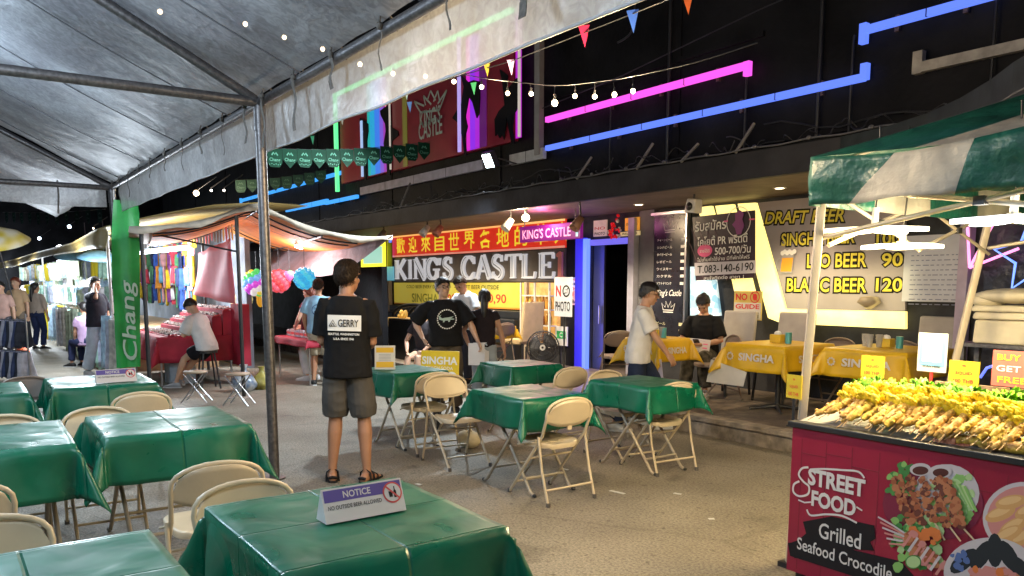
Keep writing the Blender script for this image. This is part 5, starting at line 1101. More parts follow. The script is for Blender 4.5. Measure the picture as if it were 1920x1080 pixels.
# ---- price cards on holders
def card(px, py, w_, h_, Y, label, m, lines, cat='price card', stem=.12, tilt=.0, name='price_card', stm=None):
    p = WY(px, py, Y); o = thing(name, label, cat, (p.x, p.y, p.z - h_ / 2 - stem), tilt)
    q = MB(); q.bb((-w_ / 2, -.006, stem), (w_ / 2, 0, stem + h_), 0); ms = [m, f_black, f_red, f_white, f_orange, f_yel, flat('card_sky', (.15, .5, .75))]
    n = len(lines)
    for i, (s_, k, hh, ww) in enumerate(lines):
        if s_: q.text(s_, (0, -.006, stem + h_ * (1 - (i + .6) / (n + .2))), UX, UZ, h_ * hh, w_ * ww, k, .012, .002)
    if name == 'payment_card': q.bb((-w_ * .44, -.008, stem + h_ * .16), (w_ * .44, -.007, stem + h_ * .90), 6); q.bb((-w_ * .32, -.0095, stem + h_ * .26), (w_ * .32, -.0085, stem + h_ * .80), 3)
    q.build('card', ms, o); q = MB(); q.bb((-.008, -.004, 0), (.008, .004, stem)); q.bb((-.03, -.02, 0), (.03, .02, .008)); q.build('holder', stm or m_blackpl, o); return o
pc = mat('card_yellow', (.60, .46, .03), .4, var=.06)
YL = [('*', 2, .12, .14), ('SQUID', 2, .14, .55), ('100 THB', 2, .15, .66)]
card(1637, 687, .145, .125, 4.45, 'yellow price card standing behind the back left skewers', pc, YL, stm=f_red); card(1808, 700, .16, .135, 4.50, 'yellow price card standing behind the back middle skewers', pc, YL, stm=f_red)
card(1490, 725, .105, .13, 3.80, 'yellow price card leaning beside the kiosk post at the counter corner', pc, YL, stem=.16, tilt=-.1)
card(1749, 661, .165, .22, 4.55, 'white and light blue payment card standing at the back of the counter', mat('pay_white', (.46, .50, .52), .4, var=.04), [('', 1, .1, .1), ('', 1, .1, .1), ('', 1, .1, .1), ('SCAN HERE', 1, .06, .6)], 'sign', .10, 0, 'payment_card', f_red)
card(1900, 692, .20, .185, 4.45, 'salmon red sign reading BUY 5 GET 1 FREE at the right end of the counter', mat('promo_red', (.68, .14, .11), .4, var=.04), [('BUY 5', 5, .17, .78), ('GET 1', 3, .17, .78), ('FREE', 5, .17, .70)], 'sign', .06, 0, 'promo_sign')
# ---- kiosk canopy
can = thing('kiosk_canopy', 'green and white pop-up canopy on beige frame over the food counter', 'canopy', (-2.6, 3.85, 0))
m_gr = mat('canopy_green', (.008, .085, .062), .42, var=.3, vs=5, bump=.5, bs=7); m_wh = mat('canopy_white', (.36, .34, .29), .6, var=.2, vs=5, bump=.4, bs=7)
cy0, cz0, cz1 = 3.74, 2.02, 2.27
def vz_(x, f): 
    top = cz1 - .035 * sin(pi * min(1, max(0, (x + 2.6) / 1.0))) ; bot = cz0 + .006 * sin(x * 14); return top + (bot - top) * f
q = MB(); N_ = 90
def seam(k, f): return (-2.62, -2.17 - .24 * f, -1.80 - .07 * f, -1.12, -.62, -.12, .68)[k]
cols_ = []
for k in range(6):
    for u in range(14 if k < 5 else 15): cols_.append((k, u / 14))
vs = []
for k, u in cols_:
    for j in range(9):
        f = j / 8; x = seam(k, f) * (1 - u) + seam(k + 1, f) * u; vs.append((x, cy0 + .03 * sin(x * 8 + f * 2) * f + .02 * noise.noise(Vector((x * 3, f * 2, 1))), vz_(x, f)))
for i in range(len(cols_) - 1):
    for j in range(8): q.f.append((i * 9 + j, i * 9 + j + 1, (i + 1) * 9 + j + 1, (i + 1) * 9 + j)); q.m.append(cols_[i][0] % 2); q.sm.append(True)
q.v += [Vector(v) for v in vs]
q.build('front_valance', [m_gr, m_wh], can, world=True, solid=.002)
q = MB()
for w_ in (0, 1):
    o_ = len(q.v)
    for i in range(41):
        for j in range(5): q.v.append(Vector((-2.62 + .012 * sin(i * .9) * j / 4, cy0 + 3.0 * i / 40, cz1 + (cz0 - cz1) * j / 4) if w_ == 0 else (-2.62 + 3.3 * i / 40, cy0 + 3.0, cz1 + (cz0 - cz1) * j / 4)))
    for i in range(40):
        for j in range(4): q.f.append((o_ + i * 5 + j, o_ + i * 5 + j + 1, o_ + (i + 1) * 5 + j + 1, o_ + (i + 1) * 5 + j)); q.m.append(0 if (i // 8) % 2 == 0 else 1); q.sm.append(True)
q.build('side_valance', [m_gr, m_wh], can, world=True, solid=.002)
ap = Vector((-1.1, 5.24, 2.95)); C4 = [Vector((-2.62, cy0, cz1)), Vector((.68, cy0, cz1)), Vector((.68, cy0 + 3, cz1)), Vector((-2.62, cy0 + 3, cz1))]
q = MB()
for i in range(4):
    a, b = C4[i], C4[(i + 1) % 4]; n = 12
    for u in range(n):
        for v in range(6):
            def P_(uu, vv):
                f = vv / 6; e = a.lerp(b, uu / n); p = e.lerp(ap, f); p.z -= .10 * sin(pi * f) * (1 - .6 * abs(2 * uu / n - 1)) + .05 * (1 - f) * sin(pi * uu / n); return p
            q.add([P_(u, v), P_(u + 1, v), P_(u + 1, v + 1), P_(u, v + 1)], [(0, 1, 2, 3)], 1 if (i == 0 and 2 <= u < 4) or (i == 3 and u % 5 == 2) else 0, True)
q.build('roof', [m_gr, m_wh], can, world=True)
m_bg = mat('frame_beige', (.48, .42, .33), .45, .1, var=.12)
bx_ = []
FL = (Vector((-2.72, 3.85, 0)), Vector((-2.62, 3.85, 2.06)))
pa = WY(1800, 640, 6.0); pb_ = WY(1838, 480, 6.0); dv = (pb_ - pa) / (pb_.z - pa.z); BL = (pa - dv * (pa.z - .2), pa + dv * (2.1 - pa.z))
for a, b in (FL, BL, (Vector((.62, 3.85, 0)), Vector((.62, 3.85, 2.06))), (Vector((.62, 6.0, .2)), Vector((.62, 6.0, 2.06)))):
    q = MB(); q.tube([a, b], .030, 4, 0); q.build('post', m_bg, can, world=True, bevel=.004); q = MB(); q.box((a.x, a.y, a.z + .015), (.09, .09, .03)); q.build('foot', m_blackpl, can, world=True)
def truss(a, b, z0, z1, nn=2):
    q = MB(); d = (b - a) / nn
    for i in range(nn):
        p = a + d * i; r_ = a + d * (i + 1); q.tube([(p.x, p.y, z0), (r_.x, r_.y, z1)], .013, 4); q.tube([(p.x, p.y + .02, z1), (r_.x, r_.y + .02, z0)], .013, 4)
    q.build('scissor_truss', m_bg, can, world=True)
    q = MB()
    for i in range(1, 2 * nn): p = a + d * i / 2; q.box((p.x, p.y, (z0 + z1) / 2 if i % 2 else z1), (.05, .05, .04))
    q.build('joint', m_blackpl, can, world=True)
truss(Vector((-2.62, 3.87, 0)), Vector((.6, 3.87, 0)), 1.86, 2.12, 2); truss(Vector((-2.6, 3.9, 0)), Vector((BL[1].x, 6.0, 0)), 1.82, 2.10, 2); truss(Vector((BL[1].x, 6.0, 0)), Vector((.6, 6.0, 0)), 1.86, 2.1, 2)
for c in C4: q = MB(); q.tube([(c.x * .98, c.y, cz1 - .06), tuple(ap - Vector((0, 0, .06)))], .012, 6); q.build('roof_rib', m_bg, can, world=True)
q = MB(); q.tube([ap - Vector((0, 0, .9)), ap - Vector((0, 0, .02))], .018, 8); q.build('centre_pole', m_bg, can, world=True)
# ---- LED blade lamps
def blade_lamp(p, label, e, col, r=.20, gm=None, rz=0, nb=5, top=2.2):
    o = thing('blade_lamp', label, 'lamp', p, rz); q = MB(); q.lathe([(0, .02), (.03, .02), (.035, 0), (.025, -.02), (0, -.022)], n=14); q.cyl((0, 0, .02), .018, .09, 10); q.build('socket', m_white, o)
    for k in range(nb):
        a = 2 * pi * k / nb; q = MB(); R_ = Matrix.Rotation(a, 3, 'Z'); P = []
        for i in range(14): t_ = 2 * pi * i / 14; P.append((.03 + r / 2 + r / 2 * cos(t_), .080 * sin(t_)))
        vs = [R_ @ Vector((x, y, z - .05 * x)) for z in (-.010, .010) for x, y in P]; q.add(vs, [tuple(range(13, -1, -1)), tuple(range(14, 28))] + [(i, (i + 1) % 14, 14 + (i + 1) % 14, 14 + i) for i in range(14)]); q.build('led_blade', gm, o)
    q = MB(); q.tube([(0, 0, .1), (0.01, 0, .25), (0, 0, top - p[2])], .005, 5); q.build('cord', m_blackpl, o); l = lamp('blade_light', 'POINT', (0, 0, -.05), e, col, None, .12); l.parent = o
gw = glow('blade_warm', (1.0, .84, .52), 3.4); gc = glow('blade_cool', (.90, .95, 1.0), 3.4)
blade_lamp(WY(1640, 428, 4.15), 'bright warm white blade lamp hanging under the canopy, upper one near the front post', 72, (1, .76, .38), .24, gw, .3, top=2.45)
blade_lamp(WY(1692, 459, 4.55), 'lower and smaller warm white blade lamp just right of the upper one', 52, (1, .76, .38), .20, gw, .9, top=2.5)
blade_lamp(WY(1900, 408, 4.1), 'cool white blade lamp at the right photo edge under the canopy', 55, (1, .84, .58), .24, gc, .1, top=2.45)
blade_lamp(Vector((-.9, 4.2, 1.95)), 'unseen warm white blade lamp added under the canopy beyond the right edge', 80, (1, .76, .38), .24, gw, .1, top=2.5)  # extra lamp out of view, added to warm and brighten the road
# ================================================================ people
def V3(*a): return Vector(a)
def ik(a, c, l1, l2, hint):
    d = c - a; L = d.length
    if L > (l1 + l2) * .995: c = a + d.normalized() * (l1 + l2) * .995; d = c - a; L = d.length
    t = (l1 * l1 - l2 * l2 + L * L) / (2 * L); h = sqrt(max(0, l1 * l1 - t * t)); u = d.normalized(); hp = hint - u * hint.dot(u)
    hp = hp.normalized() if hp.length > 1e-5 else frame(u)[0]
    return a + u * t + hp * h, c
def ring(c, X, Y, a, b, n=20, e=1.0):
    out = []
    for i in range(n):
        t = 2 * pi * i / n; cx, cy = cos(t), sin(t)
        if e != 1: cx = abs(cx) ** e * (1 if cx > 0 else -1); cy = abs(cy) ** e * (1 if cy > 0 else -1)
        out.append(c + X * (a * cx) + Y * (b * cy))
    return out
_held = list(S.collection.objects)            # set the rest aside while body meshes are computed (faster), put back below
for _o in _held: S.collection.objects.unlink(_o)
def remeshed(q, vox, smooth=3, wr=0.0, seed=0, stretch=(1, 1, .45)):
    me = bpy.data.meshes.new('t'); me.from_pydata([tuple(p) for p in q.v], [], q.f); me.update()
    bm = bmesh.new(); bm.from_mesh(me); bmesh.ops.remove_doubles(bm, verts=bm.verts, dist=1e-5); bmesh.ops.recalc_face_normals(bm, faces=bm.faces); bm.to_mesh(me); bm.free()
    o = bpy.data.objects.new('t', me); S.collection.objects.link(o)
    r = o.modifiers.new('r', 'REMESH'); r.mode = 'VOXEL'; r.voxel_size = vox; r.use_smooth_shade = True
    if smooth: sm = o.modifiers.new('s', 'SMOOTH'); sm.factor = .5; sm.iterations = smooth
    
    dg = bpy.context.evaluated_depsgraph_get(); dg.update(); out = bpy.data.meshes.new_from_object(o.evaluated_get(dg))
    bpy.data.objects.remove(o); bpy.data.meshes.remove(me)
    if wr:
        nrm = [v.normal.copy() for v in out.vertices]; cos_ = []
        for v, nv in zip(out.vertices, nrm):
            p = v.co; k = noise.noise(Vector((p.x * 9 * stretch[0], p.y * 9 * stretch[1], p.z * 22 * stretch[2] + seed))); k2 = noise.noise(Vector((p.x * 24, p.y * 24, p.z * 16 + seed)))
            cos_ += list(p + nv * (wr * (1 - abs(k) * 2.6) + wr * .3 * k2))
        out.vertices.foreach_set('co', cos_)
    return out
def mesh_obj(name, me, mats, parent, extra=None):
    vs = [v.co.copy() for v in me.vertices]; fs = [tuple(p.vertices) for p in me.polygons]; q = MB(); q.add(vs, fs, 0, True)
    if extra:
        b = len(q.v); q.v += extra.v; q.f += [tuple(i + b for i in f) for f in extra.f]; q.m += [m + 1 for m in extra.m]; q.sm += extra.sm
    return q.build(name, mats, parent)
def foot(q, an, d, g=0.0, m=0, zf=0.0, hs=1.0):
    d = Vector((d[0], d[1], 0)).normalized(); X = Vector((d.y, -d.x, 0)); rs = []
    for y, w_, h in ((-.078, .020, .04), (-.066, .031, .07), (-.03, .036, .085), (.02, .038, .088), (.07, .042, .066), (.12, .047, .046), (.16, .044, .034), (.188, .030, .026), (.2, .012, .018)):
        w_ += g; h += g; rs.append(ring(Vector((an.x, an.y, zf)) + d * (y * (1 + g * 3)) + UZ * (h / 2 * hs), X, UZ, w_, h / 2 * hs, 12, .85))
    q.rings(rs, m)
def hand(q, wr_, d, n, s=1.0, curl=.35, m=0, flat_=False, side=1):
    """d: forearm direction, n: palm normal (the way the palm faces)"""
    d = d.normalized(); n = (n - d * n.dot(d)); n = n.normalized() if n.length > 1e-4 else frame(d)[0]; x = d.cross(n) * side   # x points to the thumb side
    q.rings([ring(wr_ + d * (t * s), x, n, a * s, b * s, 12, .8) for t, a, b in ((-.02, .027, .02), (.01, .030, .018), (.05, .040, .015), (.085, .041, .013), (.095, .036, .010))], m)
    for k, (off, L_) in enumerate(((.031, .072), (.010, .080), (-.011, .075), (-.031, .060))):
        p = wr_ + d * (.088 * s) + x * (off * s); ang = 0; P = [p]; R_ = [.0092 * s]
        for seg, fr in enumerate((.45, .30, .25)):
            ang += curl * (1.0 + .25 * k) * (.8 if seg == 0 else 1); dd = d * cos(ang) + n * sin(ang) + x * (.10 * off / .03) * (seg == 0); p = p + dd.normalized() * (L_ * fr * s); P.append(p); R_.append((.0088 - .0009 * seg) * s)
        q.tube(P, R_, 8, m)
    p = wr_ + d * (.022 * s) + x * (.026 * s); P = [p, p + (x * .75 + d * .75 + n * .2) * (.033 * s), p + (x * .85 + d * 1.7 + n * .45) * (.034 * s), p + (x * .75 + d * 2.4 + n * .75) * (.034 * s)]; q.tube(P, [.013 * s, .011 * s, .0095 * s, .008 * s], 8, m)
SKIN = {}
def skin(k=0):
    cols = [(.46, .25, .155), (.38, .19, .11), (.55, .33, .22), (.42, .21, .13)]
    return mat('skin_%d' % k, cols[k], .48, var=.08, vs=9, sub=.08, bump=.12, bs=120)
m_hair = mat('hair_black', (.012, .010, .009), .45, var=.4, vs=60, bump=.9, bs=160)
m_hairb = mat('hair_greying', (.030, .020, .014), .5, var=.5, vs=70, bump=.9, bs=160)
m_hairr = mat('hair_auburn', (.16, .035, .015), .45, var=.4, vs=60, bump=.9, bs=160)
m_eye = mat('eye_dark', (.01, .008, .007), .2, var=0); m_brow = mat('brow', (.02, .015, .012), .8, var=0); m_lip = mat('lip', (.38, .13, .10), .5, var=0)
def person(label, loc, az, h=1.70, lean=0, twist=0, side=0, hips_z=None, wr_l=None, wr_r=None, el_l=(-1, -.6, 0), el_r=(1, -.6, 0), an_l=(-.11, 0, .09), an_r=(.11, 0, .09), kn=(0, 1, 0), kn_l=None, kn_r=None,
           head=(0, 0), top=(.02, .02, .02), sleeve=.55, hem=.86, bottom=(.05, .05, .05), leg=.62, shoe=(.02, .02, .02), hair='short', hm=None, sk=0, vox=.009, build_=1.0, curl=.35, palm_l=None, palm_r=None,
           glasses=False, sandals=False, wide=1.0, loose=.0, print_fn=None, sole=(.5, .5, .5), feet=(None, None), tmat=None, bmat=None, zf=0.0, hat=None):
    s = h / 1.72; o = thing('person', label, 'person', loc, radians(az) - pi / 2)
    hz = (hips_z if hips_z is not None else .93 * s); Z0 = hz - .93 * s
    C0 = V3(0, 0, hz)
    def T(p, full=False):
        """bend the upper body about the hips"""
        p = Vector(p) * s; p.z += Z0; r = p - C0; f = 1 if full else max(0, min(1, (r.z + .02) / (.22 * s))); f = f * f * (3 - 2 * f)
        R_ = Matrix.Rotation(radians(-lean) * f, 3, 'X') @ Matrix.Rotation(radians(side) * f, 3, 'Y') @ Matrix.Rotation(radians(twist) * f, 3, 'Z'); return C0 + R_ @ r
    Ru = Matrix.Rotation(radians(-lean), 3, 'X') @ Matrix.Rotation(radians(side), 3, 'Y') @ Matrix.Rotation(radians(twist), 3, 'Z')
    Xu = Ru @ UX; Yu = Ru @ UY
    b = build_
    tor = [(.87, .145, .098, 0), (.92, .165, .112, 0), (1.0, .155, .105, .005), (1.08, .145, .105, .01), (1.18, .152, .112, .012), (1.28, .168, .118, .012), (1.36, .165, .110, .0), (1.42, .128, .086, -.005), (1.455, .100, .070, -.01), (1.48, .060, .060, -.01)]
    q = MB(); q.rings([ring(T((0, y, z)), (Xu if z > 1.1 else (UX + Xu).normalized() if z > .95 else UX), (Yu if z > 1.1 else UY), a * s * b * (wide if z > 1.2 else 1), d_ * s * b, 20, .9) for z, a, d_, y in tor])
    hc = T((0, .015, 1.605), True); Rh = Ru @ Matrix.Rotation(radians(head[0]), 3, 'Z') @ Matrix.Rotation(radians(head[1]), 3, 'X'); hx, hy, hzv = Rh @ UX, Rh @ UY, Rh @ UZ
    HP = lambda x, y, z: hc + hx * (x * s) + hy * (y * s) + hzv * (z * s)
    nb = T((0, -.012, 1.44), True); q.tube([nb, nb.lerp(HP(0, -.02, -.08), .5), HP(0, -.015, -.05)], [.066 * s, .056 * s, .056 * s], 14)
    q.ell(HP(0, -.008, .025), (.077 * s, .097 * s, .095 * s), 18, 12, 0, Rh); q.ell(HP(0, .022, -.045), (.060 * s, .068 * s, .070 * s), 16, 10, 0, Rh); q.ell(HP(0, .055, -.088), (.030 * s, .026 * s, .026 * s), 10, 8, 0, Rh)
    q.tube([HP(0, .088, .025), HP(0, .104, -.008), HP(0, .112, -.024)], [.010 * s, .013 * s, .015 * s], 8); q.ell(HP(0, .085, .032), (.055 * s, .016 * s, .012 * s), 10, 6, 0, Rh); q.ell(HP(0, .083, -.055), (.026 * s, .014 * s, .015 * s), 10, 6, 0, Rh)
    for k in (-1, 1): q.ell(HP(k * .080, -.008, -.004), (.011 * s, .020 * s, .032 * s), 8, 6, 0, Rh); q.ell(HP(k * .035, .068, -.02), (.024 * s, .022 * s, .024 * s), 8, 6, 0, Rh)
    # arms
    arms = {}
    for k, nm, wt, eh, pl in ((-1, 'l', wr_l, el_l, palm_l), (1, 'r', wr_r, el_r, palm_r)):
        sh = T((k * .166 * b * wide, -.005, 1.395), True); wt = V3(*wt) * s + V3(0, 0, Z0) if wt is not None else V3(k * .27, .04, .84) * s + V3(0, 0, Z0)
        e_, w_ = ik(sh, wt, .285 * s, .255 * s, V3(*eh)); arms[nm] = (sh, e_, w_)
        q.tube([T((k * .12, 0, 1.40), True), sh, sh.lerp(e_, .3), sh.lerp(e_, .7), e_, e_.lerp(w_, .25), e_.lerp(w_, .6), w_], [.06 * s, .055 * s * b, .050 * s * b, .043 * s * b, .038 * s, .041 * s * b, .034 * s, .026 * s], 14, sy=1)
        dr = (w_ - e_).normalized(); n = V3(*pl) if pl is not None else V3(-k, .2, -.1); hand(q, w_, dr, n, s, curl, 0, side=(1 if (dr.cross(n)).dot(V3(0, 1, .6)) > 0 else -1))
    legs = {}
    for k, nm, at, kh in ((-1, 'l', an_l, kn_l or kn), (1, 'r', an_r, kn_r or kn)):
        hp = V3(k * .088 * s, 0, hz - .01); at = V3(*at) * 1.0; kn_, a_ = ik(hp, at, .425 * s, .42 * s, V3(*kh)); legs[nm] = (hp, kn_, a_)
        q.tube([hp + V3(0, 0, .04), hp.lerp(kn_, .12), hp.lerp(kn_, .5), hp.lerp(kn_, .9), kn_, kn_.lerp(a_, .28), kn_.lerp(a_, .6), kn_.lerp(a_, .92), a_ - V3(0, 0, .02)], [.085 * s * b, .090 * s * b, .075 * s * b, .056 * s * b, .053 * s * b, .057 * s * b, .045 * s * b, .034 * s, .036 * s], 16)
        fd = feet[0 if k < 0 else 1] or (k * .25, 1); foot(q, a_, fd, 0, 0, a_.z - .09)
    fx = MB()
    for k in (-1, 1):
        fx.ell(HP(k * .031, .083, .010), (.012 * s, .006 * s, .0055 * s), 8, 6, 0, Rh); fx.box(HP(k * .032, .092, .033), (.034 * s, .010 * s, .006 * s), 1, Rh)
    fx.ell(HP(0, .092, -.055), (.022 * s, .006 * s, .006 * s), 10, 5, 2, Rh)
    S_ = skin(sk); mesh_obj('body', remeshed(q, vox, 2), [S_, m_eye, m_brow, m_lip], o, fx)
    # shirt
    f_s = .014 + loose; q = MB(); hm_z = hem
    rt = [(hm_z, .175 + loose, .125 + loose * .7, .002), (hm_z + .08, .170 + loose, .122 + loose * .7, .004), (1.06, .160 + loose, .120 + loose * .6, .01), (1.18, .166 + loose * .8, .127 + loose * .4, .012), (1.28, .184 + loose * .5, .133, .012), (1.36, .176, .122, .002), (1.42, .142, .100, -.004), (1.45, .120, .086, -.01), (1.468, .082, .074, -.012)]
    q.rings([ring(T((0, y, z)), (Xu if z > 1.1 else (UX + Xu).normalized() if z > .95 else UX), (Yu if z > 1.1 else UY), a * s * b * (wide if z > 1.2 else 1), d_ * s * b, 22, .92) for z, a, d_, y in rt])
    for k, nm in ((-1, 'l'), (1, 'r')):
        sh, e_, w_ = arms[nm]; en = sh.lerp(e_, min(1, sleeve)) if sleeve <= 1 else e_
        P = [T((k * .10, 0, 1.39), True), sh + V3(0, 0, .0), sh.lerp(e_, .25), en]; R_ = [.066 * s, .064 * s * b, (.066 + loose * .5) * s * b, (.068 + loose * .7) * s * b]
        if sleeve > 1: P += [e_.lerp(w_, sleeve - 1)]; R_ += [.045 * s]
        q.tube(P, R_, 16)
    tm = tmat or mat('cloth_%s' % '_'.join('%d' % (c * 100) for c in top), top, .85, var=.12, vs=6, bump=.15, bs=200)
    ex_ = MB(); mats_ = [tm]
    if print_fn: mats_ += print_fn(ex_, T, Xu, Yu, Ru, s, b)
    mesh_obj('shirt', remeshed(q, vox * 1.15, 2, .0045, az), mats_, o, ex_ if print_fn else None)
    # trousers or shorts
    q = MB(); q.rings([ring(T((0, 0, z)), UX, UY, a * s * b, d_ * s * b, 20, .92) for z, a, d_ in ((.86, .150, .108), (.93, .172, .121), (1.0, .163, .114), (1.03, .156, .108))])
    for nm in ('l', 'r'):
        hp, kn_, a_ = legs[nm]; P = [hp + V3(0, 0, .03), hp.lerp(kn_, .2)]; R_ = [.092 * s * b, .098 * s * b]
        g = .012 + loose * .5
        if leg <= 1: P += [hp.lerp(kn_, leg * .6 + .2), hp.lerp(kn_, max(.4, leg))]; R_ += [(.086 + g) * s * b, (.078 + g) * s * b]
        else: P += [hp.lerp(kn_, .6), kn_, kn_.lerp(a_, .3), kn_.lerp(a_, min(.96, leg - 1))]; R_ += [(.078 + g) * s * b, (.062 + g) * s * b, (.060 + g) * s, (.050 + g * 1.3) * s]
        q.tube(P, R_, 16)
    bm_ = bmat or mat('cloth_%s' % '_'.join('%d' % (c * 100) for c in bottom), bottom, .85, var=.15, vs=8, bump=.2, bs=180)
    mesh_obj('trousers' if leg > 1 else 'shorts', remeshed(q, vox * 1.15, 2, .005, az + 9), bm_, o)
    # footwear
    for k, nm in ((-1, 'l'), (1, 'r')):
        a_ = legs[nm][2]; fd = feet[0 if k < 0 else 1] or (k * .25, 1); d_ = V3(fd[0], fd[1], 0).normalized(); X = V3(d_.y, -d_.x, 0)
        q = MB(); z0 = a_.z - .09
        if sandals:
            q.rings([ring(V3(a_.x, a_.y, z0 + .011) + d_ * y, X, d_, 0, 0) for y in (0,)]) if False else None
            P = []
            for y, w_ in ((-.09, .02), (-.075, .036), (-.02, .042), (.06, .046), (.13, .054), (.19, .048), (.215, .025)): P.append((y, w_))
            poly = [(y, w_) for y, w_ in P] + [(y, -w_) for y, w_ in reversed(P)]; q.prism([(b2, a2) for a2, b2 in poly][::-1], V3(a_.x, a_.y, z0 - .006), X, d_, .022, 0)
            for y, hh in ((.10, .062), (.035, .098), (-.02, .115)):
                c = V3(a_.x, a_.y, z0) + d_ * y; q.tube([c + X * .052, c + X * .045 + UZ * hh * .7, c + UZ * hh, c - X * .045 + UZ * hh * .7, c - X * .052], .011, 6, 0, sy=.5)
            q.tube([V3(a_.x, a_.y, z0 + .04) - d_ * .075 + X * .03, V3(a_.x, a_.y, z0 + .05) - d_ * .09, V3(a_.x, a_.y, z0 + .04) - d_ * .075 - X * .03], .012, 6)
            q.build('sandal', mat('sandal_black', (.02, .02, .022), .6), o)
        else:
            foot(q, a_, fd, .007, 0, z0); P = []
            for y, w_ in ((-.085, .02), (-.07, .038), (0, .043), (.08, .048), (.14, .053), (.19, .04), (.212, .015)): P.append((y, w_))
            poly = [(y, w_) for y, w_ in P] + [(y, -w_) for y, w_ in reversed(P)]; q.prism([(b2, a2) for a2, b2 in poly][::-1], V3(a_.x, a_.y, z0 - .008), X, d_, .024, 1)
            q.build('shoe', [mat('shoe_%d' % (shoe[0] * 100), shoe, .5), mat('sole_%d' % (sole[0] * 100), sole, .6)], o)
    # hair
    q = MB(); na, ne = 72, 12; hmx = hm or m_hair
    lim = {'short': (26, -12, -46), 'crop': (34, 0, -40), 'long': (34, -20, -60), 'bun': (34, -4, -42)}[hair if hair in ('short', 'crop', 'long', 'bun') else 'long']
    outer = []; inner = []
    for i in range(na):
        az_ = 2 * pi * i / na; fb = (1 + sin(az_)) / 2   # 1 = front (+y)
        l_ = lim[1] + (lim[0] - lim[1]) * max(0, (fb - .5) * 2) ** .6 if fb > .5 else lim[1] + (lim[2] - lim[1]) * max(0, (.5 - fb) * 2) ** .8
        co_ = []; ci_ = []
        for j in range(ne + 1):
            el = radians(89 - (89 - l_) * j / ne); u = V3(cos(el) * cos(az_), cos(el) * sin(az_), sin(el)); vol = 1.17 + (.07 if sin(el) > .4 else 0) + .06 * noise.noise(u * 6 + V3(az, 0, 0)) + .022 * sin(az_ * 31 + 9 * noise.noise(u * 4)) * cos(el) - (.07 if j == ne else 0)
            for lst, kf in ((co_, vol), (ci_, .9)): lst.append(HP(u.x * .078 * kf, -.008 + u.y * .098 * kf, .025 + u.z * .098 * kf))
        outer.append(co_); inner.append(ci_)
    base = 0; vs = [p for c in outer for p in c] + [p for c in inner for p in c]; M_ = ne + 1; off = na * M_; fs = []
    for i in range(na):
        i2 = (i + 1) % na
        for j in range(ne): fs.append((i * M_ + j, i * M_ + j + 1, i2 * M_ + j + 1, i2 * M_ + j))
        fs.append((i * M_ + ne, off + i * M_ + ne, off + i2 * M_ + ne, i2 * M_ + ne))
    q.add(vs, fs, 0, True)
    if hair == 'bun': q.ell(HP(0, -.10, .075), (.042 * s, .038 * s, .042 * s), 12, 8)
    if hair == 'ponytail': q.tube([HP(0, -.085, .05), HP(0, -.125, .03), HP(.0, -.13, -.08), HP(0, -.10, -.22), HP(0, -.08, -.32)], [.022 * s, .034 * s, .046 * s, .036 * s, .012 * s], 12, sy=.8)
    if hair == 'long': q.tube([HP(0, -.05, .02), HP(0, -.075, -.08), HP(0, -.085, -.20), HP(0, -.09, -.34), HP(0, -.09, -.40)], [.075 * s, .085 * s, .09 * s, .075 * s, .03 * s], 14, sy=.6)
    Rt = random.Random(az * 7 + 1)
    for k in range(700 if vox < .0085 else 160):
        az_ = Rt.uniform(0, 2 * pi); fb = (1 + sin(az_)) / 2; l_ = lim[1] + (lim[0] - lim[1]) * max(0, (fb - .5) * 2) ** .6 if fb > .5 else lim[1] + (lim[2] - lim[1]) * max(0, (.5 - fb) * 2) ** .8
        el = radians(l_ + (88 - l_) * Rt.random() ** .8); P3 = []
        for st_ in range(3):
            e2 = el - st_ * .16 - .02; a2 = az_ + st_ * Rt.uniform(-.08, .08); u = V3(cos(e2) * cos(a2), cos(e2) * sin(a2), sin(e2)); kf = 1.18 + (.08 if sin(e2) > .4 else .01) + .02 * st_ + Rt.uniform(0, .03); P3.append((HP(u.x * .078 * kf, -.008 + u.y * .098 * kf, .025 + u.z * .098 * kf), u))
        wv = hx * (.004 * s) if abs(cos(az_)) < .7 else hy * (.004 * s); vv = []
        for st_, (p_, u) in enumerate(P3): w3 = wv * (1 - st_ * .45); vv += [p_ - w3, p_ + w3]
        q.add(vv, [(0, 1, 3, 2), (2, 3, 5, 4)], 0, False)
    q.build('hair', hmx, o)
    if hat:
        q = MB(); q.lathe([(.0, .125), (.05, .118), (.085, .085), (.098, .03), (.098, .02)], (0, 0, 0), 20, 0); q.box((0, .13, .022), (.14, .11, .008)); vs = [HP(p.x, p.y - .008, p.z) for p in q.v]; q.v = vs; q.build('cap', mat('cap_dark', hat, .8), o)
    if glasses:
        q = MB()
        for k in (-1, 1): P = [HP(k * .034 + .024 * cos(a), .108, .010 + .019 * sin(a)) for a in [2 * pi * i / 12 for i in range(12)]]; q.tube(P, .0028 * s, 5, closed=True); q.tube([HP(k * .058, .108, .014), HP(k * .080, .06, .014), HP(k * .082, -.01, .008)], .0025 * s, 5)
        q.tube([HP(-.01, .110, .014), HP(.01, .110, .014)], .0025 * s, 5); q.build('glasses', m_blackpl, o)
    o['_'] = 0; del o['_']; return o, arms, legs
def at_local(o, p):
    return Matrix.Translation(o.location) @ Matrix.Rotation(o.rotation_euler.z, 4, 'Z') @ Vector(p)

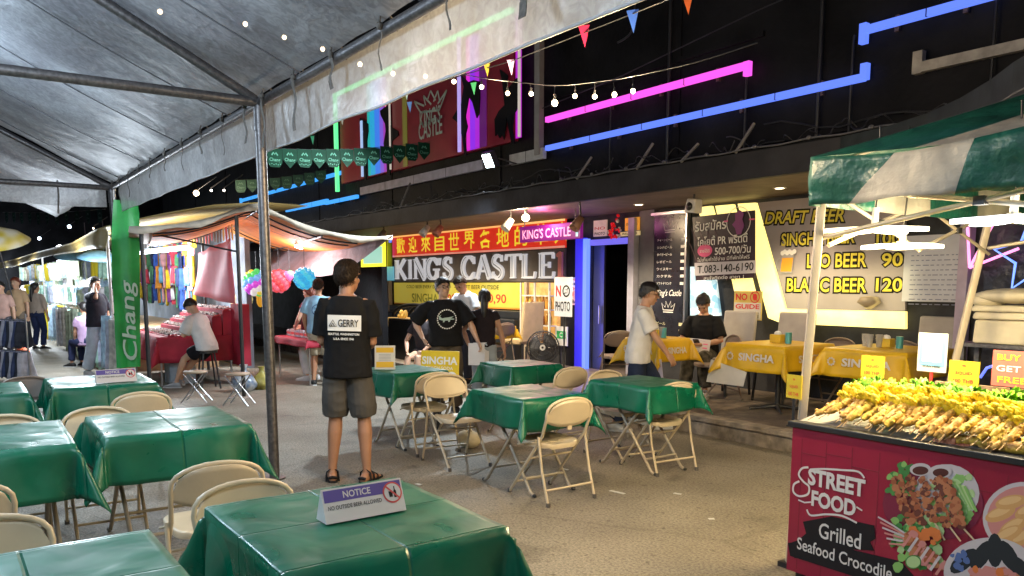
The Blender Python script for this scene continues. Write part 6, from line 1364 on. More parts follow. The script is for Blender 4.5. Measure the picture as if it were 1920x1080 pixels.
# ---- man in black shirt seen from behind
def gerry(q, T, X, Y, R_, s, b):
    m_ = [f_white, f_black]; base = lambda x, z, d=0: T((x, 0, z)) - Y * ((.136 + d - .10 * (x * x) / .02 * .12) * s * b)
    def pan(x0, x1, z0, z1, d, k):
        n = 8; vs = []
        for i in range(n + 1):
            x = x0 + (x1 - x0) * i / n; vs += [base(x, z0, d), base(x, z1, d)]
        q.add(vs, [(2 * i + 1, 2 * i + 3, 2 * i + 2, 2 * i) for i in range(n)], k)
    pan(-.125, .13, 1.205, 1.325, .008, 0)
    c = base(0.035, 1.265, .014); q.text('GERRY', c, X, (R_ @ UZ), .056 * s, .155 * s, 1, .01, .001)
    c2 = base(-.083, 1.262, .014); u, v = X, R_ @ UZ
    for P in ([(-.028, -.022), (.028, -.022), (0, .026)],): q.stroke([Vector(p) * s for p in P] + [Vector(P[0]) * s], .006 * s, c2, u, v, 1, .001)
    q.stroke([(-.012 * s, -.022 * s), (0, .004 * s), (.012 * s, -.022 * s)], .006 * s, c2, u, v, 1, .0012)
    q.text('SEATTLE, WASHINGTON', base(0, 1.180, .014), X, R_ @ UZ, .020 * s, .235 * s, 0, .03, .001); q.text('U.S.A. SINCE 1946', base(0.0, 1.145, .014), X, R_ @ UZ, .018 * s, .155 * s, 0, .03, .001); return m_
p = WZ(657, 902, 0)
person('man from behind in black T-shirt with white back print, dark shorts and sandals', p, 146, 1.775, head=(-28, 2), wr_l=(-.12, .24, 1.02), wr_r=(.10, .25, 1.04), el_l=(-.45, -1, -.2), el_r=(.45, -1, -.2), an_l=(-.15, .02, .09), an_r=(.14, -.02, .09), top=(.012, .012, .013), sleeve=.82, hem=.84, bottom=(.085, .078, .070), leg=.93, side=1.5, hair='short', hm=m_hairb, sk=1, vox=.0062, build_=1.02, wide=1.0, loose=.016, sandals=True, print_fn=gerry, feet=((-.25, 1), (.35, 1)), kn=(0, 1, 0))
# ---- man in white shirt, walking to the right
def star(q, T, X, Y, R_, s, b):
    c = T((.03, .0, 1.19)) + Y * .178 * s
    P = [((.024 if i % 2 == 0 else .010) * cos(radians(90 + 36 * i)), (.024 if i % 2 == 0 else .010) * sin(radians(90 + 36 * i))) for i in range(10)]
    q.poly(P, c, -X, R_ @ UZ, 0, .002); q.box(c - X * .04 + Y * .002, (.004, .004, .09), 1, R_); return [f_red, f_green]
p = WZ(1192, 806, 0)
person('man in a white T-shirt and jeans with glasses, reaching down beside the kerb table', p, 48, 1.66, lean=9, twist=-8, head=(-4, 0), wr_r=(.17, .34, .92), wr_l=(-.20, .12, .86), el_r=(.9, -.8, 0), an_l=(-.10, .26, .09), an_r=(.10, -.24, .10), hips_z=.85, top=(.66, .64, .62), sleeve=.80, hem=.83, bottom=(.018, .026, .055), leg=1.93, shoe=(.55, .55, .53), hair='short', sk=0, vox=.0075, loose=.035, glasses=True, print_fn=star, palm_r=(-.6, 0, -.8), curl=.22, build_=.97)
# ---- man facing the camera, arms spread
def ring_print(q, T, X, Y, R_, s, b):
    c = T((.0, .0, 1.225)) + Y * .182 * s; v = R_ @ UZ; 
    for i in range(26):
        a0 = 2 * pi * i / 26; a1 = a0 + .16; q.stroke([(.118 * s * cos(a), .118 * s * sin(a)) for a in (a0, (a0 + a1) / 2, a1)], .014 * s, c, -X, v, 0, .004)
    q.poly([(x * s * 1.2, z * s * 1.2) for x, z in [(-.082, .0), (-.04, -.012), (-.045, -.03), (-.03, -.03), (-.02, -.014), (.015, -.014), (.012, -.03), (.03, -.028), (.035, -.008), (.075, -.008), (.080, .0), (.04, .006), (.078, .026), (.045, .022), (.02, .018), (-.02, .016), (-.05, .012), (-.070, .030), (-.055, .050), (-.082, .034)]], c, -X, v, 1, .004); return [f_white, flat('print_mint', (.42, .55, .50))]
p = WZ(838, 775, 0)
L_, A_, G_ = person('man in glasses facing the camera in a black T-shirt with a round white chest print', p, -22, 1.66, head=(18, 6), wr_l=(-.40, .18, .90), wr_r=(.30, .02, .98), el_l=(-1, -.5, 0), el_r=(1, -.9, 0), top=(.014, .015, .019), sleeve=.95, hem=.88, bottom=(.10, .08, .06), leg=1.95, shoe=(.03, .03, .03), hair='short', sk=2, vox=.0075, loose=.035, glasses=True, print_fn=ring_print, build_=1.08, wide=1.05, side=3)
wl = at_local(L_, A_['l'][2]); q = MB(); q.box((wl.x, wl.y - .02, wl.z - .16), (.20, .004, .27), 0, Matrix.Rotation(radians(55), 3, 'Z')); q.box((wl.x - .05, wl.y + .08, wl.z - .16), (.20, .004, .27), 0, Matrix.Rotation(radians(70), 3, 'Z'))
tag(q.build('paper_menu', mat('paper_white', (.62, .62, .66), .6, var=.05)), 'folded white paper menu held low by the man with the round chest print', 'menu')
# ---- older man in white polo, bending
p = WZ(888, 738, 0); p = V3(p.x, p.y, 0)
person('older man in a white polo shirt bending over behind the yellow beer table', WZ(889, 722, .1), -75, 1.66, lean=24, head=(10, -14), wr_l=(-.18, .42, .98), wr_r=(.15, .42, .98), top=(.60, .60, .62), sleeve=.75, bottom=(.03, .03, .04), leg=1.95, hair='crop', hm=m_hairb, sk=1, vox=.011)
# ---- ponytail woman, back to the camera
person('woman with a dark ponytail in a black top and pale jeans, back to the camera', WZ(908, 772, 0), 140, 1.52, lean=6, head=(5, -5), wr_l=(-.25, .2, .95), wr_r=(.28, .12, .86), top=(.02, .015, .018), sleeve=.3, hem=.93, bottom=(.30, .34, .38), leg=1.95, hair='ponytail', sk=0, vox=.009, wide=.92, build_=.95)
# ---- seated person with bare legs behind
person('seated person with bare legs and black shoes at the yellow table behind the green stool', WZ(800, 722, 0) + V3(0, 0, 0), -60, 1.62, hips_z=.52, an_l=(-.10, .45, .09), an_r=(.10, .52, .09), wr_l=(-.15, .35, .98), wr_r=(.15, .36, .98), lean=12, top=(.04, .035, .04), bottom=(.05, .04, .04), leg=.5, shoe=(.02, .02, .02), hair='short', sk=2, vox=.011)
# ---- seated person in black with phone on the terrace
p = WZ(1318, 735, .2); sp = p
Lp, A2, _ = person('seated person with hair bun in black T-shirt looking down at a phone', V3(p.x, p.y, .2), -62, 1.66, hips_z=.50, an_l=(-.13, .44, .09), an_r=(.14, .40, .09), kn=(0, 1, .3), wr_l=(-.05, .30, 1.08), wr_r=(.07, .30, 1.08), lean=10, head=(0, -30), top=(.013, .013, .014), sleeve=.85, bottom=(.07, .065, .055), leg=1.92, shoe=(.6, .6, .6), hair='bun', sk=0, vox=.008, loose=.03, palm_l=(0, -.5, 1), palm_r=(0, -.5, 1), bmat=mat('camo', (.03, .028, .022), .85, col2=(.13, .12, .095), vs=14, detail=2))
w1 = at_local(Lp, (A2['l'][2] + A2['r'][2]) / 2 + V3(0, .08, .03)); q = MB(); q.box((0, 0, 0), (.075, .15, .009)); o = q.build('mobile_phone', m_blackpl, bevel=.003); o.location = w1; o.rotation_euler = (radians(35), 0, Lp.rotation_euler.z); tag(o, 'black mobile phone held over the lap by the seated person on the terrace', 'phone')
w1 = at_local(Lp, V3(0, .34, .62)); q = MB(); q.box((0, 0, 0), (.30, .004, .20), 0)
for i in range(3):
    for j in range(3): q.bb((-.12 + .09 * i, -.004, -.07 + .05 * j), (-.06 + .09 * i, -.0025, -.055 + .05 * j), 1 + (i == 2))
q.text('SUKHOTHAI', (0, -.002, .075), UX, UZ, .018, .16, 1, .01, .002)
o = q.build('paper_sheet', [mat('paper_lilac', (.58, .54, .58), .6, var=.04), f_grey, f_pink]); o.location = w1; o.rotation_euler = (radians(-18), radians(4), Lp.rotation_euler.z + pi); tag(o, 'white printed sheet lying against the knees of the seated person on the terrace', 'paper')
# ---- man with phone at ear, far left
p = WZ(188, 702, 0)
person('man in dark T-shirt and pale jeans holding a phone to his ear', p, 38, 1.70, head=(-10, 0), wr_r=(.13, .13, 1.56), el_r=(.5, .2, -1), wr_l=(-.22, .06, .88), an_l=(-.10, .14, .09), an_r=(.12, -.16, .09), top=(.035, .037, .042), sleeve=.9, hem=.86, bottom=(.48, .52, .58), leg=1.95, shoe=(.5, .5, .5), hair='short', sk=0, vox=.011, loose=.04, palm_l=(1, 0, 0), curl=.7, build_=.95)
# ---- seated boy at the red table
p = WZ(392, 728, 0)
person('boy in a white T-shirt and black shorts sitting on a stool looking at a phone', p, 218, 1.64, hips_z=.66, an_l=(-.10, .52, .09), an_r=(.08, .62, .09), kn=(0, 1, .6), wr_l=(-.04, .36, 1.12), wr_r=(.06, .36, 1.12), lean=22, head=(0, -28), top=(.60, .62, .63), sleeve=.9, bottom=(.015, .015, .02), leg=.62, shoe=(.3, .3, .3), hair='short', sk=2, vox=.010, loose=.035)
q = MB(); q.cyl((0, 0, .55), .15, .04, 16)
for k in (-1, 1):
    for j in (-1, 1): q.tube([(k * .08, j * .08, .55), (k * .14, j * .14, 0)], .014, 6)
o = q.build('bar_stool', m_blackpl); o.location = (p.x, p.y, 0); tag(o, 'tall dark stool the boy in white sits on', 'stool')
# ---- couple behind the pole
person('woman with auburn hair in a dark red top and wide white trousers, seen in profile', WZ(585, 712, 0), 215, 1.55, head=(0, -8), wr_l=(-.1, .25, 1.0), wr_r=(.12, .25, 1.0), top=(.12, .02, .03), sleeve=.3, hem=.92, bottom=(.62, .60, .58), leg=1.95, shoe=(.6, .6, .58), hair='long', hm=m_hairr, sk=2, vox=.011, loose=.02)
def bpr(q, T, X, Y, R_, s, b):
    c = T((0, 0, 1.24)) - Y * .150 * s; q.stroke(arc(0, 0, .085 * s, 0, 360, 24), .014 * s, c, X, R_ @ UZ, 0, .003)
    for i in range(7): q.disc(.04 * s * cos(i), .04 * s * sin(i * 1.3), .014 * s, .014 * s, c, X, R_ @ UZ, 0, .003, 8)
    return [flat('print_navy', (.03, .08, .2))]
person('man in pale blue T-shirt, dark cap and beige shorts, back to camera', WZ(602, 722, 0), 150, 1.66, head=(0, 0), wr_l=(-.22, .1, .88), wr_r=(.2, .2, .95), top=(.25, .45, .62), sleeve=.75, bottom=(.36, .32, .25), leg=.98, shoe=(.03, .03, .04), sole=(.7, .7, .7), hair='crop', hm=m_hairb, sk=1, vox=.010, loose=.03, print_fn=bpr, hat=(.01, .014, .03))
# ---- shoppers far left
person('woman with long dark hair in beige top and navy trousers among the shoppers', WZ(74, 655, 0), 140, 1.60, head=(-30, 0), top=(.36, .30, .25), sleeve=1.3, hem=.95, bottom=(.02, .03, .08), leg=1.95, shoe=(.02, .02, .02), hair='long', sk=0, vox=.014)
person('man in a tan shirt standing behind the rack of hanging clothes', WZ(40, 664, 0), -40, 1.72, top=(.50, .34, .20), sleeve=.8, bottom=(.2, .16, .12), leg=1.9, hair='short', hm=m_hairr, sk=2, vox=.014)
person('person in a pale pink shirt with dark hair at the left photo edge', WZ(12, 672, 0), -30, 1.62, top=(.5, .32, .27), sleeve=.8, bottom=(.05, .05, .06), leg=1.9, hair='short', sk=2, vox=.014)
person('seated person with dark navy trousers half hidden behind the man on the phone', WZ(166, 690, 0), -160, 1.6, hips_z=.5, an_l=(-.1, .42, .09), an_r=(.1, .42, .09), wr_l=(-.1, .3, .8), wr_r=(.1, .3, .8), top=(.3, .2, .3), bottom=(.02, .025, .06), leg=1.9, hair='short', sk=0, vox=.014)
person('dim figure with pink top standing deep inside the dark doorway', V3(-9.75, 10.6, .2), -60, 1.6, top=(.5, .03, .12), bottom=(.1, .1, .16), leg=1.9, hair='short', sk=1, vox=.016)

for _o in _held: S.collection.objects.link(_o)
# ================================================================ terrace furniture
m_ycl = mat('yellow_vinyl', (.66, .40, .01), .38, var=.1, vs=4, bump=.15, bs=9)
f_lil = flat('cloth_print_white', (.62, .58, .55))
def ycloth(x0, x1, y0, y1, top, drop, seed, label, texts=True, und=None):
    W, D = x1 - x0, y1 - y0; cx, cy = (x0 + x1) / 2, (y0 + y1) / 2; o = cloth_mesh(W, D, drop, drop, drop * 1.1, drop, seed, top, 40)
    if texts:
        def put(t_, c, w_, h_, edge):
            vs, fs, a0, a1, b0, b1 = text_mesh(t_, .03); P = []
            for q_ in vs:
                a = (q_.x - (a0 + a1) / 2) / (a1 - a0) * w_ + c; r = drop * .50 - (q_.y - (b0 + b1) / 2) / (b1 - b0) * h_; out = .012 + r * .10 + .024
                P.append((a, -(D / 2 + out), top - r * .97 - .003) if edge == 'f' else ((W / 2 + out), a, top - r * .97 - .003))
            o.add(P, fs, 1)
        put('SINGHA', .06, W * .60, .085, 'f'); put('SINGHA', 0, D * .6, .08, 'r')
        # lion emblem: mane of small strokes
        for i in range(9):
            a = 2 * pi * i / 9; o.add([(-W * .36 + .035 * cos(a) + .013 * cos(a + k), -(D / 2 + .060), top - drop * .5 + .035 * sin(a) + .013 * sin(a + k)) for k in (0, 1.6, 3.1, 4.7)], [(0, 1, 2, 3)], 1)
    ob = o.build('tablecloth', [m_ycl, f_lil], solid=.0012); ob.location = (cx, cy, 0); return tag(ob, label, 'tablecloth', 'yellow beer brand tablecloths')
def ped_table(x0, x1, y0, y1, z0, top, label):
    cx, cy = (x0 + x1) / 2, (y0 + y1) / 2; o = thing('pedestal_table', label, 'table', (cx, cy, z0)); q = MB(); q.bb((x0 - cx, y0 - cy, top - z0 - .035), (x1 - cx, y1 - cy, top - z0 - .004)); q.build('tabletop', m_wood, o)
    q = MB(); q.cyl((0, 0, .02), .03, top - z0 - .06, 12)
    q.build('column', m_blackpl, o); q = MB()
    for k in range(4): a = pi / 4 + k * pi / 2; q.tube([(0, 0, .06), (.30 * cos(a), .30 * sin(a), .02)], [.03, .015], 6)
    q.build('base', m_blackpl, o); return o
SA = (-5.92, -5.15, 7.06, 7.92); SB = (-4.92, -4.05, 7.40, 8.3); SC = (-7.25, -6.68, 6.78, 7.3)
for (a, b, c, d), l1, l2, sd in ((SA, 'pedestal table under the yellow cloth in front of the draft beer board', 'yellow SINGHA cloth in front of the draft beer board, left of the kiosk post', 21), (SB, 'pedestal table under the yellow cloth right of the kiosk post', 'yellow SINGHA cloth on the terrace right of the kiosk post', 22), (SC, 'pedestal table beside the man in the white T-shirt', 'yellow SINGHA cloth between the man in white and the seated person', 23)):
    ped_table(a, b, c, d, .2, .95, l1); ycloth(a, b, c, d, .957, .27, sd, l2)
    cx, cy = (a + b) / 2, (c + d) / 2
    q = MB(); q.bb((-.07, -.05, 0), (.07, .05, .09)); q.ell((0, 0, .10), (.05, .03, .03), 8, 5, 1); o = q.build('napkin_box', [mat('napkin_yellow', (.62, .42, .03), .5), f_white], bevel=.004); o.location = (cx - .03, cy, .962); tag(o, 'small yellow napkin box on ' + l2.split(',')[0].replace('yellow SINGHA', 'the'), 'napkin box')
    q = MB(); q.cyl((0, 0, 0), .035, .12, 14); o = q.build('drink_can', mat('can_teal%d' % sd, (.10, .38, .42), .3, .3)); o.location = (cx + .13, cy - .03, .962); tag(o, 'teal can on ' + l2.split(',')[0].replace('yellow SINGHA', 'the'), 'can')
gl = mat('glass_tumbler', (.55, .55, .52), .12, alpha=.45)
for i, (x, y) in enumerate(((-4.62, 7.72), (-4.70, 7.78), (-4.56, 7.80), (-6.85, 7.0))):
    q = MB(); q.lathe([(.028, 0), (.040, .13), (.036, .13), (.026, .008)], n=12); o = q.build('tumbler', gl); o.location = (x, y, .962); tag(o, 'clear glass tumbler in the cluster on the right terrace table' if i < 3 else 'single clear glass on the terrace table near the seated person', 'glass', 'glasses on the right terrace table' if i < 3 else None)
q = MB(); q.cyl((0, 0, 0), .028, .11, 12, 0); q.cyl((0, 0, .11), .012, .05, 8, 1); q.box((.01, 0, .168), (.05, .02, .014), 1); o = q.build('sanitizer_bottle', [mat('sanitizer_blue', (.2, .5, .62), .2), f_white]); o.location = (-7.02, 6.92, .962); tag(o, 'pump bottle of blue sanitizer on the terrace table beside the man in white', 'bottle')
q = MB(); q.prism([(-.42, 0), (.10, 0), (.14, .16), (-.36, .26)][::1], (-5.72, 7.00, .50), UX, UZ, -.004); tag(q.build('under_cloth', mat('under_white', (.60, .57, .52), .6, var=.05)), 'white underside corner of cloth hanging below the yellow skirt', 'cloth')
q = MB(); q.prism([(0, 0), (.16, 0), (.10, .34), (0, .34)], (-6.66, 6.70, .40), UX, UZ, -.004); tag(q.build('under_cloth', mat('under_lilac', (.50, .48, .60), .6, var=.05)), 'pale lilac cloth corner hanging left of the seated person', 'cloth')
# pale upholstered chairs
def box_chair(x, y, rz, label, m, z=.2, hb=.62):
    o = thing('dining_chair', label, 'chair', (x, y, z), radians(rz)); q = MB(); q.bb((-.24, -.20, .38), (.24, .24, .48)); q.build('seat', m, o, bevel=.02)
    q = MB(); q.add([(-.25, -.20, .42), (.25, -.20, .42), (.25, -.27, .44 + hb), (-.25, -.27, .44 + hb), (-.25, -.27, .42), (.25, -.27, .42), (.25, -.33, .44 + hb), (-.25, -.33, .44 + hb)], [(0, 1, 2, 3), (7, 6, 5, 4), (4, 5, 1, 0), (1, 5, 6, 2), (2, 6, 7, 3), (3, 7, 4, 0)]); q.build('backrest', m, o, bevel=.02)
    for i in (-1, 1):
        for j in (-.22, .2): q = MB(); q.tube([(i * .2, j, .40), (i * .22, j * 1.12, 0)], [.022, .016], 6); q.build('leg', m_blackpl, o)
mp = mat('pale_upholstery', (.36, .33, .31), .6, var=.1); mc = mat('cream_upholstery', (.62, .50, .30), .55, var=.1)
p = WY(1461, 625, 8.1); box_chair(p.x, 8.15, 180, 'pale grey high-back chair behind the table left of the kiosk post', mp)
p = WY(1744, 640, 8.3); box_chair(p.x - .05, 8.42, 185, 'pale grey high-back chair behind the white payment card', mp)
p = WY(1352, 625, 8.0); box_chair(p.x + .02, 8.05, 180, 'pale grey high-back chair right behind the seated person on the terrace', mp)
p = WY(968, 610, 7.9); box_chair(p.x, 8.0, 100, 'tall cream chair with curved back left of the fan', mc, hb=.66)
chb = None
for px, Y, rz, l_ in ((1548, 8.2, 175, 'brown round-back chair behind the kiosk post'), (1668, 8.35, 180, 'brown round-back chair behind the glasses on the right terrace table'), (1155, 7.4, 60, 'dark brown round-back chair beside the doorway'), (928, 7.2, 100, 'brown round-back chair near the ponytail woman'), (1340, 7.62, 155, 'brown chair under the seated person on the terrace')):
    c = make_chair(m_chd); p = WY(px, 640, Y); c.location = (p.x, Y, .2); c.rotation_euler = (0, 0, radians(rz)); tag(c, l_, 'chair')
# yellow bar tables near the big sign
XA = WY(750, 620, 7.2).x; XB = WY(905, 620, 7.1).x
ped_table(XA - .55, XA + .55, 6.9, 7.6, .2, .92, 'pale wooden table left of the man in glasses, by the dark bench'); q = cloth_mesh(1.1, .7, .12, .1, .14, .1, 31, .925, 30).build('tablecloth', mat('cloth_peach', (.60, .42, .20), .5, var=.1), solid=.001); q.location = (XA, 7.25, 0); tag(q, 'peach coloured cloth on the table under the yellow beer banner', 'tablecloth')
ped_table(XB - .38, XB + .38, 6.9, 7.5, .2, .92, 'small yellow clothed table behind the ponytail woman'); q = cloth_mesh(.75, .6, .25, .2, .3, .2, 32, .925, 30).build('tablecloth', m_ycl, solid=.001); q.location = (XB, 7.2, 0); tag(q, 'yellow cloth on the table behind the ponytail woman', 'tablecloth')
q = MB()
for i in range(4): q.ell((XA + .08 * i, 7.2, .97 + .05 * (i % 2)), (.05, .05, .05 + .03 * (i % 2)), 8, 6)
tag(q.build('takeaway_bag', mat('bag_yellow', (.7, .5, .15), .5)), 'pale yellow bag on the peach cloth table', 'bag')
# motorbike-like dark curved rails by the bench
q = MB(); P = [(-12.9 + .9 * cos(a), 6.9, 1.0 + .22 * sin(a)) for a in [pi * i / 12 for i in range(13)]]; q.tube(P, .035, 8); q.tube([(p[0] + .5, 7.0, p[2] + .03) for p in P], .035, 8); q.bb((-13.9, 6.85, .2), (-11.6, 7.05, .95)); tag(q.build('railing', m_blackpl), 'black railing with two curved top bars below the beer banner', 'railing')
# fan
fp = WZ(1018, 700, .2); fan = thing('floor_fan', 'black round floor fan with pale hub standing on the terrace', 'fan', (fp.x, fp.y, .2), radians(50))
q = MB(); Rx = Matrix.Rotation(radians(90), 3, 'X')
for r_, y in ((.25, 0), (.25, -.09), (.20, -.115), (.13, -.13), (.06, -.14), (.22, .02), (.15, .05)): q.tube([(r_ * cos(a), y, .42 + r_ * sin(a)) for a in [2 * pi * i / 28 for i in range(28)]], .006 if r_ < .25 else .010, 5, closed=True)
for i in range(36): a = 2 * pi * i / 36; q.tube([(.25 * cos(a), 0, .42 + .25 * sin(a)), (.25 * cos(a), -.09, .42 + .25 * sin(a)), (.14 * cos(a + .2), -.128, .42 + .14 * sin(a + .2)), (.05 * cos(a + .3), -.14, .42 + .05 * sin(a + .3))], .0035, 4)
q.build('cage', mat('cage_grey', (.06, .065, .075), .4, .4), fan)
for k in range(3):
    q = MB(); a0 = 2 * pi * k / 3; vs = []
    for i in range(7):
        for j in range(5): a = a0 + 1.5 * i / 6; r_ = .05 + .17 * j / 4; vs.append((r_ * cos(a), -.05 - .04 * (i / 6), .42 + r_ * sin(a)))
    q.add(vs, [(i * 5 + j, i * 5 + j + 1, (i + 1) * 5 + j + 1, (i + 1) * 5 + j) for i in range(6) for j in range(4)], 0, True); q.build('blade', mat('blade_grey', (.10, .11, .13), .4), fan, solid=.003)
q = MB(); q.cyl((0, -.155, .42), .045, .02, 18, 0, (0, 1, 0)); q.cyl((0, -.158, .42), .018, .01, 12, 1, (0, 1, 0)); q.build('hub', [mat('hub_white', (.6, .6, .6), .4), m_blackpl], fan)
q = MB(); q.tube([(0, .06, .42), (0, .15, .42)], .06, 12); q.build('motor', m_blackpl, fan); q = MB(); q.tube([(-.27, .02, .42), (-.27, .02, .10), (-.2, -.14, .02), (.2, -.14, .02), (.27, .02, .10), (.27, .02, .42)], .014, 8); q.tube([(-.27, .02, .10), (-.2, .2, .02), (.2, .2, .02), (.27, .02, .10)], .014, 8); q.build('stand', m_blackpl, fan)
# green stool with yellow SINGHA board, framed menu
sp_ = WZ(797, 720, 0); q = MB(); q.add([(-.14, -.14, .42), (.14, -.14, .42), (.14, .14, .42), (-.14, .14, .42), (-.17, -.17, 0), (-.10, -.17, 0), (.10, -.17, 0), (.17, -.17, 0), (.10, -.15, .34), (-.10, -.15, .34)], [(0, 1, 2, 3)], 0)
for s_ in range(4):
    a = s_ * pi / 2; M_ = Matrix.Rotation(a, 3, 'Z'); q.add([M_ @ Vector(v) for v in ((-.14, -.14, .42), (-.175, -.175, 0), (-.105, -.175, 0), (-.09, -.15, .33), (.09, -.15, .33), (.105, -.175, 0), (.175, -.175, 0), (.14, -.14, .42))], [(0, 1, 2, 3), (0, 3, 4, 7), (4, 5, 6, 7)], 0)
o = q.build('plastic_stool', mat('plastic_lime', (.30, .62, .04), .4, var=.05), solid=.006); o.location = (sp_.x + .1, sp_.y, .1); o.rotation_euler = (0, 0, .3); tag(o, 'lime green plastic stool left of the yellow SINGHA board', 'stool')
bpz = WY(825, 684, 4.25); q = MB(); w_, h_ = .44, .30; q.box((0, 0, 0), (w_, .02, h_), 0); q.text('SINGHA', (0, -.010, .045), UX, UZ, .085, w_ * .92, 1, .03, .002); q.text('BEACH SODA', (0, -.010, -.035), UX, UZ, .035, w_ * .7, 1, .01, .002); q.disc(.14, -.10, .05, .03, (0, -.01, 0), UX, UZ, 1, .002)
o = q.build('sign_board', [mat('singha_yellow', (.70, .50, .01), .4, var=.06), f_white], bevel=.01); o.location = (bpz.x, bpz.y, bpz.z); o.rotation_euler = (radians(-6), 0, radians(38)); tag(o, 'yellow board lettered SINGHA standing behind the green tables', 'sign')
q = MB(); q.box((0, 0, -(bpz.z - h_ / 2) / 2 - h_ / 2), (.03, .03, bpz.z - h_ / 2)); o2 = q.build('board_leg', m_blackpl, o)
mp_ = WZ(722, 693, .77); q = MB(); q.bb((-.10, -.01, 0), (.10, .005, .235), 0); q.bb((-.085, -.012, .165), (.085, -.0105, .215), 1); q.bb((-.085, -.012, .02), (.085, -.0105, .075), 1)
for i in range(5): q.bb((-.06, -.012, .088 + .014 * i), (.06, -.0105, .093 + .014 * i), 2)
o = q.build('table_menu', [mat('menu_white', (.62, .60, .55), .4), flat('menu_amber', (.70, .42, .02)), f_grey]); o.location = (mp_.x, mp_.y, .772); o.rotation_euler = (radians(-8), 0, radians(58)); tag(o, 'white and amber framed menu on the green table beside the man in black', 'menu')
q = MB(); q.ell((0, 0, .09), (.16, .11, .09), 12, 8); q.tube([(-.08, 0, .15), (0, 0, .24), (.08, 0, .15)], .008, 6); o = q.build('tote_bag', mat('bag_cream', (.52, .45, .30), .7, var=.1), smooth=True); o.location = (-6.6, 4.1, 0); tag(o, 'cream coloured bag on the road under the chairs near the man in black', 'bag')
q = MB(); q.lathe([(0, 0), (.13, 0), (.16, .24), (.15, .24), (.12, .01)], n=18); o = q.build('bucket', mat('bucket_blue', (.03, .12, .35), .4)); o.location = (-6.75, 6.9, .2); tag(o, 'blue plastic bucket on the terrace between the man in white and the seated person', 'bucket')

# ================================================================ feather flag
q = MB(); N_ = 26; vs = []
for i in range(N_ + 1):
    f = i / N_; z = .33 + 2.52 * f; yl = 2.02 + .10 * f * 0 + (.07 * max(0, (f - .55) / .45) ** 2 + .03 * f); yr = 2.36 + .12 * f - .10 * max(0, (f - .9) / .1) * .3
    for j in range(9): t_ = j / 8; vs.append((-13.4 + .03 * sin(3 * t_ * pi + f * 3) * (.4 + .6 * (1 - f)) + .012 * sin(f * 22 + t_ * 5), yl + (yr - yl) * t_, z))
q.add(vs, [(i * 9 + j, i * 9 + j + 1, (i + 1) * 9 + j + 1, (i + 1) * 9 + j) for i in range(N_) for j in range(8)], 0, True)
q.text('Chang', (-13.34, 2.245, 1.05), UZ, -UY, .26, 1.22, 1, .01, .0, shear=.15)
tag(q.build('feather_flag', [mat('flag_green', (.02, .34, .07), .5, var=.25, vs=2.5), flat('flag_print', (.45, .62, .50))], solid=0), 'tall green fabric flag lettered Chang standing at the far tent post', 'flag')

# ================================================================ lights strung over the road
BULB = [(300, 22), (460, 45), (533, 70), (605, 92), (675, 120), (737, 138), (798, 143), (851, 153), (903, 163), (952, 175), (996, 176), (1040, 193), (1078, 180), (1115, 181), (1152, 177), (1187, 171)]
bulb0 = None; bw = glow('string_bulb', (1, .72, .40), 14); PW = []
for i, (px, py) in enumerate(BULB):
    p = WY(px, py, 3.0); r_ = .014 * (p - co.location).length / 5.5 * (1.5 if px == 1040 else 1)
    if bulb0 is None:
        bulb0 = thing('string_bulb', 'x', 'light bulb'); q = MB(); q.ell((0, 0, 0), .024, 12, 8); q.build('glass', bw, bulb0); q = MB(); q.cyl((0, 0, .018), .010, .045, 8); q.build('socket', m_blackpl, bulb0); b_ = bulb0
    else: b_ = copy_tree(bulb0)
    b_.location = p; k = max(.55, min(1.8, r_ / .024)); b_.scale = (k, k, k)
    if px == 1040: tag(b_, 'largest and brightest round bulb of the string, by the top of the pale pole', 'light bulb'); b_['group'] = 'bulbs on the string over the road'
    else: tag(b_, 'small warm round bulb on the light string crossing above the road', 'light bulb', 'bulbs on the string over the road')
    PW.append((p.x, p.y, p.z + .065 * k))
CB = smooth([tuple(WY(a, b, 3.0)) for a, b in ((190, -20), (300, 4), (460, 26), (605, 72), (737, 116), (851, 136), (903, 146), (952, 152), (1040, 160), (1115, 154), (1187, 143), (1300, 118), (1420, 80))], 8)
q = MB(); q.tube(CB, .003, 5)
for x, y, z in PW:
    c = min(CB, key=lambda p: abs(p[0] - x)); q.tube([(x, y, z - .02), (c[0], c[1], max(c[2], z))], .0022, 4)
tag(q.build('light_string_cable', m_blackpl), 'thin black cable carrying the row of warm bulbs', 'cable')
for px, py, e in ((1040, 193, 55), (903, 163, 22), (1152, 177, 45), (675, 120, 15)):
    p = WY(px, py, 3.0); l = lamp('string_light', 'POINT', (0, 0, -.06), e, (1, .74, .45), None, .04); l.parent = bulb0; l.matrix_parent_inverse = Matrix.Identity(4); l.location = (p - bulb0.location) / bulb0.scale[0] + V3(0, 0, -.05)
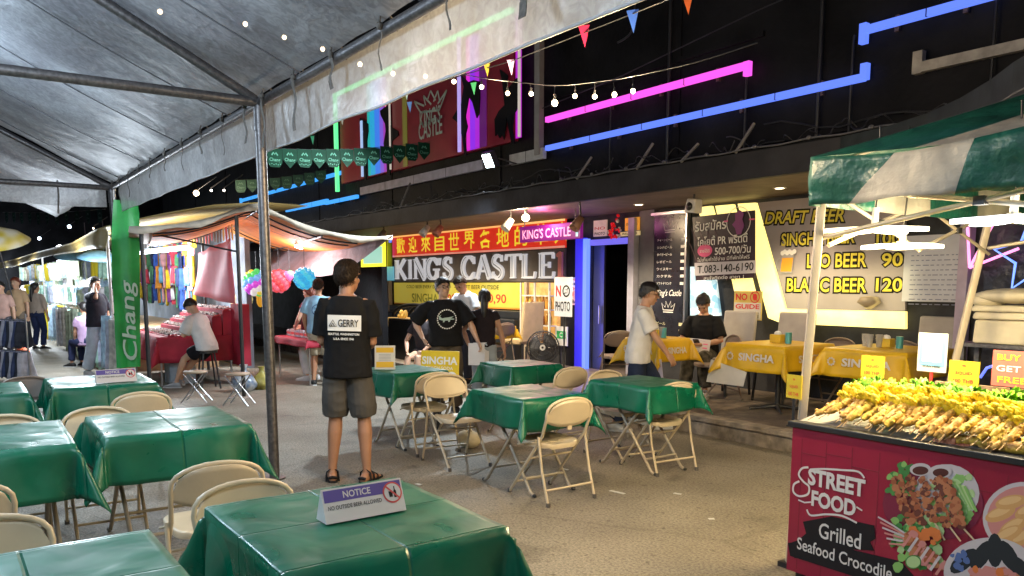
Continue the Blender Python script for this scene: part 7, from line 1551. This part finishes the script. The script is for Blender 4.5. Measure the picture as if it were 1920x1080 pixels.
# Chang bunting
def bunt(a, b, n, w_, h_, label, grp, m, tm, sag=.12, skip=()):
    a = Vector(a); b = Vector(b); u = (b - a).normalized(); q = MB(); P = [a.lerp(b, i / 24) - UZ * sag * sin(pi * i / 24) for i in range(25)]; q.tube(P, .005, 4); tag(q.build('cable', m_blackpl), 'cord of the ' + grp, 'cord')
    for i in range(n):
        if i in skip: continue
        f = (i + .5) / n; c = a.lerp(b, f) - UZ * sag * sin(pi * f); q = MB(); uh = Vector((u.x, u.y, 0)).normalized(); nn = Vector((0, 0, 1)).cross(uh)
        uu = uh if uh.cross(UZ).dot(-_fw) > 0 else -uh
        if i % 2 == 0: poly = [(-w_ / 2, 0), (-w_ / 2, -h_ * .75), (-w_ * .3, -h_), (w_ * .3, -h_), (w_ / 2, -h_ * .75), (w_ / 2, 0)]
        else: poly = [(-w_ / 2, 0), (-w_ / 2, -h_ * .6), (0, -h_ * 1.05), (w_ / 2, -h_ * .6), (w_ / 2, 0)]
        q.prism(poly, Vector((0, 0, 0)), uu, UZ, .003, 0)
        q.text('Chang', uu.cross(UZ) * .004 + UZ * (-h_ * .62), uu, UZ, h_ * .24, w_ * .72, 1, .02, .001)
        q.stroke([(-w_ * .2, -h_ * .36), (-w_ * .08, -h_ * .22), (0, -h_ * .32), (w_ * .08, -h_ * .22), (w_ * .2, -h_ * .36)], w_ * .09, uu.cross(UZ) * .005, uu, UZ, 1, .001)
        if i % 2 == 0:
            for k in range(6): q.disc(w_ * (-.35 + .14 * k), -h_ * .86 + .01 * (k % 2), w_ * .04, h_ * .03, uu.cross(UZ) * .004, uu, UZ, 1, .001, 6)
        o = q.build('bunting_flag', [m, tm]); o.location = c; tag(o, label, 'bunting flag', grp)
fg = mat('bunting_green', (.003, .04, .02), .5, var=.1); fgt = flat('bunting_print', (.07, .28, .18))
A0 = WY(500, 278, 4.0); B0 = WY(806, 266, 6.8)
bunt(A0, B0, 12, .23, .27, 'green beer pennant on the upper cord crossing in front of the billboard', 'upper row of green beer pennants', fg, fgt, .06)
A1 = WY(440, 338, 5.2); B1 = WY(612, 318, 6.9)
bunt(A1, B1, 8, .22, .26, 'green beer pennant, coloured dim, on the lower cord above the pale stall canopy', 'lower row of dim-coloured green beer pennants', mat('bunting_dimmed', (.01, .06, .04), .6), flat('bunting_print_dim', (.08, .18, .13)), .05)  # same green pennants, with the weak light put into their colours
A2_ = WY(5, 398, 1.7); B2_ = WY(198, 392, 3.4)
bunt(A2_, B2_, 11, .34, .34, 'very dim green beer pennant in the row high over the far clothes stalls', 'dim row of pennants over the far stalls', mat('bunting_dimmest', (.008, .03, .025), .7), flat('bunting_print_dimmest', (.05, .08, .07)), .05)  # farthest row: dimness put into the flag and print colours
for i, (px, py, c, s_, cn) in enumerate(((1095, 66, (.62, .02, .08), .10, 'pink red'), (1186, 38, (.04, .12, .5), .10, 'blue'), (1289, 4, (.6, .12, .02), .09, 'orange'), (641, 222, (.45, .5, .55), .13, 'white'), (722, 190, (.6, .15, .25), .10, 'rose'), (762, 175, (.3, .5, .6), .11, 'pale cyan'), (768, 200, (.04, .15, .5), .10, 'dark blue'), (888, 165, (.05, .35, .15), .10, 'green'), (913, 130, (.5, .4, .05), .10, 'yellow'), (586, 262, (.05, .5, .25), .10, 'bright green'), (958, 125, (.45, .3, .5), .12, 'lilac'))):
    p = WY(px, py, 3.3); q = MB(); s_ *= .8 if px > 1000 else .55; q.prism([(-s_ * .45, s_ * .7), (s_ * .1, -s_ * .9), (s_ * .45, s_ * .7)], (0, 0, 0), UX, UZ, .003); o = q.build('pennant', mat('pennant_%d' % i, c, .5, var=.1)); o.location = p; o.rotation_euler = (0, 0, radians(30)); tag(o, 'small %s triangular pennant hanging from the cord above the road' % cn, 'pennant')
q = MB(); q.tube([WY(560, 250, 3.3), WY(722, 182, 3.3), WY(958, 115, 3.3), WY(1186, 26, 3.3), WY(1400, -60, 3.3)], .004, 4); tag(q.build('cable', m_blackpl), 'thin cord holding the small coloured triangular pennants', 'cord')
# ================================================================ the red table stall
RG = random.Random(42)
def bagv(q, c, r, sd):
    rs = []
    for j in range(9):
        f = j / 8; rr = r * (.75, 1.0, 1.06, 1.0, .85, .6, .3, .25, .35)[j]; rs.append([Vector((c[0] + rr * cos(a) * (1 + .28 * noise.noise(Vector((cos(a) * 2, sin(a) * 2, sd + f * 2)))), c[1] + rr * sin(a) * (1 + .28 * noise.noise(Vector((sin(a) * 2, f * 3, sd)))), c[2] - .12 + f * r * 2.3)) for a in [2 * pi * i / 18 for i in range(18)]])
    q.rings(rs)
def garment(loc, w_, h_, col, label, grp, rz=0, kind=0, cat='garment', m=None):
    q = MB(); nx, nz = 8, 8; sd = RG.uniform(0, 9); vs = []
    for k in (0, 1):
        for i in range(nx + 1):
            for j in range(nz + 1):
                f = -1 + 2 * i / nx; g = j / nz
                wd = w_ / 2 * ((.62 + .38 * g) if kind == 1 else (1 if g > .18 else .82 + g))
                th = (.018 + .012 * sin(f * 7 + sd + g * 2)) * (1 - .5 * abs(f))
                vs.append((f * wd + .01 * sin(g * 5 + sd), (-th if k == 0 else th) + .014 * sin(f * 9 + sd), -h_ * g - .012 * (1 - f * f) * 0 + .02 * (j == nz) * sin(f * 8 + sd)))
    M_ = nz + 1; off = (nx + 1) * M_; fs = []
    for i in range(nx):
        for j in range(nz): a = i * M_ + j; fs += [(a, a + 1, a + M_ + 1, a + M_), (off + a, off + a + M_, off + a + M_ + 1, off + a + 1)]
        a = i * M_; fs.append((a, a + M_, off + a + M_, off + a)); a += nz; fs.append((a, off + a, off + a + M_, a + M_))
    for j in range(nz): fs.append((j, off + j, off + j + 1, j + 1)); a = nx * M_ + j; fs.append((a, a + 1, off + a + 1, off + a))
    q.add(vs, fs, 0, True)
    if kind == 0: q.box((-w_ * .52, 0, -h_ * .16), (w_ * .2, .03, h_ * .24), 0, Matrix.Rotation(.35, 3, 'Y')); q.box((w_ * .52, 0, -h_ * .16), (w_ * .2, .03, h_ * .24), 0, Matrix.Rotation(-.35, 3, 'Y'))
    q.tube([(0, 0, -.01), (0, 0, .03), (.015, 0, .05)], .004, 4)
    o = q.build('garment', m or mat('garment_%02d%02d%02d' % tuple(int(c * 50) for c in col), col, .85, var=.2, vs=7, col2=tuple(min(1, c * 1.5 + .02) for c in col))); o.location = loc; o.rotation_euler = (0, 0, rz); return tag(o, label, cat, grp)
PAL = [((.55, .36, .02), 'yellow'), ((.50, .05, .08), 'red'), ((.04, .10, .40), 'blue'), ((.60, .30, .32), 'pink'), ((.55, .55, .55), 'white'), ((.03, .04, .10), 'navy'), ((.12, .30, .45), 'light blue'), ((.25, .06, .25), 'purple'), ((.08, .25, .12), 'green'), ((.5, .2, .03), 'orange')]
# canopy
A_ = Vector((-11.9, 2.05, 2.36)); Pk = Vector((-11.44, 3.63, 2.74)); Tp = Vector((-10.73, 5.37, 2.30)); SH = Vector((-4.2, .7, -.05))
st = thing('stall_canopy', 'pale cloth canopy with orange underside over the red-covered jewellery table', 'canopy', (-11.5, 3.35, 0))
def edgecurve(n=24):
    out = []
    for i in range(n + 1):
        f = i / n
        if f < .45: g = f / .45; p = A_.lerp(Pk, g); p.z -= .10 * sin(pi * g)
        else: g = (f - .45) / .55; p = Pk.lerp(Tp, g); p.z -= .17 * sin(pi * g) ** .8
        out.append(p)
    return out
EC = edgecurve(); q = MB(); vs = []
for k in range(9):
    for p in EC: vs.append(p + SH * (k / 8) - UZ * (.06 * sin(pi * k / 2) ** 2 * 0 + .05 * sin(pi * k / 8)))
n_ = len(EC); q.add(vs, [(k * n_ + i, k * n_ + i + 1, (k + 1) * n_ + i + 1, (k + 1) * n_ + i) for k in range(8) for i in range(n_ - 1)], 0, True)
q.build('roof_cloth', mat('tarp_pale', (.40, .33, .29), .7, var=.2, vs=3, bump=.3, bs=6), st, world=True)
q = MB(); vs2 = [v - UZ * .05 for v in vs]; q.add(vs2, [(k * n_ + i, (k + 1) * n_ + i, (k + 1) * n_ + i + 1, k * n_ + i + 1) for k in range(8) for i in range(2, n_ - 3)], 0, True); q.build('lining', mat('lining_orange', (.62, .20, .03), .7, var=.2, vs=4, emit=(1, .3, .05), es=.0), st, world=True)
for k in range(7):
    q = MB(); q.tube([p + SH * ((k + .5) / 8) - UZ * .08 for p in EC[2:-3]], .014, 5); q.build('rafter', m_blackpl, st, world=True)
q = MB(); q.tube([EC[11] - UZ * .08, EC[11] + SH - UZ * .08], .018, 6); q.tube([EC[17] - UZ * .08, EC[17] + SH - UZ * .08], .018, 6); q.build('purlin', m_blackpl, st, world=True)
q = MB(); vs = []
for i, p in enumerate(EC): vs += [p + V3(.02, 0, .01), p + V3(.05, -.02, -.07 - .03 * sin(i * 1.3))]
q.add(vs, [(2 * i, 2 * i + 1, 2 * i + 3, 2 * i + 2) for i in range(n_ - 1)], 0, True); q.build('edge_flap', mat('flap_cream', (.50, .44, .36), .7, var=.2, vs=6), st, world=True, solid=.004)
for x, y, z in ((-11.55, 3.38, 2.55), (-15.5, 3.9, 2.55), (-11.9, 2.2, 2.3), (-15.2, 5.8, 2.3)): q = MB(); q.tube([(x, y, 0), (x, y, z)], .028, 8); q.build('post', m_blackpl, st, world=True)
q = MB(); q.tube([(-11.55, 3.38, 2.05), (-12.6, 2.5, 2.32)], .014, 6); q.build('brace', m_blackpl, st, world=True)
# sagging mauve tarp to the right
q = MB(); TT = [(505, 472), (545, 462), (590, 466), (640, 463), (690, 455), (737, 441)]; BBt = [(505, 512), (545, 516), (590, 522), (640, 512), (690, 482), (737, 443)]; vs = []
for i in range(6):
    for j in range(6): f = j / 5; a = WY(*TT[i], 5.35 - .12 * i * 0); b = WY(*BBt[i], 4.85 + .1 * i); c = a.lerp(b, f); c.z += .03 * sin(i * 2.1 + j); vs.append(c)
q.add(vs, [(i * 6 + j, i * 6 + j + 1, (i + 1) * 6 + j + 1, (i + 1) * 6 + j) for i in range(5) for j in range(5)], 0, True); o = q.build('tarpaulin', mat('tarp_mauve', (.24, .19, .21), .6, var=.2, vs=4, bump=.4, bs=5), solid=.004); o.modifiers.new('ss', 'SUBSURF').levels = 2; o.modifiers['ss'].render_levels = 2; tag(o, 'grey mauve tarpaulin sagging from the pale canopy to its pointed right tip', 'tarpaulin')
# pink sheet hanging
q = MB(); P4 = [WY(372, 474, 3.5), WY(436, 446, 3.5), WY(437, 570, 3.5), WY(362, 552, 3.5)]; vs = []
for i in range(11):
    for j in range(9):
        a = P4[0].lerp(P4[1], i / 10); b = P4[3].lerp(P4[2], i / 10); c = a.lerp(b, j / 8); c.y += .03 * sin(i * 1.1 + j * .4); vs.append(c)
q.add(vs, [(i * 9 + j, i * 9 + j + 1, (i + 1) * 9 + j + 1, (i + 1) * 9 + j) for i in range(10) for j in range(8)], 0, True); tag(q.build('hanging_sheet', mat('sheet_pink', (.72, .16, .20), .7, var=.1, vs=2), solid=.004), 'coral pink sheet hung between the stall posts', 'cloth')
# tables
m_rc = mat('cloth_crimson', (.32, .012, .035), .75, var=.2, vs=4, bump=.2, bs=8)
def redtable(x0, x1, y0, y1, top, drop, l1, l2, sd):
    o = thing('market_table', l1, 'table', ((x0 + x1) / 2, (y0 + y1) / 2, 0)); q = MB(); q.bb((x0, y0, top - .03), (x1, y1, top - .004)); q.build('tabletop', m_wood, o, world=True)
    for x in (x0 + .05, x1 - .05):
        for y in (y0 + .05, y1 - .05): q = MB(); q.tube([(x, y, 0), (x, y, top - .03)], .015, 6); q.build('leg', m_chrome, o, world=True)
    c = cloth_mesh(x1 - x0, y1 - y0, drop, drop, drop, drop, sd, top, 40).build('tablecloth', m_rc, solid=.002); c.location = ((x0 + x1) / 2, (y0 + y1) / 2, 0); tag(c, l2, 'tablecloth')
redtable(-15.6, -13.4, 2.62, 3.8, .77, .42, 'long market table right of the green flag, hidden by crimson cloth', 'long crimson cloth on the market table right of the green flag', 41)
redtable(-13.6, -12.1, 4.55, 5.25, .72, .12, 'second market table with thin legs behind the steel tent post', 'short crimson cloth on the table behind the steel tent post', 42)
q = MB(); q.bb((-13.35, 3.75, .3), (-12.85, 3.9, 1.28)); tag(q.build('cloth_screen', m_rc), 'dark crimson cloth covered panel at the right end of the tiered display', 'panel')
# tiered jewellery trays
tray_m = [flat('tray_red', (.40, .02, .04)), mat('trinket_white', (.60, .58, .55), .5, var=.4, vs=60), mat('trinket_dark', (.10, .05, .05), .5, var=.4, vs=50)]
for r_ in range(6):
    for c_ in range(5):
        x = -15.35 + c_ * .43 + r_ * .02; y = 2.85 + r_ * .17; z = .78 + (.10 * max(0, r_ - 1)); q = MB(); q.bb((-.2, -.07, 0), (.2, .07, .02), 0)
        for k in range(16): q.ell((-.17 + .045 * (k % 8), -.03 + .06 * (k // 8), .03 + .01 * RG.random()), (.018, .02, .02), 6, 4, 1 if RG.random() < .8 else 2)
        o = q.build('trinket_tray', tray_m); o.location = (x, y, z); o.rotation_euler = (radians(12), 0, 0); tag(o, 'red tray of small white trinkets on the tiered crimson display', 'tray', 'trinket trays on the crimson display')
        if r_ > 1 and c_ == 0: q = MB(); q.bb((-15.6, y - .07, .74), (-13.4, y + .08, z - .005)); tag(q.build('display_step', m_rc), 'crimson covered step number %s of the tiered display' % ['', '', 'one, lowest', 'two', 'three', 'four, highest'][r_], 'display step')
for i in range(7):
    q = MB(); q.bb((-.09, -.13, 0), (.09, .13, .10 + .02 * (i % 2)), 0); q.bb((-.088, -.131, .03), (.088, -.13, .07), 1); o = q.build('goods_box', [mat('box_grey%d' % (i % 3), [(.42, .42, .45), (.5, .42, .40), (.35, .40, .48)][i % 3], .5, var=.3, vs=30), f_red], bevel=.006); o.location = (-13.4 + .2 * i, 4.85, .725); tag(o, 'small pale packaged box in the row on the second crimson table', 'box', 'packaged boxes on the second crimson table')
q = MB(); 
for i in range(60): q.ell((-13.4 + RG.random() * .7, 5.0 + RG.random() * .2, .76 + RG.random() * .14), (.05, .05, .03), 6, 4, i % 3)
tag(q.build('wrapped_goods', [mat('goods_orange', (.6, .22, .06), .5), mat('goods_peach', (.62, .40, .28), .5), mat('goods_red', (.5, .06, .08), .5)]), 'heap of orange and peach wrapped goods on the second crimson table', 'goods', kind='stuff')
# hanging garments
for i in range(84):
    px = 262 + (i % 21) * 5.0 + RG.uniform(-2, 2); row = i // 21; Y = 3.95 + .1 * (row % 2) + RG.uniform(-.03, .03); py = 442 + row * 30 + RG.uniform(-5, 5) - (12 if row == 0 else 0); p = WY(px, py, Y); c, cn = PAL[(i * 7 + row * 3) % 10]
    garment(p, RG.uniform(.12, .20), RG.uniform(.32, .5), c, '%s cloth item hanging in the crowded back of the crimson table stall' % cn, '%s items hanging in the crimson table stall' % cn, RG.uniform(-.5, .8), RG.choice((0, 1)))
for i in range(16):
    px = 352 + i * 5.5; p = WY(px, 428 + RG.uniform(-2, 2) - i * .6, 3.9); c = RG.choice([(.3, .22, .12), (.45, .3, .1), (.12, .08, .06), (.4, .1, .1)]); q = MB(); q.tube([(0, 0, 0), (.005, 0, -.14), (0, 0, -.26 - .06 * RG.random())], [.008, .02, .012], 6); o = q.build('key_chain', mat('chain_%d' % int(c[0] * 100), c, .6, .2)); o.location = p; tag(o, 'small dangling trinket in the fringe under the pale canopy edge', 'trinket', 'trinkets dangling under the pale canopy')
# tube lights of the stall
def stall_tube(a, b, label, e, r=.028, col=(.85, .93, 1), gm=None, oy=0):
    a = Vector(a); b = Vector(b); o = thing('stall_tube_light', label, 'light', (a + b) / 2); q = MB(); q.tube([a, b], r, 8); q.build('tube', gm or g_white, o, world=True); q = MB(); q.tube([a + UZ * .04, b + UZ * .04], .02, 4); q.build('fixture', m_white, o, world=True)
    l = lamp('tube_glow', 'POINT', (a + b) / 2 - UZ * (.2 + oy * .9) - UY * oy, e, col, o, .25); return o
stall_tube(WY(262, 474, 3.3), WY(352, 464, 3.3), 'long white tube light across the hanging clothes of the crimson table stall', 170, .035)
stall_tube((-12.6, 4.6, 2.2), (-13.4, 5.0, 2.2), 'short white tube light under the canopy above the second crimson table', 45, .02, (1, .8, .8))
q = MB(); q.bb((-13.9, 2.8, .0), (-13.5, 3.2, .45)); tag(q.build('storage_crate', mat('crate_grey', (.28, .33, .38), .5, var=.2), bevel=.02), 'grey plastic crate on the ground under the crimson cloth', 'crate')
q = MB(); bagv(q, (-12.1, 3.55, .13), .17, 3); tag(q.build('plastic_bag', mat('bag_blue', (.05, .18, .40), .3, var=.5, vs=8, col2=(.5, .5, .5)), smooth=True), 'blue and white plastic bag on the ground behind the seated boy', 'bag')
q = MB(); bagv(q, (-12.2, 3.85, .12), .15, 5); tag(q.build('plastic_bag', mat('bag_olive', (.30, .26, .06), .4, var=.4, vs=8), smooth=True), 'yellowish bag beside the blue plastic bag behind the seated boy', 'bag')
# glowing balls
def ball(px, py, r_px, cols, label, kind='ball', Y=4.75):
    p = WY(px, py, Y); r_ = r_px / 1500 * (p - co.location).length; o = thing('hanging_ball_lamp', label, 'decorative lamp', p); q = MB(); k = 46
    if kind == 'ball':
        for i in range(k): z = 1 - 2 * (i + .5) / k; a = i * 2.4; rr = sqrt(1 - z * z); q.ell((r_ * .8 * rr * cos(a), r_ * .8 * rr * sin(a), r_ * .8 * z), r_ * .30, 8, 5, i % len(cols))
    elif kind == 'berry': q.lathe([(0, -r_), (r_ * .5, -r_ * .5), (r_ * .9, r_ * .3), (r_ * .7, r_ * .7), (0, r_ * .8)], n=14)
    elif kind == 'flower':
        for i in range(6): a = pi / 3 * i; q.ell((0 + r_ * .55 * cos(a), 0, r_ * .55 * sin(a)), (r_ * .42, r_ * .2, r_ * .42), 10, 6, 0)
    q.build('shade', [glow('ball_%d_%d' % (int(px), i), c, .55, c) for i, c in enumerate(cols)], o); q = MB(); q.tube([(0, 0, r_ * .7), (0, 0, 2.2 - p.z)], .005, 4); q.build('cord', m_blackpl, o)
    if kind == 'berry': q = MB(); q.lathe([(0, r_ * .9), (r_ * .6, r_ * .75), (0, r_ * .6)], n=8); q.build('leaf', f_green, o)
ball(481, 530, 23, [(.1, .8, .2), (.7, .1, .8), (1, .8, .1), (.2, .5, 1), (.9, .9, .9)], 'multicoloured woven ball lamp hanging left of the steel tent post'); ball(523, 527, 20, [(1, .10, .12), (1, .2, .3)], 'red woven ball lamp hanging just right of the steel tent post'); ball(543, 517, 11, [(1, .25, .65)], 'small pink strawberry lamp with green leaf', 'berry')
ball(571, 522, 19, [(.05, .55, 1), (.1, .75, 1)], 'bright blue woven ball lamp at the right end of the row'); ball(452, 560, 19, [(.9, .8, .35)], 'pale yellow round lamp low beside the black stall post'); ball(490, 548, 30, [(1, .45, .03)], 'large orange flower lamp behind the multicoloured ball', 'flower', 5.0); ball(438, 520, 10, [(.5, .15, .9)], 'small purple lamp beside the black stall post', 'berry')
q = MB(); q.bb((-15.5, 6.2, 0), (-12.8, 6.3, 1.9)); tag(q.build('dark_screen', m_black), 'black screen standing behind the hanging ball lamps', 'screen')
q = MB(); q.bb((-13.3, 5.55, .5), (-12.5, 5.65, .98)); tag(q.build('game_board', mat('board_darkgreen', (.02, .07, .04), .5)), 'dark green board standing behind the second crimson table', 'board')

# ================================================================ clothes stalls further down the lane
# white canopy posts and yellow tarps
cs = thing('clothes_stall', 'long clothes stall under a yellow brown tarp left of the green flag', 'stall', (-16, 2.0, 0))
EDGE = [(200, 424, 2.05), (175, 432, 2.05), (140, 455, 2.0), (100, 465, 1.95), (60, 475, 1.9), (25, 487, 1.8), (-10, 495, 1.7)]; q = MB(); vs = []
for i, (px, py, Y) in enumerate(EDGE):
    a = WY(px, py, Y); h_ = [.34, .30, .18, .16, .2, .22, .22][i]
    for j in range(5): f = j / 4; vs.append(a + V3(0, -.02 + .03 * sin(i * 2 + j), -h_ * f))
    for j in range(4): f = (j + 1) / 4; vs.append(a + V3(0, 3.2 * f, .5 * sin(pi * f * .6)))
idx = lambda i, j: i * 9 + j
fs = [(idx(i, j), idx(i, j + 1), idx(i + 1, j + 1), idx(i + 1, j)) for i in range(6) for j in range(4)] + [(idx(i, 0 if j == 0 else 4 + j), idx(i, 5 + j), idx(i + 1, 5 + j), idx(i + 1, 0 if j == 0 else 4 + j)) for i in range(6) for j in range(4)]
q.add(vs, fs, 0, True); q.build('tarp', mat('tarp_ochre', (.40, .24, .03), .6, var=.4, vs=1.2, bump=.3, bs=5, col2=(.34, .28, .14)), cs, world=True, solid=.006)
q = MB(); q.bb((-30, 4.6, 0), (-15.3, 4.7, 2.7)); q.build('back_sheet', mat('sheet_grey', (.16, .18, .22), .7, var=.4, vs=2), cs, world=True)
for x in (-15.4, -27): q = MB(); q.tube([(x, 2.3, 0), (x, 2.3, 2.5)], .025, 8); q.build('post', mat('post_pale', (.5, .5, .52), .5, .3), cs, world=True)
q = MB(); q.bb((-22.6, 2.3, 0), (-15.9, 4.2, .78)); q.build('counter', m_wood, cs, world=True)
PP = [((.62, .45, .04), 'yellow'), ((.35, .50, .70), 'light blue'), ((.55, .55, .58), 'white patterned'), ((.26, .29, .20), 'dark camouflage'), ((.42, .48, .36), 'sage green'), ((.32, .34, .42), 'slate'), ((.50, .46, .40), 'beige'), ((.20, .34, .28), 'green leaf print')]
FR = [0, 1, 1, 2, 2, 6, 3, 3, 4, 4, 7, 4, 5, 2, 4, 7, 5, 1, 5, 6]
for i, k in enumerate(FR):
    px = 88 + i * 6.4; Y = 2.2 - .02 * (i % 2); zt = .98; p = WY(px, 560, Y); c, cn = PP[k]
    garment((p.x, Y, zt + .04 * (i % 3)), .42, .90, c, '%s garment draped over the front of the clothes stall counter' % cn, '%s garments on the clothes stall front' % cn, radians(20), 1, m=mat('print_%s' % cn.replace(' ', '_'), c, .85, col2=tuple(min(1, a * 1.6 + .05) for a in c), vs=9, detail=2))
for i in range(160):
    px = 0 + (i % 40) * 5.1 + RG.uniform(-2, 2); row = i // 40; Y = 2.9 + .35 * (row % 2) + RG.uniform(-.1, .1); p = WY(px, 480 + 0 * row, Y); c, cn = RG.choice(PP); sz = 1 + abs(p.x + 15) * .02
    garment((p.x, Y, 2.3 - .40 * row + RG.uniform(-.05, .05)), .38, .58, c, '%s garment hanging inside the bright clothes stall' % cn, '%s garments hanging in the clothes stall' % cn, radians(RG.uniform(0, 50)), 0, m=mat('print_%s' % cn.replace(' ', '_'), c, .85))
q = MB()
for i in range(90):
    px = 100 + RG.random() * 90; p = WY(px, 580, 2.5 + RG.random() * .8); z = .78 + RG.random() * .34 * (1 - abs(px - 150) / 90); q.ell((p.x, p.y, z), (RG.uniform(.12, .25), RG.uniform(.1, .2), RG.uniform(.03, .06)), 10, 5, RG.randrange(8), Matrix.Rotation(RG.uniform(-.5, .5), 3, 'X'))
tag(q.build('folded_clothes', [mat('print_%s' % cn.replace(' ', '_'), c, .85) for c, cn in PP]), 'heap of folded patterned clothes on the clothes stall counter', 'clothes', kind='stuff')
for i, (a, b, l_) in enumerate((((182, 448), (200, 446), 'short tube light nearest the green flag in the clothes stall'), ((92, 476), (112, 462), 'very bright tube light in the middle of the clothes stall'), ((60, 484), (90, 472), 'tube light left of the brightest one in the clothes stall'), ((38, 492), (60, 486), 'tube light further left in the clothes stall'), ((8, 500), (34, 494), 'farthest tube light of the clothes stall at the left edge'))):
    stall_tube(WY(*a, 2.35), WY(*b, 2.35), l_, 170 if i < 3 else 150, .045, (.80, .90, 1), None, .5)
stall_tube(WY(150, 452, 3.2), WY(175, 450, 3.2), 'tube light deep at the back of the clothes stall', 160, .03)
# umbrella discs hung up: pale blue hats
for px, l_ in ((135, 'left'), (183, 'right')):
    p = WY(px, 478, 2.45); q = MB(); q.lathe([(0, .10), (.25, .06), (.48, -.06), (.46, -.07), (0, .05)], (0, 0, 0), 20, 0, Matrix.Rotation(radians(15), 3, 'Y')); o = q.build('display_umbrella', mat('umbrella_slate', (.10, .22, .30), .5, var=.2), smooth=True); o.location = p; o.scale = (.8, .8, .8); tag(o, 'slate blue open display umbrella, %s one under the ochre tarp' % l_, 'umbrella')
# rack of striped clothes near left edge
rp = WZ(26, 716, 0); rk = thing('clothes_rack', 'rack with two tiers of dark striped clothes at the left edge', 'rack', (rp.x, rp.y, 0), radians(30))
for z in (1.02, .52): q = MB(); q.tube([(-.6, 0, z), (.42, 0, z)], .012, 8); q.build('rail', m_chrome, rk)
for x in (-.6, .42): q = MB(); q.tube([(x, 0, 0), (x, 0, 1.12)], .014, 8); q.build('upright', m_chrome, rk)
for row, z in enumerate((1.02, .52)):
    for i in range(13):
        c, cn = [((.03, .035, .05), 'black'), ((.42, .42, .48), 'pale grey'), ((.05, .07, .16), 'navy')][(i + row) % 3]; lp = Matrix.Rotation(radians(30), 3, 'Z') @ Vector((-.56 + .075 * i, 0, z)); garment((rp.x + lp.x, rp.y + lp.y, z - .02), .30, .42, c, '%s striped garment on the two-tier rack at the left edge' % cn, '%s garments on the left rack' % cn, radians(30 + 70), 1)
p = WZ(46, 700, 0); q = MB(); q.ell((0, 0, .26), (.16, .13, .26), 14, 10); q.tube([(-.06, 0, .5), (0, 0, .6), (.06, 0, .5)], .01, 6); o = q.build('backpack', mat('bag_orange', (.50, .09, .02), .6, var=.2), smooth=True); o.location = (p.x, p.y, 0); tag(o, 'orange red bag standing beside the rack of striped clothes', 'bag')
# yellow umbrella top left
p = WY(-6, 458, .9); q = MB(); 
q.lathe([(0, .42), (.25, .36), (.7, .16), (1.0, -.12), (.98, -.13), (.68, .13), (0, .38)], n=24); o = q.build('market_umbrella', mat('umbrella_yellow', (.60, .48, .05), .5, col2=(.62, .60, .48), vs=2.5, detail=0), smooth=False); o.location = (p.x, p.y, p.z + .1); o.rotation_euler = (radians(10), radians(18), 0); o.scale = (.62, .62, .62); tag(o, 'yellow and cream market umbrella top at the left edge above the lane', 'umbrella'); q = MB(); q.tube([(0, 0, .38), (0, 0, -2.6)], .02, 8); q.build('pole', m_steel, o)
# floating far lamps
for px, py, Y, c, e, l_ in ((130, 425, 3.4, (.6, .8, 1), 40, 'cool white spotlight glowing above the ochre tarp'), (175, 428, 3.6, (1, .75, .5), 25, 'small warm lamp above the ochre tarp near the tent post'), (74, 447, 3.0, (.7, .85, 1), 30, 'small cool lamp left of the spotlight above the tarp'), (368, 362, 4.2, (1, .70, .35), 60, 'warm round lamp glowing high between the flag and steel post'), (396, 357, 4.6, (1, .85, .7), 10, 'tiny pale lamp right of the warm round one'), (420, 357, 4.8, (1, .85, .7), 10, 'tiny pale lamp left of the steel tent post')):
    p = WY(px, py, Y); o = thing('far_lamp', l_, 'lamp', p); q = MB(); q.ell((0, 0, 0), .055 if e > 25 else .022, 12, 8); q.build('globe', glow('far_%d' % px, c, 16), o); q = MB(); q.tube([(0, 0, .05), (0, .4, .35)], .012, 5); q.build('arm', m_blackpl, o); l = lamp('far_light', 'POINT', (0, -.15, -.1), e, c, None, .1); l.parent = o
# black box added to hide the sky at the lane end, and dark roof clutter
q = MB(); q.bb((-48, -30, 0), (-44, 40, 14)); tag(q.build('far_building', m_black), 'tall black box added to block the sky at the far end of the lane', 'building')
for i in range(26):
    px = 5 + i * 8.5; p = WY(px, RG.uniform(405, 455), 4.8 + RG.uniform(0, 1.2)); q = MB(); q.tube([(0, 0, 0), (RG.uniform(-.2, .2), 0, -RG.uniform(.3, .7))], .02, 5); o = q.build('hanging_ribbon', mat('ribbon_%d' % (i % 4), [(.10, .04, .08), (.05, .06, .12), (.12, .08, .08), (.06, .10, .10)][i % 4], .7)); o.location = p; tag(o, 'dim ribbon hanging in the dark above the far clothes stalls', 'ribbon', 'dim ribbons above the far stalls')
